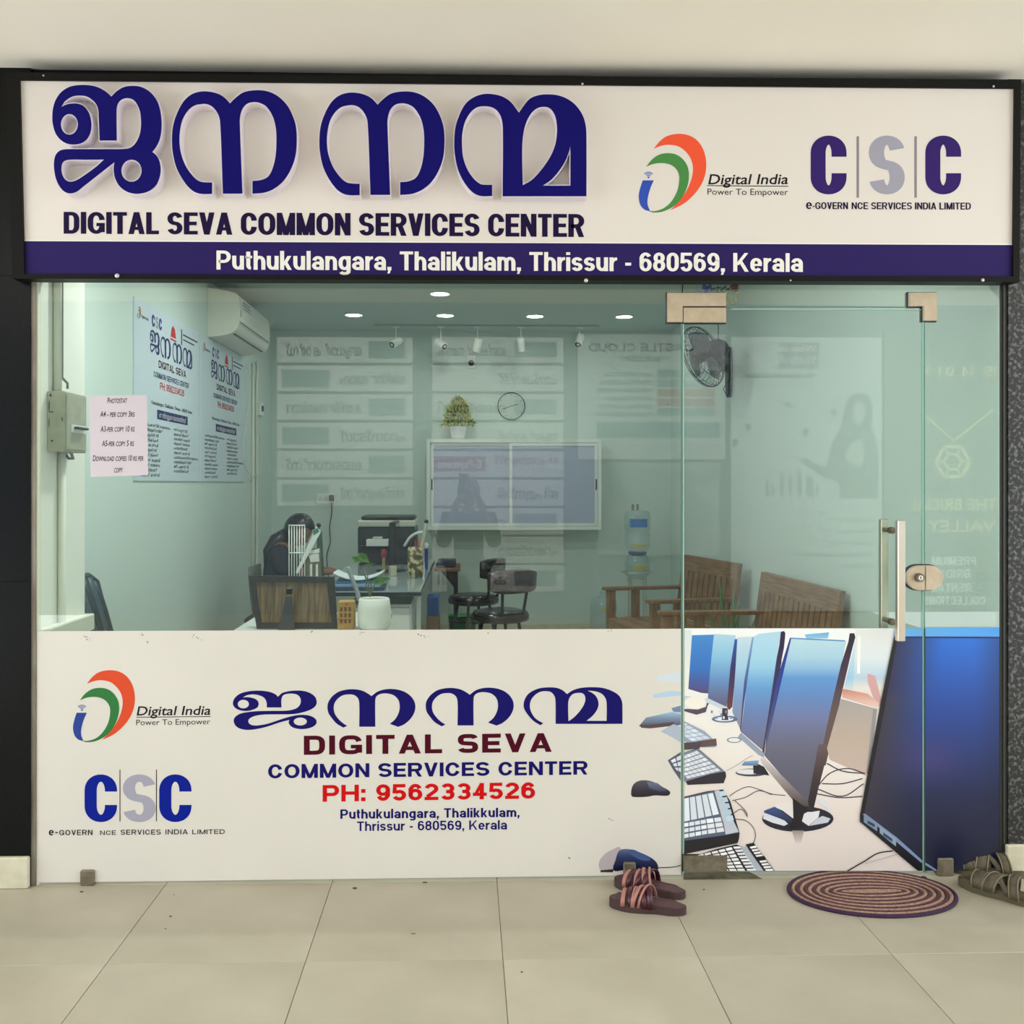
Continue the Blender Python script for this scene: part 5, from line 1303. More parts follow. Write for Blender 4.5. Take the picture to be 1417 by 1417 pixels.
# white pot with a money plant
pc = at(518, 866, 1.13); pc.z = DZ
PP = thing('potted_plant', 'money plant with few heart leaves in a white round pot on the front desk', 'plant', pc)
m_ = MB(); m_.lathe([(0, .001), (.066, .001), (.076, .012), (.08, .05), (.078, .1), (.073, .142), (.068, .146), (.066, .14), (.068, .12), (0, .118)], pc, 32); m_.build('pot', mat('white_ceramic', (238, 238, 230), .4), PP)
m_ = MB(); m_.cyl((pc.x, pc.y, DZ + .118), (pc.x, pc.y, DZ + .124), .066, n=24); m_.build('soil', mat('dark_soil', (60, 48, 38), .9), PP)
st = [((512, 826), (507, 812), (506, 800), (499, 788)), ((512, 826), (514, 810), (500, 790), (495, 775)), ((512, 826), (509, 800), (509, 785), (511, 781)), ((512, 826), (516, 815), (519, 808), (524, 803)), ((512, 826), (506, 815), (500, 800), (497, 784))]
m_ = MB()
for s_ in st[:4]: m_.tube([at(a, b, 1.13) for a, b in curve(list(s_), 4)], .0028, 6)
m_.build('stem', mat('plant_stem', (96, 110, 70), .5), PP)
def leaf(tip, base, w, m, par, Y=1.13, tilt=.02):
    a = at(*base, Y); b = at(*tip, Y - tilt); d = b - a; l = d.length; d.normalize(); s_ = d.cross(Vector((0, 1, 0))).normalized(); n_ = d.cross(s_)
    vs = []; fs = []; N_ = 8
    for i in range(N_ + 1):
        t = i / N_; ww = w * (math.sin(PI * min(1, t ** .75)) + .02) * (1 - .3 * t)
        c_ = a + d * l * t - n_ * .012 * math.sin(PI * t)
        vs += [c_ - s_ * ww + n_ * .008, c_, c_ + s_ * ww + n_ * .008]
    for i in range(N_):
        for k in range(2): fs.append((i * 3 + k, i * 3 + k + 1, i * 3 + k + 4, i * 3 + k + 3))
    mb = MB(); mb.add(vs, fs, 0, True); return mb.build('leaf', m, par)
for (tp, bs, w_) in (((541, 800), (516, 806), .021), ((486, 770), (499, 777), .016), ((512, 779), (496, 766), .02), ((522, 779), (505, 782), .007), ((508, 766), (494, 778), .016)): leaf(tp, bs, w_, M['leaf'], PP)

# tan box beside the pot
q_ = at(467, 829, 1.1); r_ = at(489, 867, 1.1)
TB = thing('tan_box', 'small yellow brown printed box between frame and white pot', 'box', (q_.x, 1.1, DZ))
m_ = MB(); m_.box((q_.x, 1.1, DZ + .001), (r_.x, 1.2, q_.z + (DZ - r_.z)), bev=.002); m_.build('carton', mat('yellow_kraft', (186, 146, 78), .6, rgb2=(170, 130, 64), scale=20), TB)
m_ = MB()
for k in range(3):
    for j_ in range(3): m_.box((q_.x + .012 + k * .02, 1.0992, DZ + .03 + j_ * .028), (q_.x + .024 + k * .02, 1.1, DZ + .05 + j_ * .028))
m_.box((q_.x + .004, 1.0990, DZ + .046), (r_.x - .004, 1.0995, DZ + .049)); m_.build('print', mat('brown_print', (112, 70, 40), .6), TB)
m_ = MB(); m_.ball(at(480, 836, 1.097), .004, 8, 6); m_.build('red_seal', M['ink_red'], TB)

# papers and files on the long desk
def slab(name, label, cat, x0, x1, y0, y1, z0, th, m, rot=0, group=None):
    mb = MB(); mb.box((-abs(x1 - x0) / 2, -abs(y1 - y0) / 2, 0), (abs(x1 - x0) / 2, abs(y1 - y0) / 2, th), bev=min(.002, th / 3))
    o = mb.build(name, m); o.location = ((x0 + x1) / 2, (y0 + y1) / 2, z0); o.rotation_euler = (0, 0, rot); return tag(o, label, cat, group)
xq = at(463, 815, 2.9).x; xw = at(532, 815, 2.9).x
slab('file_folder', 'dark blue file at the bottom of the stack on the long desk', 'file', xq, xw, 2.82, 3.1, DZ + .001, .022, mat('navy_file', (44, 60, 88), .5), .02, 'files stacked on the long desk')
slab('file_folder', 'light blue file second from the bottom of the stack on the long desk', 'file', xq, xw - .02, 2.83, 3.1, DZ + .024, .02, mat('pale_blue_file', (136, 170, 196), .5), -.03, 'files stacked on the long desk')
slab('file_folder', 'mid blue file near the top of the stack on the long desk', 'file', xq + .01, xw - .03, 2.84, 3.1, DZ + .045, .018, mat('mid_blue_file', (70, 112, 156), .5), .04, 'files stacked on the long desk')
mb = MB(); n_ = 12; vs = []
for i in range(n_ + 1):
    t = i / n_; x_ = xq + (xw - .01 - xq) * t; z_ = DZ + .067 + .045 * (2 * t - 1) ** 2
    vs += [(x_, 2.83, z_), (x_, 3.08, z_), (x_, 3.08, z_ + .006), (x_, 2.83, z_ + .006)]
fs = []
for i in range(n_):
    a = i * 4
    for k in range(4): fs.append((a + k, a + (k + 1) % 4, a + 4 + (k + 1) % 4, a + 4 + k))
fs += [(0, 1, 2, 3), (n_ * 4, n_ * 4 + 1, n_ * 4 + 2, n_ * 4 + 3)]
mb.add(vs, fs, 0, False); tag(mb.build('paper_sheaf', mat('paper_bluewhite', (222, 234, 238), .6)), 'curled sheaf of white papers on top of the files', 'papers')
mb = MB(); P0 = at(482, 785, 2.78); mb.band([at(a, b, 2.76) for a, b in curve([(481, 784), (487, 800), (494, 818), (497, 832)], 4)], Vector((0, -1, 0)), Vector((.03, 0, .0)), .002); tag(mb.build('paper_strip', mat('grey_tape_strip', (160, 168, 166), .4)), 'grey paper strip hanging over the desk edge beside the pot', 'strip')

# magazine rack and leaflets (white wires)
RK = thing('wire_rack', 'tall white wire magazine rack on the long desk in front of the person', 'rack', at(410, 815, 2.95))
rx = [at(400 + i * 3.6, 727, 2.95).x for i in range(7)]; zt_ = at(400, 727, 2.95).z
for i in range(7):
    mb = MB(); mb.tube([(rx[i], 2.95, DZ + .001), (rx[i], 2.95, zt_)], .0042, 6); mb.build('wire', M['white_pl'], RK)
for z_ in (zt_, at(400, 765, 2.95).z, DZ + .02):
    mb = MB(); mb.tube([(rx[0] - .003, 2.946, z_), (rx[-1] + .003, 2.946, z_)], .0048, 6); mb.build('crossbar', M['white_pl'], RK)
mb = MB(); mb.tube([(rx[0], 2.95, DZ + .005), (rx[0], 3.15, DZ + .005), (rx[-1], 3.15, DZ + .005), (rx[-1], 2.95, DZ + .005)], .0042, 6); mb.build('foot_wire', M['white_pl'], RK)
def card(name, label, poly, Y, m, th=.003, cat='leaflet', extra=None):
    t = thing(name, label, cat, at(*poly[-1], Y)); mb = MB(); mb.prism(poly, lambda a, b: at(a, b, Y) + Vector((0, th, 0)), lambda a, b: at(a, b, Y)); mb.build('sheet', m, t)
    if extra: extra(t, Y)
    return t
def ex1(t, Y):
    for poly, m in (([(428, 762), (442, 759), (442, 765), (429, 767)], M['white_pl']), ([(427, 768), (441, 766), (442, 777), (430, 778)], M['white_pl'])):
        mb = MB(); mb.prism(poly, None, lambda a, b: at(a, b, Y - .0006)); mb.build('print_block', m, t)
    for a in (429, 437):
        mb = MB(); mb.prism([(a, 781), (a + 3, 780), (a + 3, 800), (a, 800)], None, lambda a, b: at(a, b, Y - .0006)); mb.build('print_block', M['white_pl'], t)
card('brochure', 'grey brown brochure standing to the right of the wire rack', [(421, 762), (443, 757), (446, 814), (420, 814)], 2.97, mat('taupe_card', (118, 108, 90), .5), extra=ex1)
def ex2(t, Y):
    mb = MB(); mb.prism([(434, 741), (442, 736), (439, 730), (433, 735)], None, lambda a, b: at(a, b, Y - .0006)); mb.build('print_block', mat('teal_print', (48, 130, 112), .5), t)
card('folded_leaflet', 'white leaflet with green print leaning diagonally against the wire rack', [(438, 728), (444, 736), (430, 762), (412, 794), (409, 792)], 2.93, M['white_pl'], extra=ex2)
card('green_file', 'slim green file standing behind the brochure', [(438, 738), (445, 735), (449, 813), (440, 814)], 3.02, mat('dull_green_card', (58, 98, 84), .5), th=.02, cat='file')
mb = MB(); q_ = at(441, 727, 3.06); mb.tube([(q_.x, 3.06, DZ + .001), (q_.x, 3.06, q_.z)], .005, 8); mb.ball((q_.x, 3.06, q_.z), .016, 10, 8); tag(mb.build('pen_stand', M['dark']), 'black knob topped stick standing by the green file', 'stick')

# printer
yP = 4.95
pa, pb = at(495, 716, yP), at(575, 790, yP)
PR = thing('printer', 'black office printer with a white lid band on the long desk', 'printer', (pa.x, yP, DZ))
m_ = MB(); m_.box((pa.x, yP, DZ + .001), (pb.x, yP + .42, at(500, 729, yP).z), bev=.012); m_.build('body', M['greydk'], PR)
m_ = MB(); m_.box((pa.x - .004, yP - .012, at(500, 729, yP).z), (pb.x + .002, yP + .43, at(500, 720, yP).z), bev=.01); m_.build('white_band', mat('printer_offwhite', (206, 208, 194), .4), PR)
m_ = MB(); m_.box((pa.x + .03, yP, at(500, 720, yP).z), (pb.x - .01, yP + .42, at(500, 714, yP).z), bev=.012); m_.build('lid', M['dark'], PR)
m_ = MB(); z_ = at(500, 744, yP).z; m_.box((pa.x + .03, yP - .004, z_ - .1), (pb.x - .02, yP + .001, z_ - .012)); m_.build('output_slot', M['dark'], PR)
q1, q2 = at(508, 746, yP - .06), at(538, 755, yP - .06)
PT = thing('paper_pack', 'white pack of paper resting on the printer output tray', 'paper', (q1.x, yP - .06, q2.z))
m_ = MB(); m_.box((q1.x, yP - .14, q2.z), (q2.x, yP - .006, q1.z), bev=.003); m_.build('ream', M['white_pl'], PT)
m_ = MB(); m_.box((q1.x + .05, yP - .1, q1.z), (q1.x + .13, yP - .03, q1.z + .02), bev=.004); m_.build('clip', mat('pale_green_clip', (190, 204, 176), .5), PT)
m_ = MB(); m_.box((pa.x + .02, yP - .13, q2.z - .012), (q2.x + .02, yP + .0, q2.z - .001), bev=.003); m_.build('output_tray', M['dark'], PR)
# monitor seen edge on
ym_ = 4.25
q1, q2 = at(541, 722, ym_), at(559, 792, ym_)
MO = thing('monitor', 'black computer monitor turned edge-on in front of the printer', 'monitor', (q1.x, ym_, DZ))
m_ = MB(); m_.box((q1.x, ym_ - .2, DZ + .07), (q1.x + .05, ym_ + .28, q1.z), bev=.006); m_.build('screen_housing', M['dark'], MO)
m_ = MB(); m_.box((q1.x + .05, ym_ - .19, DZ + .085), (q1.x + .052, ym_ + .27, q1.z - .014)); m_.build('screen', mat('dark_screen', (22, 26, 34), .1), MO)
m_ = MB(); m_.box((q1.x - .02, ym_ + .01, DZ + .01), (q1.x + .0, ym_ + .07, DZ + .25)); m_.build('stand_neck', M['dark'], MO)
m_ = MB(); m_.lathe([(0, 0), (.12, 0), (.12, .008), (.03, .014), (0, .014)], (q1.x, ym_ + .04, DZ + .001), 24, sx=1, sy=.8); m_.build('stand_base', M['dark'], MO)
# mug with pens, tape lamp, small figures
q_ = at(575, 788, 3.75); z_ = at(575, 757, 3.75).z
MG = thing('pen_holder', 'patterned cream and brown pen holder at the right edge of the long desk', 'pen holder', (q_.x, 3.75, DZ))
m_ = MB(); m_.lathe([(0, .001), (.05, .001), (.058, .03), (.06, z_ - DZ - .02), (.052, z_ - DZ), (.045, z_ - DZ - .01), (.04, .02), (0, .02)], (q_.x, 3.75, DZ), 20); m_.build('cup', mat('patterned_ceramic', (206, 190, 150), .5, rgb2=(86, 74, 38), scale=22, lo=.45, hi=.55), MG)
for (dx, tz, m) in ((.0, .05, M['ink_red']), (.02, .07, mat('orange_pen', (206, 100, 50), .5)), (-.02, .04, M['dark'])):
    m_ = MB(); m_.tube([(q_.x + dx, 3.75, DZ + .03), (q_.x + dx * 1.8, 3.75, z_ + tz)], .005, 6); m_.build('pen', m, MG)
LP = thing('desk_lamp', 'white curved arm desk lamp standing beside the printer', 'lamp', at(590, 770, 4.3))
m_ = MB(); m_.tube([at(a, b, 4.3) for a, b in curve([(583, 757), (586, 745), (588, 734), (590, 724)], 5)], [.018] * 6 + [.014] * 20 if False else .016, 10); m_.build('upright', mat('pale_green_plastic', (196, 208, 186), .4), LP)
m_ = MB(); m_.tube([at(a, b, 4.3) for a, b in curve([(559, 756), (567, 744), (576, 738), (585, 736)], 5)], .011, 8); m_.build('arm', M['white_pl'], LP)
m_ = MB(); p_ = at(590, 722, 4.3); m_.ball(p_, .018, 12, 8); m_.build('cap', M['dark'], LP)
m_ = MB(); p_ = at(583, 757, 4.3); m_.cyl((p_.x, 4.3, DZ + .001), (p_.x, 4.3, p_.z + .005), .03, .018, n=16); m_.build('base', M['white_pl'], LP)
q1, q2 = at(587, 757, 4.35), at(595, 771, 4.35)
BC = thing('blue_carton', 'small blue carton with white tissue at the right edge of the long desk', 'carton', (q1.x, 4.35, DZ))
m_ = MB(); m_.box((q1.x, 4.40, DZ + .001), (LX1 - .02, 4.48, q1.z), bev=.003); m_.build('carton', mat('vivid_blue_card', (26, 44, 170), .45), BC)
m_ = MB(); m_.ball(((q1.x + LX1 - .02) / 2, 4.34, q1.z + .012), .026, 8, 6, sc=(1, .8, 1)); m_.build('tissue', M['white_pl'], BC)
q_ = at(531, 790, 4.0)
RB = thing('red_stamp', 'red topped stamp standing on the long desk before the printer', 'stamp', (q_.x, 4.0, DZ))
m_ = MB(); m_.cyl((q_.x, 4.0, DZ + .001), (q_.x, 4.0, DZ + .13), .013, n=12); m_.build('handle', mat('tan_handle', (150, 124, 84), .5), RB)
m_ = MB(); m_.ball((q_.x, 4.0, DZ + .16), .03, 12, 8, sc=(.8, .8, 1.2)); m_.build('knob', mat('dull_red', (140, 40, 44), .4), RB)
slab('card_box', 'small cream card box lying before the black monitor', 'box', at(539, 788, 3.9).x, at(548, 788, 3.9).x, 3.85, 3.95, DZ + .001, .07, mat('cream_card', (190, 186, 160), .6), .2)

# little side table at the back wall with a dark tray; boxes below
q1, q2 = at(600, 787, 5.3), at(637, 787, 5.3)
ST = thing('side_table', 'narrow brown topped side table with a black bracket against the back wall', 'table', (q2.x, 5.3, 0))
ztb = at(600, 785, 5.3).z
m_ = MB(); m_.box((LX1 + .01, 5.2, ztb - .03), (q2.x, 5.75, ztb), bev=.003); m_.build('table_top', M['wood'], ST)
for y_ in (5.24, 5.68): m_ = MB(); m_.box((q2.x - .06, y_, 0), (q2.x - .025, y_ + .035, ztb - .03)); m_.build('leg', M['dark'], ST)
m_ = MB(); m_.prism([(0, 0), (.11, 0), (0, -.14)], lambda a, b: Vector((q2.x - .06 - a, 5.26, ztb - .03 + b)), lambda a, b: Vector((q2.x - .06 - a, 5.24, ztb - .03 + b))); m_.build('bracket', M['dark'], ST)
m_ = MB(); m_.box((LX1 + .03, 5.25, ztb + .001), (q2.x - .04, 5.6, ztb + .06), bev=.012); tag(m_.build('folded_bag', mat('slate_blue_cloth', (44, 54, 72), .8, bump=.3, bscale=20)), 'folded slate blue bag lying on the brown side table', 'bag')
q1, q2 = at(590, 827, 4.6), at(607, 853, 4.6)
zb_ = q2.z
m_ = MB(); m_.box((q1.x, 4.6, .001), (q2.x + .005, 4.9, zb_), bev=.004); tag(m_.build('brown_carton', mat('brown_card', (134, 110, 76), .6)), 'brown carton on the floor under the small blue box by the desk', 'box')
m_ = MB(); m_.box((q1.x + .005, 4.61, zb_ + .001), (q2.x, 4.88, q1.z), bev=.004); tag(m_.build('blue_box', mat('bright_blue_card', (28, 92, 176), .5)), 'bright blue box on top of the brown carton beside the desk', 'box')
q_ = at(640, 860, 4.75); m_ = MB(); m_.lathe([(0, 0), (.09, 0), (.12, at(640, 852, 4.75).z), (.126, at(640, 852, 4.75).z + .004), (.11, at(640, 852, 4.75).z), (.08, .02), (0, .02)], (q_.x, 4.75, .001), 20); tag(m_.build('waste_bin', mat('green_plastic', (20, 112, 62), .4)), 'green plastic bin on the floor behind the black chairs', 'bin')

# -------- round seated black chairs
def cafe_chair(name, label, loc, rz, backm):
    t = thing(name, label, 'chair', loc, 'round seated visitor chairs')
    K = dict(local=True)
    mb = MB(); mb.lathe([(0, .49), (.17, .49), (.2, .50), (.205, .53), (.19, .56), (.12, .575), (0, .578)], (0, 0, 0), 28); mb.build('seat', M['vinylblk'], t, **K)
    mb = MB(); mb.tube([(.175 * math.cos(2 * PI * i / 30), .175 * math.sin(2 * PI * i / 30), .36) for i in range(30)], .008, 8, closed=True); mb.build('foot_ring', M['dark'], t, **K)
    for a in (45, 135, 225, 315):
        t_ = math.radians(a); mb = MB(); mb.tube([(.13 * math.cos(t_), .13 * math.sin(t_), .5), (.22 * math.cos(t_), .22 * math.sin(t_), .0)], .012, 8); mb.build('leg', M['dark'], t, **K)
    for a in (-26, 26):
        t_ = math.radians(a); mb = MB(); mb.tube([(.18 * math.cos(t_), .18 * math.sin(t_), .5), (.235 * math.cos(t_), .235 * math.sin(t_), .78)], .011, 8); mb.build('back_post', M['dark'], t, **K)
    mb = MB(); P = []; Nn = []
    vs = []; fs = []; n_ = 14
    for i in range(n_ + 1):
        a = math.radians(-50 + 100 * i / n_); c_, s_ = math.cos(a), math.sin(a); rr = .22
        e_ = abs(i - n_ / 2) / (n_ / 2); zt_, zb_ = .865 - .02 * e_ ** 4, .70 + .02 * e_ ** 4
        vs += [(rr * c_, rr * s_, zb_), ((rr + .035) * c_, (rr + .035) * s_, zb_ + .01), ((rr + .04) * c_, (rr + .04) * s_, zt_ - .01), (rr * c_, rr * s_, zt_)]
    for i in range(n_):
        for k in range(4): fs.append((i * 4 + k, i * 4 + (k + 1) % 4, i * 4 + 4 + (k + 1) % 4, i * 4 + 4 + k))
    fs += [(0, 1, 2, 3), (n_ * 4, n_ * 4 + 1, n_ * 4 + 2, n_ * 4 + 3)]
    mb.add(vs, fs, 0, True); mb.build('backrest', backm, t, **K)
    t.rotation_euler = (0, 0, rz); return t
cafe_chair('round_chair', 'black round seated chair standing farther back by the side table', (.06, 4.35, 0), math.radians(-28), M['vinylblk'])
cafe_chair('round_chair', 'round seated chair with a maroon black curved back, nearer the glass', (.24, 3.35, 0), math.radians(-62), M['backmar'])

# -------- water jars
def jar(mb, c, r, h, neck=True, inv=False):
    pr = [(0, 0), (r * .9, 0), (r, .03), (r, h * .2), (r * .95, h * .22), (r * .95, h * .26), (r, h * .28), (r, h * .5), (r * .95, h * .52), (r * .95, h * .56), (r, h * .58), (r, h * .74), (r * .85, h * .84), (r * .4, h * .88), (r * .24, h * .9), (r * .24, h)]
    mb.lathe(pr, c, 28); return mb
c_ = at(835, 866, 5.45)
J1 = thing('water_jar', 'clear water jar standing on the floor left of the jar stand', 'water jar', (c_.x, 5.45, 0))
hz = at(835, 813, 5.45).z
mb = MB(); jar(mb, (c_.x, 5.45, .001), .122, hz - .02); mb.build('jar_body', M['clear'], J1)
mb = MB(); mb.cyl((c_.x, 5.45, hz - .03), (c_.x, 5.45, hz), .034, n=16); mb.build('cap', mat('milky_cap', (190, 200, 196), .4), J1)
def lab(par, cx, cy, r, z0, z1, a0, a1, m, nm='label_band'):
    mb = MB(); vs = []; fs = []
    for i in range(9):
        a = math.radians(a0 + (a1 - a0) * i / 8); vs += [(cx + r * math.cos(a), cy + r * math.sin(a), z0), (cx + r * math.cos(a), cy + r * math.sin(a), z1)]
    for i in range(8): fs.append((i * 2, i * 2 + 2, i * 2 + 3, i * 2 + 1))
    mb.add(vs, fs, 0, True); return mb.build(nm, m, par)
lab(J1, c_.x, 5.45, .1235, .04, .13, -130, -50, M['lab_blue']); lab(J1, c_.x, 5.45, .1235, .31, .335, -105, -35, M['lab_yel'])
c_ = at(882, 800, 5.5); zs = at(882, 802, 5.5).z; zc_ = at(882, 764, 5.5).z; ztp = at(882, 706, 5.5).z
SD = thing('jar_stand', 'thin steel wire stand holding the stacked water jars', 'stand', (c_.x, 5.5, 0))
for a in (45, 135, 225, 315):
    t_ = math.radians(a); mb = MB(); mb.tube([(c_.x + .1 * math.cos(t_), 5.5 + .1 * math.sin(t_), 0), (c_.x + .095 * math.cos(t_), 5.5 + .095 * math.sin(t_), zs), (c_.x + .15 * math.cos(t_), 5.5 + .15 * math.sin(t_), zs + .07)], .006, 6); mb.build('leg', M['satin'], SD)
for r_, z_ in ((.15, zs + .07), (.09, zs), (.1, zs * .4)):
    mb = MB(); mb.tube([(c_.x + r_ * math.cos(2 * PI * i / 24), 5.5 + r_ * math.sin(2 * PI * i / 24), z_) for i in range(24)], .005, 6, closed=True); mb.build('ring', M['satin'], SD)
J2 = thing('water_jar', 'lower clear water jar with a blue rim, under the top jar on the stand', 'water jar', (c_.x, 5.5, zs))
mb = MB(); hh = zc_ - zs; mb.lathe([(0, .012), (.075, .012), (.11, .05), (.115, hh * .55), (.1, hh * .8), (.075, hh - .012), (.07, hh - .02)], (c_.x, 5.5, zs), 28); mb.build('jar_body', M['clear'], J2)
mb = MB(); mb.lathe([(.06, hh - .03), (.085, hh - .01), (.088, hh), (.06, hh), (.06, hh - .03)], (c_.x, 5.5, zs), 24); mb.build('rim', mat('indigo_rim', (40, 44, 120), .4), J2)
lab(J2, c_.x, 5.5, .1165, zs + hh * .42, zs + hh * .54, -115, -50, M['lab_yel'])
J3 = thing('water_jar', 'upper clear water jar with a blue label and twin taps, topmost on the stand', 'water jar', (c_.x, 5.5, zc_))
hh = ztp - zc_; mb = MB(); mb.lathe([(0, .002), (.07, .002), (.105, .03), (.115, .06), (.115, hh * .45), (.109, hh * .47), (.109, hh * .52), (.117, hh * .54), (.117, hh * .9), (.1, hh * .98), (.04, hh), (0, hh)], (c_.x, 5.5, zc_), 28); mb.build('jar_body', M['clear'], J3)
lab(J3, c_.x, 5.5, .1185, zc_ + hh * .6, zc_ + hh * .8, -135, -50, M['lab_blue']); lab(J3, c_.x, 5.5, .1165, zc_ + hh * .14, zc_ + hh * .2, -125, -55, M['lab_yel'])
for dx in (-.022, .022):
    mb = MB(); mb.cyl((c_.x - .02 + dx, 5.5, zc_ + hh), (c_.x - .02 + dx, 5.5, zc_ + hh + .055), .013, n=10); mb.build('tap', mat('grey_tap', (110, 116, 110), .4), J3)

# -------- wooden armchairs on the right
def armchair(name, label, loc, rz, w, nsl, arms2=True):
    t = thing(name, label, 'chair', loc, 'slatted wooden benches on the right'); K = dict(local=True)
    D = .62
    for y_ in (0, w - .06):
        mb = MB(); mb.box((-.07, y_, 0), (-.02, y_ + .06, .56), bev=.004); mb.build('rear_leg', M['wood'], t, **K)
        mb = MB(); mb.box((-D, y_, 0), (-D + .06, y_ + .06, .64), bev=.004); mb.build('front_leg', M['wood'], t, **K)
        mb = MB(); mb.box((-D - .03, y_ - .015, .64), (-.02, y_ + .07, .665), bev=.005); mb.build('armrest', M['wood'], t, **K)
        mb = MB(); mb.box((-D + .2, y_ + .015, .36), (-D + .26, y_ + .045, .64)); mb.build('arm_post', M['wood'], t, **K)
        mb = MB(); mb.box((-D + .05, y_ + .01, .34), (-.03, y_ + .05, .41)); mb.build('seat_rail', M['wood'], t, **K)
    for i in range(5):
        mb = MB(); x_ = -D + .0 + i * .115; mb.box((x_, .01, .41), (x_ + .1, w - .01, .43), bev=.003); mb.build('seat_slat', M['wood_y'], t, **K)
    mb = MB(); mb.box((-D, .06, .34), (-D + .03, w - .06, .41)); mb.build('front_apron', M['wood_y'], t, **K)
    # back, leaning to the wall
    L = lambda x, y, z: Vector((x - .05 + (z - .43) * .14, y, z))
    def lbox(y0, y1, z0, z1, th, nm, m):
        mb = MB(); c8 = [L(x, y, z) for x in (0, th) for y in (y0, y1) for z in (z0, z1)]
        mb.add(c8, [(0, 1, 3, 2), (4, 6, 7, 5), (0, 4, 5, 1), (2, 3, 7, 6), (0, 2, 6, 4), (1, 5, 7, 3)]); mb.build(nm, m, t, **K)
    lbox(0, w, .79, .9, .03, 'top_rail', M['wood_y']); lbox(0, .05, .43, .79, .03, 'back_stile', M['wood']); lbox(w - .05, w, .43, .79, .03, 'back_stile', M['wood'])
    lbox(.05, w - .05, .43, .48, .028, 'bottom_rail', M['wood_y'])
    g_ = (w - .1) / nsl
    for i in range(nsl): lbox(.05 + i * g_ + g_ * .12, .05 + (i + 1) * g_ - g_ * .12, .48, .79, .016, 'back_slat', M['wood'])
    t.rotation_euler = (0, 0, rz); return t
armchair('wooden_armchair', 'wooden armchair farther back beside the jar stand', (1.865, 3.18, 0), math.radians(11.6), .93, 9)
armchair('wooden_armchair', 'slatted wooden bench nearer the glass, behind the door', (1.905, 1.42, 0), math.radians(3.5), 1.14, 14)
# aloe
c_ = at(1012, 860, 2.85)
AL = thing('potted_plant', 'spiky green plant standing between the two wooden benches', 'plant', (1.72, 2.78, 0))
mb = MB(); mb.lathe([(0, 0), (.08, 0), (.11, .2), (.12, .21), (.1, .21), (.095, .18), (0, .18)], (1.72, 2.78, .001), 20); mb.build('pot', mat('terracotta', (140, 84, 60), .7), AL)
for i, (dx, dy, h_) in enumerate(((-.05, 0, .66), (-.1, .02, .5), (.04, .02, .5), (.0, -.03, .58), (-.02, .05, .44), (.09, -.02, .4), (-.14, -.02, .34))):
    b_ = Vector((1.72 + dx * .25, 2.78 + dy * .3, .18)); tp = Vector((1.72 + dx * 1.3, 2.78 + dy * 2, .18 + h_))
    mb = MB(); n_ = 6; mb.band([b_.lerp(tp, k / n_) + Vector((dx * .3 * (k / n_) ** 2, 0, 0)) for k in range(n_ + 1)], Vector((0, -1, 0)), [Vector((.05 * (1 - (k / n_) ** 1.6) + .003, 0, 0)) for k in range(n_ + 1)], .006); mb.build('leaf', M['leaf2'], AL)

# -------- wall fan
fc = at(972, 494, 3.25)
nrm = Vector((-.87, -.27, -.41)).normalized()
FN = thing('wall_fan', 'dark grey wall fan with a round wire cage on the right wall', 'fan', (XWR, 3.72, 2.3))
zf = nrm; xf_ = zf.cross(Vector((0, 0, 1))).normalized(); yf_ = zf.cross(xf_)
MF = Matrix((( xf_.x, yf_.x, zf.x, fc.x), (xf_.y, yf_.y, zf.y, fc.y), (xf_.z, yf_.z, zf.z, fc.z), (0, 0, 0, 1)))
R_ = .222; FD = mat('fan_dark_grey', (36, 40, 42), .4)
for sgn_, nm in ((1, 'front_guard'), (-1, 'rear_guard')):
    mb = MB()
    for rr, zz in ((R_, 0), (R_ * .97, .02), (R_ * .72, .048), (R_ * .45, .058), (R_ * .3, .06)):
        mb.tube([(rr * math.cos(2 * PI * i / 40), rr * math.sin(2 * PI * i / 40), zz * sgn_) for i in range(40)], .0045 if rr == R_ else .0018, 6, closed=True)
    for k in range(36):
        t_ = 2 * PI * k / 36 + (0.08 if sgn_ > 0 else 0)
        mb.tube([(r1 * math.cos(t_ + (.12 * (1 - r1 / R_))), r1 * math.sin(t_ + (.12 * (1 - r1 / R_))), z1_ * sgn_) for r1, z1_ in ((R_ * .18, .06), (R_ * .5, .057), (R_ * .8, .042), (R_ * .97, .02), (R_, 0))], .0014, 5)
    mb.cyl((0, 0, .058 * sgn_), (0, 0, .066 * sgn_), .04, n=20); mb.xf(MF); mb.build(nm, FD, FN)
for k in range(3):
    mb = MB(); vs = []; fs = []; n_ = 8
    for i in range(n_ + 1):
        t = i / n_; r1 = .03 + (R_ * .86 - .03) * t; w_ = math.radians(18 + 30 * math.sin(PI * min(1, t * .8 + .1))); a = 2 * PI * k / 3 + t * .25
        vs += [(r1 * math.cos(a - w_), r1 * math.sin(a - w_), -.018), (r1 * math.cos(a), r1 * math.sin(a), 0), (r1 * math.cos(a + w_), r1 * math.sin(a + w_), .016)]
    for i in range(n_):
        for j_ in range(2): fs.append((i * 3 + j_, i * 3 + j_ + 1, i * 3 + j_ + 4, i * 3 + j_ + 3))
    mb.add(vs, fs, 0, True).xf(MF); mb.build('blade', mat('smoky_blade', (84, 90, 92), .3), FN)
mb = MB(); mb.cyl((0, 0, -.02), (0, 0, .03), .035, n=20); mb.xf(MF); mb.build('hub', FD, FN)
mb = MB(); mb.lathe([(0, -.2), (.05, -.195), (.075, -.16), (.08, -.1), (.06, -.062), (0, -.06)], (0, 0, 0), 24); mb.xf(MF); mb.build('motor_housing', FD, FN)
pt = atx(1012, 480, XWR); pb_ = atx(1012, 550, XWR); yy = pt.y
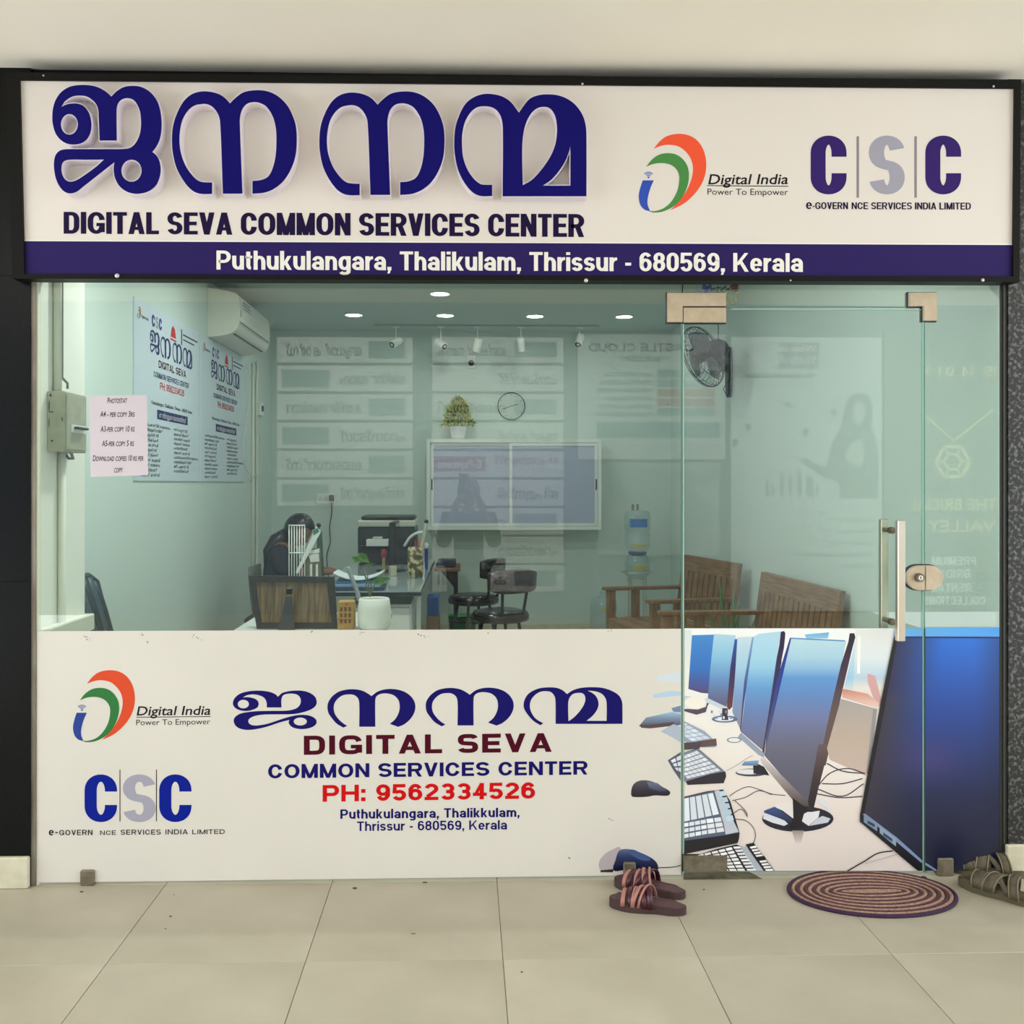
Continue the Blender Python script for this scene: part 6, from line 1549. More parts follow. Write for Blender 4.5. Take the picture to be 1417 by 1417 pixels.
mb = MB(); mb.prism([(yy + .05 * math.sin(2 * PI * i / 20), (pt.z + pb_.z) / 2 + (pt.z - pb_.z) / 2 * math.cos(2 * PI * i / 20)) for i in range(20)], lambda a, b: Vector((XWR - .001, a, b)), lambda a, b: Vector((XWR - .035, a, b))); mb.build('wall_plate', FD, FN)
mo = MF @ Vector((0, 0, -.14)); ar = Vector((XWR - .03, yy, (pt.z + pb_.z) / 2 + .03))
mb = MB(); mb.tube([mo, mo + Vector((.03, .05, -.08)), ar + Vector((-.06, 0, 0)), ar], [.035, .035, .028, .032], 12); mb.build('arm', FD, FN)
mb = MB(); mb.tube(curve3([mo + Vector((.04, .1, .04)), Vector((XWR - .03, yy - .1, 2.75)), Vector((XWR - .02, yy, 2.91))]) if False else [mo, mo.lerp(Vector((XWR - .1, yy, 2.91)), .5), Vector((XWR - .1, yy, 2.918))], .003, 6); mb.build('cord', M['cable_dk'], FN)
mb = MB(); pc_ = [atx(x_, y_, XWR - .05) for x_, y_ in ((1003, 513), (1011, 520), (1001, 538), (1006, 549), (1012, 545))]; mb.tube(pc_, .0035, 6); mb.build('pull_cord', M['cable_dk'], FN)

# -------- festoon above the door, inside
HG = thing('door_garland', 'blue and gold bead garland hanging inside above the door', 'garland', at(990, 396, .3))
mb = MB(); 
for (x_, y_, r_) in ((974, 397, 4), (978, 400, 4.5), (982, 397, 3.5), (976, 402, 3), (985, 401, 2.4)): mb.ball(at(x_, y_, .3), r_ * .0028, 10, 6)
mb.build('blue_flower', mat('cobalt_bead', (40, 80, 150), .4), HG)
mb = MB()
for i in range(10): mb.ball(at(988 + i * 2.6, 399 + 2.2 * math.sin(i * 1.9), .3), .006, 8, 5)
mb.build('leaf_bead', mat('teal_bead', (70, 110, 90), .4), HG)
mb = MB()
for i in range(6): mb.ball(at(1014 + (i % 3) * 3, 396 + (i // 3) * 5, .3), .0075, 8, 5)
mb.build('red_bead', mat('maroon_bead', (120, 70, 66), .4), HG)
mb = MB()
for i in range(16):
    t_ = 2 * PI * i / 16; mb.ball(at(1013 + 7 * math.cos(t_), 410 + 9 * math.sin(t_), .3), .0035, 6, 4)
for i in range(9): mb.ball(at(1013 + random.uniform(-5, 5), 410 + random.uniform(-7, 7), .3), .003, 6, 4)
mb.build('gold_ring', mat('gold_bead', (176, 160, 80), .35, metal=.4), HG)
mb = MB(); mb.tube([at(972, 392, .3), at(1024, 393, .3)], .003, 6); mb.tube([Vector((at(972, 392, .3).x, .3, at(972, 392, .3).z)), Vector((at(972, 392, .3).x, .3, CEIL))], .0015, 5); mb.tube([at(1024, 393, .3), Vector((at(1024, 393, .3).x, .3, CEIL))], .0015, 5); mb.build('string', M['cable_dk'], HG)

# -------- plastic chair in the left recess
PC = thing('plastic_chair', 'dark teal plastic chair with a ribbed back in the left recess', 'chair', (-1.6, 1.1, 0))
TL = mat('teal_black_plastic', (30, 48, 56), .4)
px_ = lambda z: -1.86 + .03 + max(0, (1.0 - z)) * .26
for k in range(7):
    y_ = .86 + k * .068; mb = MB(); mb.band([(px_(z) + .02 * math.sin((z - .45) * 5), y_, z - (0.02 if k in (0, 6) else 0)) for z in (.45, .55, .65, .75, .85, .93, 1.0)], Vector((1, 0, .2)), Vector((0, .05, 0)), .016); mb.build('back_rib', mat('teal_grey_plastic', (58, 82, 90), .35) if k % 2 else TL, PC)
mb = MB(); mb.tube([(px_(.45), .83, .45), (px_(.7), .825, .7), (px_(.95) , .84, .97), (px_(1.0), .9, 1.005), (px_(1.0), 1.23, 1.005), (px_(.95), 1.3, .97), (px_(.7), 1.31, .7), (px_(.45), 1.31, .45)], .018, 8); mb.build('back_frame', TL, PC)
mb = MB(); mb.box((-1.66, .84, .42), (-1.24, 1.3, .45), bev=.012); mb.build('seat', TL, PC)
for (x_, y_) in ((-1.64, .86), (-1.64, 1.28), (-1.26, .86), (-1.26, 1.28)): mb = MB(); mb.cyl((x_, y_, .43), (x_ + (.0 if x_ < -1.5 else .03), y_, 0), .02, .015, n=10); mb.build('leg', TL, PC)

# ================================================================== people
def skel(name, V, E, m, par, sub=2, org=None):
    me = bpy.data.meshes.new(name); org = org or ORG[par.name]
    me.from_pydata([tuple(Vector(v[:3]) - org) for v in V], E, [])
    o = bpy.data.objects.new(name, me); COL.objects.link(o); o.parent = par
    me.skin_vertices.new() if hasattr(me.skin_vertices, 'new') and not me.skin_vertices else None
    md = o.modifiers.new('skin', 'SKIN'); md.use_smooth_shade = True
    if not me.skin_vertices:
        bpy.context.view_layer.objects.active = o
        bm = __import__('bmesh').new(); bm.from_mesh(me); bm.verts.layers.skin.verify(); bm.to_mesh(me); bm.free()
    for i, v in enumerate(V):
        sv = me.skin_vertices[0].data[i]; sv.radius = (v[3], v[4] if len(v) > 4 else v[3]); sv.use_root = (i == 0)
    ms = o.modifiers.new('sub', 'SUBSURF'); ms.levels = sub; ms.render_levels = sub
    dg = bpy.context.evaluated_depsgraph_get()
    bpy.context.view_layer.update()
    m2 = bpy.data.meshes.new_from_object(o.evaluated_get(bpy.context.evaluated_depsgraph_get()))
    o.modifiers.clear(); o.data = m2; m2.name = name
    m2.materials.clear(); m2.materials.append(m)
    for p in m2.polygons: p.use_smooth = True
    return o
def hand_chain(V, E, wrist_i, w, d, up, side, curl=.5, s=1.0):
    """palm, four fingers and a thumb grown from the wrist vertex; d forward, up = back of hand normal, side = thumb side"""
    d, up, side = Vector(d).normalized(), Vector(up).normalized(), Vector(side).normalized()
    w = Vector(w); palm = w + d * .045 * s
    V.append((*palm, .018 * s, .03 * s)); pi = len(V) - 1; E.append((wrist_i, pi))
    kn = w + d * .085 * s
    for k, (o_, l_) in enumerate(((.027, .07), (.009, .078), (-.009, .072), (-.026, .058))):
        b = kn + side * o_ * s
        V.append((*b, .0095 * s)); bi = len(V) - 1; E.append((pi, bi)); cur = b; dd = d; 
        for j_ in range(3):
            dd = (dd - up * curl * (.7 + .2 * j_)).normalized(); cur = cur + dd * l_ * s * (.42, .32, .26)[j_]
            V.append((*cur, (.0088, .008, .0068)[j_] * s)); E.append((bi, len(V) - 1)); bi = len(V) - 1
    cur = w + d * .03 * s + side * .03 * s; V.append((*cur, .012 * s)); bi = len(V) - 1; E.append((pi, bi))
    dd = (d * .7 + side * .7).normalized()
    for j_ in range(2):
        dd = (dd + d * .35 - up * curl * .5).normalized(); cur = cur + dd * .032 * s; V.append((*cur, (.0105, .0085)[j_] * s)); E.append((bi, len(V) - 1)); bi = len(V) - 1
def head_parts(par, c, fwd, up, m_skin, r=.1):
    fwd = Vector(fwd).normalized(); up = Vector(up); up = (up - fwd * up.dot(fwd)).normalized(); sd = fwd.cross(up)
    Mx = Matrix(((sd.x, fwd.x, up.x, c[0]), (sd.y, fwd.y, up.y, c[1]), (sd.z, fwd.z, up.z, c[2]), (0, 0, 0, 1)))
    mb = MB(); n, m = 28, 20; vs = []; fs = []
    for j in range(m + 1):
        ph = PI * j / m; z = -math.cos(ph)
        for i in range(n):
            t = 2 * PI * i / n; x = math.sin(ph) * math.cos(t) * .78; y = math.sin(ph) * math.sin(t) * .95; zz = z * 1.16
            if z < -.1: x *= 1 - .32 * (-z - .1); y = y * (1 - .12 * (-z)) + (.1 * -z if y > 0 else .16 * -z)
            if y > .6:
                g = math.exp(-(x / .13) ** 2)
                y += g * .20 * math.exp(-((zz + .22) / .17) ** 2) * 1.0        # nose
                y -= .09 * math.exp(-((abs(x) - .3) / .13) ** 2) * math.exp(-((zz - .06) / .12) ** 2)  # eye sockets
                y += .05 * math.exp(-(x / .22) ** 2) * math.exp(-((zz + .56) / .06) ** 2)   # lips
            vs.append((x * r, y * r, zz * r))
    for j in range(m):
        for i in range(n): fs.append((j * n + i, j * n + (i + 1) % n, (j + 1) * n + (i + 1) % n, (j + 1) * n + i))
    mb.add(vs, fs, 0, True).xf(Mx); hd = mb.build('head', m_skin, par)
    for s_ in (-1, 1):
        mb = MB(); mb.ball((s_ * .3 * r, .80 * r, .05 * r), .1 * r, 10, 8, sc=(1.25, .6, .75)); mb.ball((s_ * .3 * r, .845 * r, .05 * r), .05 * r, 8, 6, mi=1, sc=(1, .5, 1)); mb.xf(Mx); mb.build('eye', [M['white_pl'], M['dark']], hd)
        mb = MB(); mb.ball((s_ * .8 * r, -.02 * r, -.08 * r), .2 * r, 10, 8, sc=(.35, .7, 1.15)); mb.xf(Mx); mb.build('ear', m_skin, hd)
    mb = MB(); mb.ball((0, .93 * r, -.56 * r), .16 * r, 12, 6, sc=(1.4, .35, .3)); mb.xf(Mx); mb.build('mouth', mat('lip', (120, 62, 56), .5), hd)
    return Mx
# seated person
SP = thing('person', 'person in dark clothes with black hair leaning over the long desk', 'person', (-1.5, 3.85, 0))
PC_ = (-1.24, 3.80, 1.10)
body = [(-1.40, 3.88, .625, .12, .17), (-1.40, 3.87, .72, .11, .16), (-1.40, 3.86, .84, .105, .165), (-1.375, 3.85, .95, .10, .165), (-1.33, 3.84, 1.01, .055, .06), (-1.27, 3.82, 1.06, .05, .05)]
E_ = [(0, 1), (1, 2), (2, 3), (3, 4), (4, 5)]
V_ = list(body)
def limb(V, E, root, P):
    i0 = root
    for p in P: V.append(p); E.append((i0, len(V) - 1)); i0 = len(V) - 1
    return i0
for s_, hy in ((-1, 3.62), (1, 4.02)):
    w_ = limb(V_, E_, 3, [(-1.375, 3.85 + s_ * .17, .96, .055), (-1.30, 3.85 + s_ * .22, .80, .045), (-1.16, 3.83 + s_ * .14, .81, .036), (-1.06, 3.82 + s_ * .08, .80, .026)])
    hand_chain(V_, E_, w_, (-1.06, 3.82 + s_ * .08, .80), (1, -s_ * .3, 0), (0, 0, 1), (0, -s_, 0), .35)
    limb(V_, E_, 0, [(-1.34, 3.88 + s_ * .1, .585, .08), (-1.1, 3.87 + s_ * .12, .56, .06), (-1.08, 3.87 + s_ * .12, .28, .052), (-1.1, 3.87 + s_ * .12, .07, .036), (-1.0, 3.87 + s_ * .12, .035, .034)])
skel('body', V_, E_, M['skin'], SP)
Vc = [(a, b, c, r + .018, (q + .018)) for (a, b, c, r, q) in body[:4]]; Ec = [(0, 1), (1, 2), (2, 3)]
for s_ in (-1, 1):
    limb(Vc, Ec, 3, [(-1.375, 3.85 + s_ * .17, .96, .072), (-1.30, 3.85 + s_ * .22, .80, .062), (-1.20, 3.835 + s_ * .165, .81, .055)])
skel('kurta', Vc, Ec, M['navy_cloth'], SP)
Vt = [(-1.40, 3.88, .625, .125, .18)]; Et = []
for s_ in (-1, 1): limb(Vt, Et, 0, [(-1.34, 3.88 + s_ * .1, .585, .092), (-1.1, 3.87 + s_ * .12, .56, .072), (-1.08, 3.87 + s_ * .12, .28, .068), (-1.1, 3.87 + s_ * .12, .11, .06)])
skel('trousers', Vt, Et, mat('charcoal_cloth', (26, 28, 34), .9), SP)
Mh = head_parts(SP, PC_, (.72, -.42, -.55), (.35, 0, 1), M['skin'], .1)
mb = MB(); n, m = 26, 16; vs = []; fs = []
for j in range(m + 1):
    ph = PI * j / m; z = -math.cos(ph)
    for i in range(n):
        t = 2 * PI * i / n; x = math.sin(ph) * math.cos(t); y = math.sin(ph) * math.sin(t)
        r1 = 1.0 + .03 * math.sin(t * 9)
        yy_ = y if y < .25 or z > .55 else .25 + (y - .25) * .35
        vs.append((x * .096 * r1, (yy_ * .118 - .008) * r1, z * .128 + .008))
for j in range(m):
    for i in range(n): fs.append((j * n + i, j * n + (i + 1) % n, (j + 1) * n + (i + 1) % n, (j + 1) * n + i))
mb.add(vs, fs, 0, True).xf(Mh)
mb.ball((-1.39, 3.83, 1.03), .06, 14, 10, sc=(1.3, 1.4, .9))
mb.build('hair', M['hair'], SP)
mb = MB(); mb.tube([(-1.33, 3.8, 1.08), (-1.40, 3.77, 1.03), (-1.45, 3.75, .95), (-1.47, 3.75, .82)], [.05, .06, .05, .02], 10); mb.build('ponytail', M['hair'], SP)
OC = thing('office_chair', 'grey office chair behind the seated person in dark clothes', 'chair', (-1.40, 3.88, 0))
mb = MB(); mb.box((-1.62, 3.66, .42), (-1.18, 4.1, .48), bev=.02); mb.build('seat', M['greydk'], OC)
mb = MB(); mb.band([(-1.54, 3.88, .5), (-1.56, 3.88, .6), (-1.57, 3.88, .72), (-1.575, 3.88, .84)], Vector((-1, 0, 0)), Vector((0, .36, 0)), .02); mb.build('backrest', mat('grey_mesh', (110, 112, 108), .7), OC)
mb = MB(); mb.cyl((-1.40, 3.88, .1), (-1.40, 3.88, .43), .025, n=12); mb.build('gas_column', M['dark'], OC)
for k in range(5):
    t_ = 2 * PI * k / 5; e_ = (-1.40 + .25 * math.cos(t_), 3.88 + .25 * math.sin(t_)); mb = MB(); mb.tube([(-1.40, 3.88, .1), (*e_, .07)], [.025, .016], 8); so = mb.build('base_arm', M['dark'], OC)
    mb = MB(); mb.cyl((e_[0], e_[1] - .015, .03), (e_[0], e_[1] + .015, .03), .028, n=12); mb.build('caster', M['dark'], so)

# the photographer, standing outside and only seen mirrored in the glass
PH = thing('person', 'person in dark clothes holding up a phone, seen only mirrored in the glass', 'person', (.02, -4.06, 0))
bx_, by_ = .02, -4.06
body = [(bx_, by_, .80, .115, .15), (bx_, by_, .95, .10, .13), (bx_, by_ + .0, 1.12, .11, .155), (bx_, by_, 1.20, .09, .15), (bx_, by_ + .01, 1.245, .045, .05), (bx_, by_ + .02, 1.30, .045, .045)]
V_ = list(body); E_ = [(0, 1), (1, 2), (2, 3), (3, 4), (4, 5)]
Vc = [(a, b, c, r + .02, q + .02) for (a, b, c, r, q) in body[:4]]; Ec = [(0, 1), (1, 2), (2, 3)]
Vt = [(bx_, by_, .82, .13, .165)]; Et = []
for s_ in (-1, 1):
    ar_ = [(bx_ + s_ * .165, by_, 1.19, .05), (bx_ + s_ * .2, by_ + .08, .98, .04), (bx_ + s_ * .09, by_ + .30, 1.30, .03), (bx_ + s_ * .065, by_ + .335, 1.36, .022)]
    w_ = limb(V_, E_, 3, ar_); hand_chain(V_, E_, w_, ar_[-1][:3], (-s_ * .25, .15, 1), (s_ * .6, -.6, 0), (0, -.5, .4), .45, .85)
    limb(Vc, Ec, 3, [(a, b, c, r + .02) for a, b, c, r in ar_[:2]] + [(bx_ + s_ * .13, by_ + .22, 1.18, .045)])
    lg = [(bx_ + s_ * .085, by_, .76, .085), (bx_ + s_ * .09, by_ + .01, .43, .058), (bx_ + s_ * .09, by_ - .01, .2, .048), (bx_ + s_ * .09, by_ - .02, .07, .036), (bx_ + s_ * .1, by_ + .12, .03, .03)]
    limb(V_, E_, 0, lg); limb(Vt, Et, 0, [(a, b, c, r + .018) for a, b, c, r in lg[:3]] + [(bx_ + s_ * .09, by_ - .02, .1, .055)])
skel('body', V_, E_, M['skin'], PH); skel('shirt', Vc, Ec, M['navy_cloth'], PH); skel('trousers', Vt, Et, mat('charcoal_cloth', (26, 28, 34), .9), PH)
Mh = head_parts(PH, (bx_, by_ + .03, 1.385), (0, 1, -.05), (0, 0, 1), M['skin'], .092)
mb = MB(); vs = []
for j in range(m + 1):
    ph = PI * j / m; z = -math.cos(ph)
    for i in range(n):
        t = 2 * PI * i / n; x = math.sin(ph) * math.cos(t); y = math.sin(ph) * math.sin(t)
        yy_ = y if y < .2 or z > .5 else .2 + (y - .2) * .3
        vs.append((x * .088, yy_ * .106 - .008, z * .116 + .012))
mb.add(vs, fs[:] if False else [(j * n + i, j * n + (i + 1) % n, (j + 1) * n + (i + 1) % n, (j + 1) * n + i) for j in range(m) for i in range(n)], 0, True).xf(Mh); mb.build('hair', M['hair'], PH)
PN = thing('phone', 'black phone held up by the mirrored photographer', 'phone', (.02, -3.69, 1.44))
mb = MB(); mb.box((-.055, -3.70, 1.375), (.02, -3.692, 1.53), bev=.003); mb.build('phone_body', M['dark'], PN)
mb = MB(); mb.cyl((-.0, -3.6918, 1.45), (-.0, -3.690, 1.45), .006, n=12); mb.build('phone_lens', M['steel_edge'], PN)

# ================================================================== the shops across the corridor (seen mirrored in the glass)
YO = 7.5
OW = MB(); OW.box((-9, -YO - .25, 0), (9, -YO - .023, 3.6)); struct('wall_opposite', OW, mat('opposite_grey_paint', (100, 111, 116), .8))
OF = MB(); OF.box((-4.2, -YO - .02, -.06), (4.6, -8.2, -.0045)); 
bpanel = mat('board_cream', (206, 204, 198), .6); bframe = mat('board_slate', (84, 98, 104), .6)
def mm(c): return lambda a, b, o=0: (lambda p: Vector((p.x, p.y + o * 3, p.z)))(mir(2 * c - a, b, YO - .0))
def rboard(label, x0, x1, y0, y1, m, group=None, name='shop_board', d=.03):
    p, q = mir(x0, y0, YO - d), mir(x1, y1, YO - d)
    t = thing(name, label, 'sign', (min(p.x, q.x), -YO - .02, min(p.z, q.z)), group)
    mb = MB(); mb.box((p.x, -YO - .02, p.z), (q.x, -YO + d - .002, q.z), bev=.004); mb.build('panel', m, t); return t
def rtext(par, s, x0, x1, y, cap, m, offset=.01, d=.03, g=False):
    c = (x0 + x1) / 2; mb = MB(); mp = lambda a, b, o=0: (lambda p: Vector((p.x, -YO + d + o, p.z)))(mir(2 * c - a, b, YO - d))
    if g: gtext(mb, s, x0, x1, y, y, cap, cap, .2, .16, mp, off=.001, sp=.13)
    else: btext(mb, s, x0, x1, y, y, cap, mp, offset=offset, off=.001)
    return mb.build('lettering', m, par)
dkt = mat('board_text_dark', (24, 20, 28), .6); rdt = mat('board_text_red', (150, 60, 64), .6); slt = mat('board_slate_block', (110, 126, 132), .6)
A_rows = ['ആധാർ കാർഡ്', 'ഡിജിറ്റൽ സേവനം', 'കേന്ദ്ര സംസ്ഥാന', 'ഫാസ്ടാഗ്', 'ലൈസൻസ്', 'ഇൻഷുറൻസ്']
for i, s_ in enumerate(A_rows):
    y0 = 466 + i * 39.6; t = rboard('cream service board on the shop across, row %s of the left column, seen mirrored' % ('one two three four five six seven'.split()[i]), 383, 571, y0, y0 + 36, bpanel, 'mirrored service boards')
    rtext(t, s_, 470 if i % 2 else 395, 560 if i % 2 else 500, y0 + 26, 15, dkt, .012)
    mb = MB(); p, q = mir(390 if i % 2 else 510, y0 + 6, YO - .031), mir(455 if i % 2 else 560, y0 + 30, YO - .031); mb.box((p.x, -YO + .028, p.z), (q.x, -YO + .03, q.z)); mb.build('picture_block', slt, t)
B_rows = ['ഓൺലൈൻ സേവനം', 'പാസ്പോർട്ട്', 'വൈദ്യുതി', 'റേഷൻ കാർഡ്', 'ഇ-പേമെന്റ്', 'ജി എസ് ടി', 'ബാങ്കിംഗ്', 'ഫോട്ടോ', 'കോപ്പി']
for i, s_ in enumerate(B_rows):
    y0 = 466 + i * 39.6; t = rboard('cream service board on the shop across, row %s of the middle column, seen mirrored' % ('one two three four five six seven eight nine'.split()[i]), 598, 780, y0, y0 + 36, bpanel, 'mirrored service boards')
    rtext(t, s_, 606 if i % 2 == 0 or i == 4 else 690, 700 if i % 2 == 0 else 772, y0 + 26, 14, dkt, .012)
    mb = MB(); p, q = mir(600 if i == 4 else 712, y0 + 7, YO - .031), mir(672 if i == 4 else 770, y0 + 28, YO - .031)
    if i == 4:
        for o_ in list(t.children):
            if o_.name.startswith('lettering'): bpy.data.objects.remove(o_)
        rtext(t, s_, 684, 772, y0 + 18, 12, rdt, .012)
    if i % 2 == 0: mb.box((p.x, -YO + .028, p.z), (q.x, -YO + .03, q.z)); mb.build('picture_block', rdt if i == 4 else slt, t)
    if i == 4: rtext(t, 'E-Payment', 606, 666, y0 + 23, 11, M['ink_white'], .014, d=.032)
t = rboard('large pale builders board on the shop across, seen mirrored right of the cabinet', 800, 1004, 462, 636, mat('board_pale', (182, 184, 182), .6))
rtext(t, 'CASTLE CLOUD', 815, 960, 486, 11, dkt, g=True); rtext(t, 'BUILDERS', 858, 914, 500, 7, dkt, g=True)
for k, s_ in enumerate(('ARCHITECTURE', 'STRUCTURAL DESIGN', 'PERMISSION DRAWING', 'ARCHITECTURAL DESIGN', '3D VISUALISATION', 'PLAN & ESTIMATE')): rtext(t, s_, 836 - (k % 3) * 5, 902, 521 + k * 11, 6, dkt)
for k in range(5):
    mb = MB(); p, q = mir(910, 512 + k * 13, YO - .031), mir(990, 523 + k * 13, YO - .031); mb.box((p.x, -YO + .028, p.z), (q.x, -YO + .03, q.z)); mb.build('picture_block', rdt if k in (2, 3) else slt, t)
mb = MB(); p, q = mir(826, 584, YO - .031), mir(996, 606, YO - .031); mb.box((p.x, -YO + .028, p.z), (q.x, -YO + .03, q.z)); mb.build('picture_block', mat('board_teal', (90, 122, 134), .6), t)
t = rboard('dull picture panel below the builders board across, seen mirrored', 828, 996, 640, 768, mat('board_grey_picture', (128, 138, 138), .6, rgb2=(160, 168, 166), scale=5))
t = rboard('pale education board across the corridor, seen mirrored in the door', 1012, 1221, 466, 846, mat('board_white_pale', (192, 200, 198), .6))
mb = MB(); p, q = mir(1078, 474, YO - .031), mir(1134, 510, YO - .031); mb.box((p.x, -YO + .028, p.z), (q.x, -YO + .03, q.z)); mb.build('picture_block', mat('board_mauve', (140, 132, 146), .6), t)
rtext(t, 'Want to', 1078, 1130, 486, 9, M['ink_white'], d=.032, g=False); rtext(t, 'Study Abroad?', 1030, 1130, 503, 12, dkt if False else mat('board_text_pale', (228, 226, 226), .6), d=.032)
rtext(t, 'We have the Solution', 1030, 1130, 523, 8, dkt)
for k, s_ in enumerate(('Study Visa', 'Visit Visa', 'Family Visa', 'Document Attestation', 'Ticketing')): rtext(t, s_, 1210 - len(s_) * 5.2, 1208, 722 + k * 16, 6, slt)
wm = mat('board_figure_grey', (96, 106, 112), .6); wl = mat('board_figure_pale', (176, 182, 180), .6)
def rshape(par, P, m, d=.032, nm='printed_figure'):
    mb = MB(); mb.prism(P, None, lambda a, b: (lambda p: Vector((p.x, -YO + d, p.z)))(mir(a, b, YO - d))); mb.build(nm, m, par)
rshape(t, smooth_loop(pts("1190,543c 1178,548 1170,562 1166,585 1160,600 1152,612 1148,630 1142,645 1112,632c 1110,640c 1140,660 1160,668 1162,690c 1215,690c 1216,640 1212,606 1206,590 1208,570 1204,550"), 4), wm)
rshape(t, smooth_loop(pts("1182,560 1190,556 1197,562 1196,580 1189,588 1183,580"), 4), wl, .034); rshape(t, smooth_loop(pts("1176,615c 1190,608 1196,620 1194,642 1180,644 1170,634"), 4), wl, .034)
for (x_, w_, h_) in ((1060, 4, 20), (1068, 3, 14), (1080, 5, 30), (1092, 4, 26), (1104, 6, 32), (1116, 10, 24), (1130, 3, 12)): rshape(t, [(x_, 686), (x_, 686 - h_), (x_ + w_ / 2, 682 - h_), (x_ + w_, 686 - h_), (x_ + w_, 686)], slt)
for (x_, y_) in ((1091, 560), (1036, 590), (1018, 612), (1154, 570), (1115, 598)): rshape(t, ell(x_, y_, 4, 5.5, 12), slt)
t = rboard('teal grey bridal shop board with a gold necklace, seen mirrored at the right', 1224, 1384, 457, 846, mat('board_bridal', (84, 98, 96), .6))
gd = mat('board_gold', (222, 212, 150), .6)
rtext(t, '15 14 91 1', 1282, 1384, 521, 14, gd, g=True); 
rshape(t, thick([(1278, 572), (1320, 610), (1376, 566)], 3), gd)
for k in range(6):
    a0, a1 = math.radians(60 * k), math.radians(60 * k + 60)
    rshape(t, thick([(1319 + 24 * math.cos(a0), 639 + 24 * math.sin(a0)), (1319 + 24 * math.cos(a1), 639 + 24 * math.sin(a1))], 4.5), gd)
    rshape(t, thick([(1319 + 12 * math.cos(a0), 639 + 12 * math.sin(a0)), (1319 + 12 * math.cos(a1), 639 + 12 * math.sin(a1))], 3), gd)
    rshape(t, thick([(1319 + 12 * math.cos(a0), 639 + 12 * math.sin(a0)), (1319 + 24 * math.cos(a0), 639 + 24 * math.sin(a0))], 2.5), gd)
rtext(t, 'THE BRIDAL', 1258, 1380, 706, 17, gd); rtext(t, 'VALLEY', 1284, 1378, 736, 17, gd)
for s_, a, b, y_ in (('PREMIUM', 1290, 1351, 782), ('BRIDAL', 1290, 1343, 800), ('RENTAL', 1290, 1344, 819), ('COLLECTIONS', 1278, 1364, 837)): rtext(t, s_, a, b, y_, 12, mat('board_pale_letters', (224, 232, 228), .6), g=True)
# ================================================================== on the corridor floor
# oval braided mat
mc = atz(1207, 1239); ml, mr_ = atz(1089.5, 1236), atz(1325, 1240); mt_, mbt = atz(1207, 1206), atz(1207, 1272)
ax, ay = (mr_.x - ml.x) / 2, (mt_.y - mbt.y) / 2
mcx, mcy = (ml.x + mr_.x) / 2, (mt_.y + mbt.y) / 2
DM = thing('door_mat', 'oval coiled door mat in maroon and beige stripes before the glass door', 'mat', (mcx, mcy, 0))
mar = mat('maroon_jute', (70, 40, 48), .95, rgb2=(92, 58, 62), scale=90, bump=.6, bscale=220)
bei = mat('beige_jute', (172, 140, 120), .95, rgb2=(140, 112, 94), scale=90, bump=.6, bscale=220)
prp = mat('purple_border_jute', (58, 34, 62), .95, bump=.6, bscale=220)
NR = 14; rr = .5 * ay / (NR + .2)
for i in range(NR):
    a, b = ax - rr - i * 2 * rr * 1.0, ay - rr - i * 2 * rr
    if b < .004: b = .004
    n_ = 64; mb = MB()
    mb.tube([(mcx + a * math.cos(2 * PI * k / n_), mcy + b * math.sin(2 * PI * k / n_), rr * .8) for k in range(n_)], rr * 1.04, 8, closed=True)
    for k_, v in enumerate(mb.v): v.z = max(.0008, v.z)
    mb.build('rope_coil', prp if i == 0 else (bei if i % 2 else mar), DM)
a = ax - rr - NR * 2 * rr
mb = MB(); mb.tube([(mcx - a * .9, mcy, rr * .8), (mcx + a * .9, mcy, rr * .8)], rr * 1.04, 8); mb.build('rope_coil', bei, DM)
mb = MB(); q_ = atz(1278, 1215, .008); mb.ball(q_, .009, 8, 6, sc=(1.4, 1, .8)); mb.build('frayed_knot', mar, DM)

# footwear
def sole(mb, L_, Wd, z0, z1, mi=0, heel=.93, n=36):
    P = []
    for i in range(n):
        t = 2 * PI * i / n; x = math.cos(t); y = math.sin(t)
        k = 1.0 if x > 0 else heel
        wv = Wd / 2 * (k + (.12 * math.exp(-((x - .45) / .4) ** 2)) - .16 * math.exp(-((x + .15) / .3) ** 2))
        P.append((L_ / 2 * math.copysign(abs(x) ** .86, x), wv * math.copysign(abs(y) ** .78, y)))
    mb.prism(P, lambda a, b: Vector((a, b, z0)), lambda a, b: Vector((a, b, z1 + (.006 if a > L_ * .36 else 0) + .004 * (abs(b) > Wd * .33))), mi)
def strap(mb, xc, Wd, h, w, dx=0, mi=0, z0=.02, th=.003, n=12, slant=0.0):
    P = []; N_ = []
    for i in range(n + 1):
        a = PI * i / n; P.append((xc + dx * (i / n - .5), Wd / 2 * 1.02 * math.cos(a), z0 + h * math.sin(a) ** .7)); N_.append(Vector((0, math.cos(a), math.sin(a))))
    mb.band(P, N_, Vector((w, 0, 0)), th, mi)
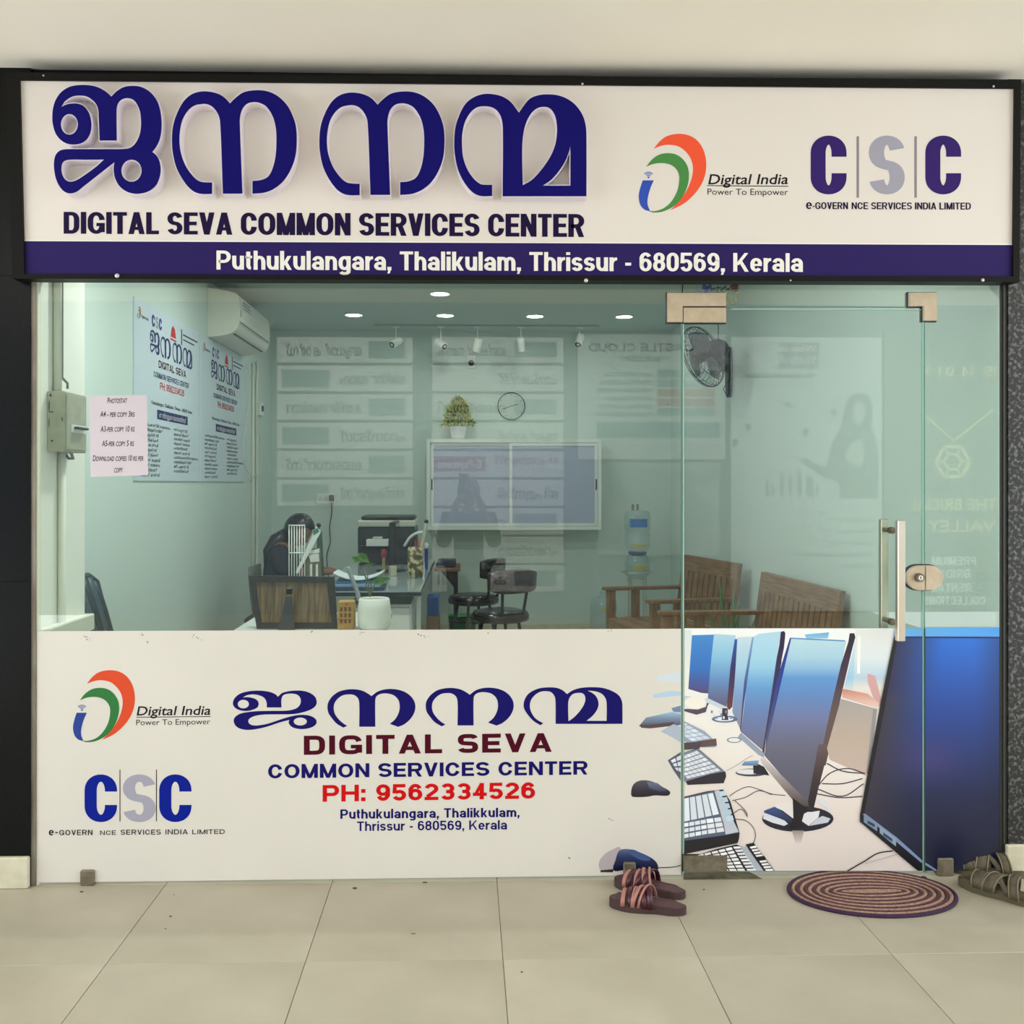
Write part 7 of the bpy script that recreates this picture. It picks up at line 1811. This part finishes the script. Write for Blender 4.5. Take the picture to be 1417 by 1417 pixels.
def slide(label, c, rz, flip=1):
    t = thing('slipper', label, 'slipper', (c[0], c[1], 0), 'pair of maroon slides'); K = dict(local=True)
    mb = MB(); sole(mb, .262, .094, .0005, .022); mb.build('sole', mat('dark_maroon_sole', (66, 44, 44), .7), t, **K)
    mb = MB(); sole(mb, .252, .085, .0222, .0245); mb.build('footbed', mat('brown_footbed', (82, 54, 56), .6), t, **K)
    pk = mat('rose_tan_strap', (168, 116, 104), .45); dm = mat('wine_strap', (66, 18, 34), .3)
    for x_, h_, w_, dx, m in ((.078, .036, .014, .0, pk), (.058, .042, .014, .012, dm), (.040, .046, .012, -.01, pk), (.018, .05, .016, .03, dm), (.022, .054, .012, -.045, pk), (-.006, .056, .018, .02, dm), (-.0, .06, .008, -.05, pk)):
        mb = MB(); strap(mb, x_, .094, h_, w_, dx * flip); mb.build('strap', m, t, **K)
    t.rotation_euler = (0, 0, rz); return t
def place2(p, q):
    a, b = atz(*p), atz(*q); return ((a.x + b.x) / 2, (a.y + b.y) / 2), math.atan2(a.y - b.y, a.x - b.x)
c_, r_ = place2((846, 1252), (947, 1264)); slide('maroon and rose strap slide, the nearer one of the pair by the door', c_, r_)
c_, r_ = place2((853, 1224), (946, 1243)); slide('maroon and rose strap slide, the farther one against the glass film', c_, r_, -1)
def sandal(label, c, rz):
    t = thing('sandal', label, 'sandal', (c[0], c[1], 0), 'pair of olive brown sandals'); K = dict(local=True)
    ol = mat('olive_brown_strap', (92, 84, 66), .7, rgb2=(76, 68, 52), scale=40); tr_ = mat('strap_trim', (124, 114, 92), .6)
    mb = MB(); sole(mb, .28, .086, .0005, .022); mb.build('sole', mat('olive_sole', (84, 78, 54), .7), t, **K)
    mb = MB(); sole(mb, .27, .08, .0222, .025); mb.build('footbed', ol, t, **K)
    for x_, h_, w_, dx in ((.062, .04, .046, .02), (.0, .052, .046, -.03), (-.055, .058, .036, .04)):
        mb = MB(); strap(mb, x_, .09, h_, w_, dx, z0=.022, th=.004); s_ = mb.build('strap', ol, t, **K)
        for e_ in (-1, 1):
            mb = MB(); strap(mb, x_ + e_ * w_ * .42, .094, h_ + .002, .004, dx, z0=.022, th=.004); mb.build('strap_edge', tr_, s_, **K)
    mb = MB(); strap(mb, -.0, .086, .05, .02, .1, z0=.024); mb.build('side_strap', ol, t, **K)
    t.rotation_euler = (0, 0, rz); return t
c_, r_ = place2((1332, 1224), (1434, 1256)); sandal('olive brown strap sandal, the nearer one at the right edge', c_, r_)
c_, r_ = place2((1314, 1203), (1408, 1213)); sandal('olive brown strap sandal, the farther one against the blue film', c_, r_)

# specks of dirt on the tiles
mb = MB()
for (x_, y_, a, b) in ((236, 1268, 2.2, 1.0), (229, 1285, 1.2, .8), (113, 1234, 3, 1), (491, 1229, 3.5, 1.6), (572, 1292, 4, .6), (241, 1238, 1, .6), (588, 1221, 4, 1), (974, 1231, 2, .8), (722, 1345, 2, 1)):
    mb.prism(ell(x_, y_, a, b, 8), None, lambda p, q: atz(p, q, .0006))
tag(mb.build('floor_specks', mat('dirt_speck', (70, 60, 46), .9)), 'small dark dirt specks scattered on the beige floor tiles', 'dirt', kind='stuff')
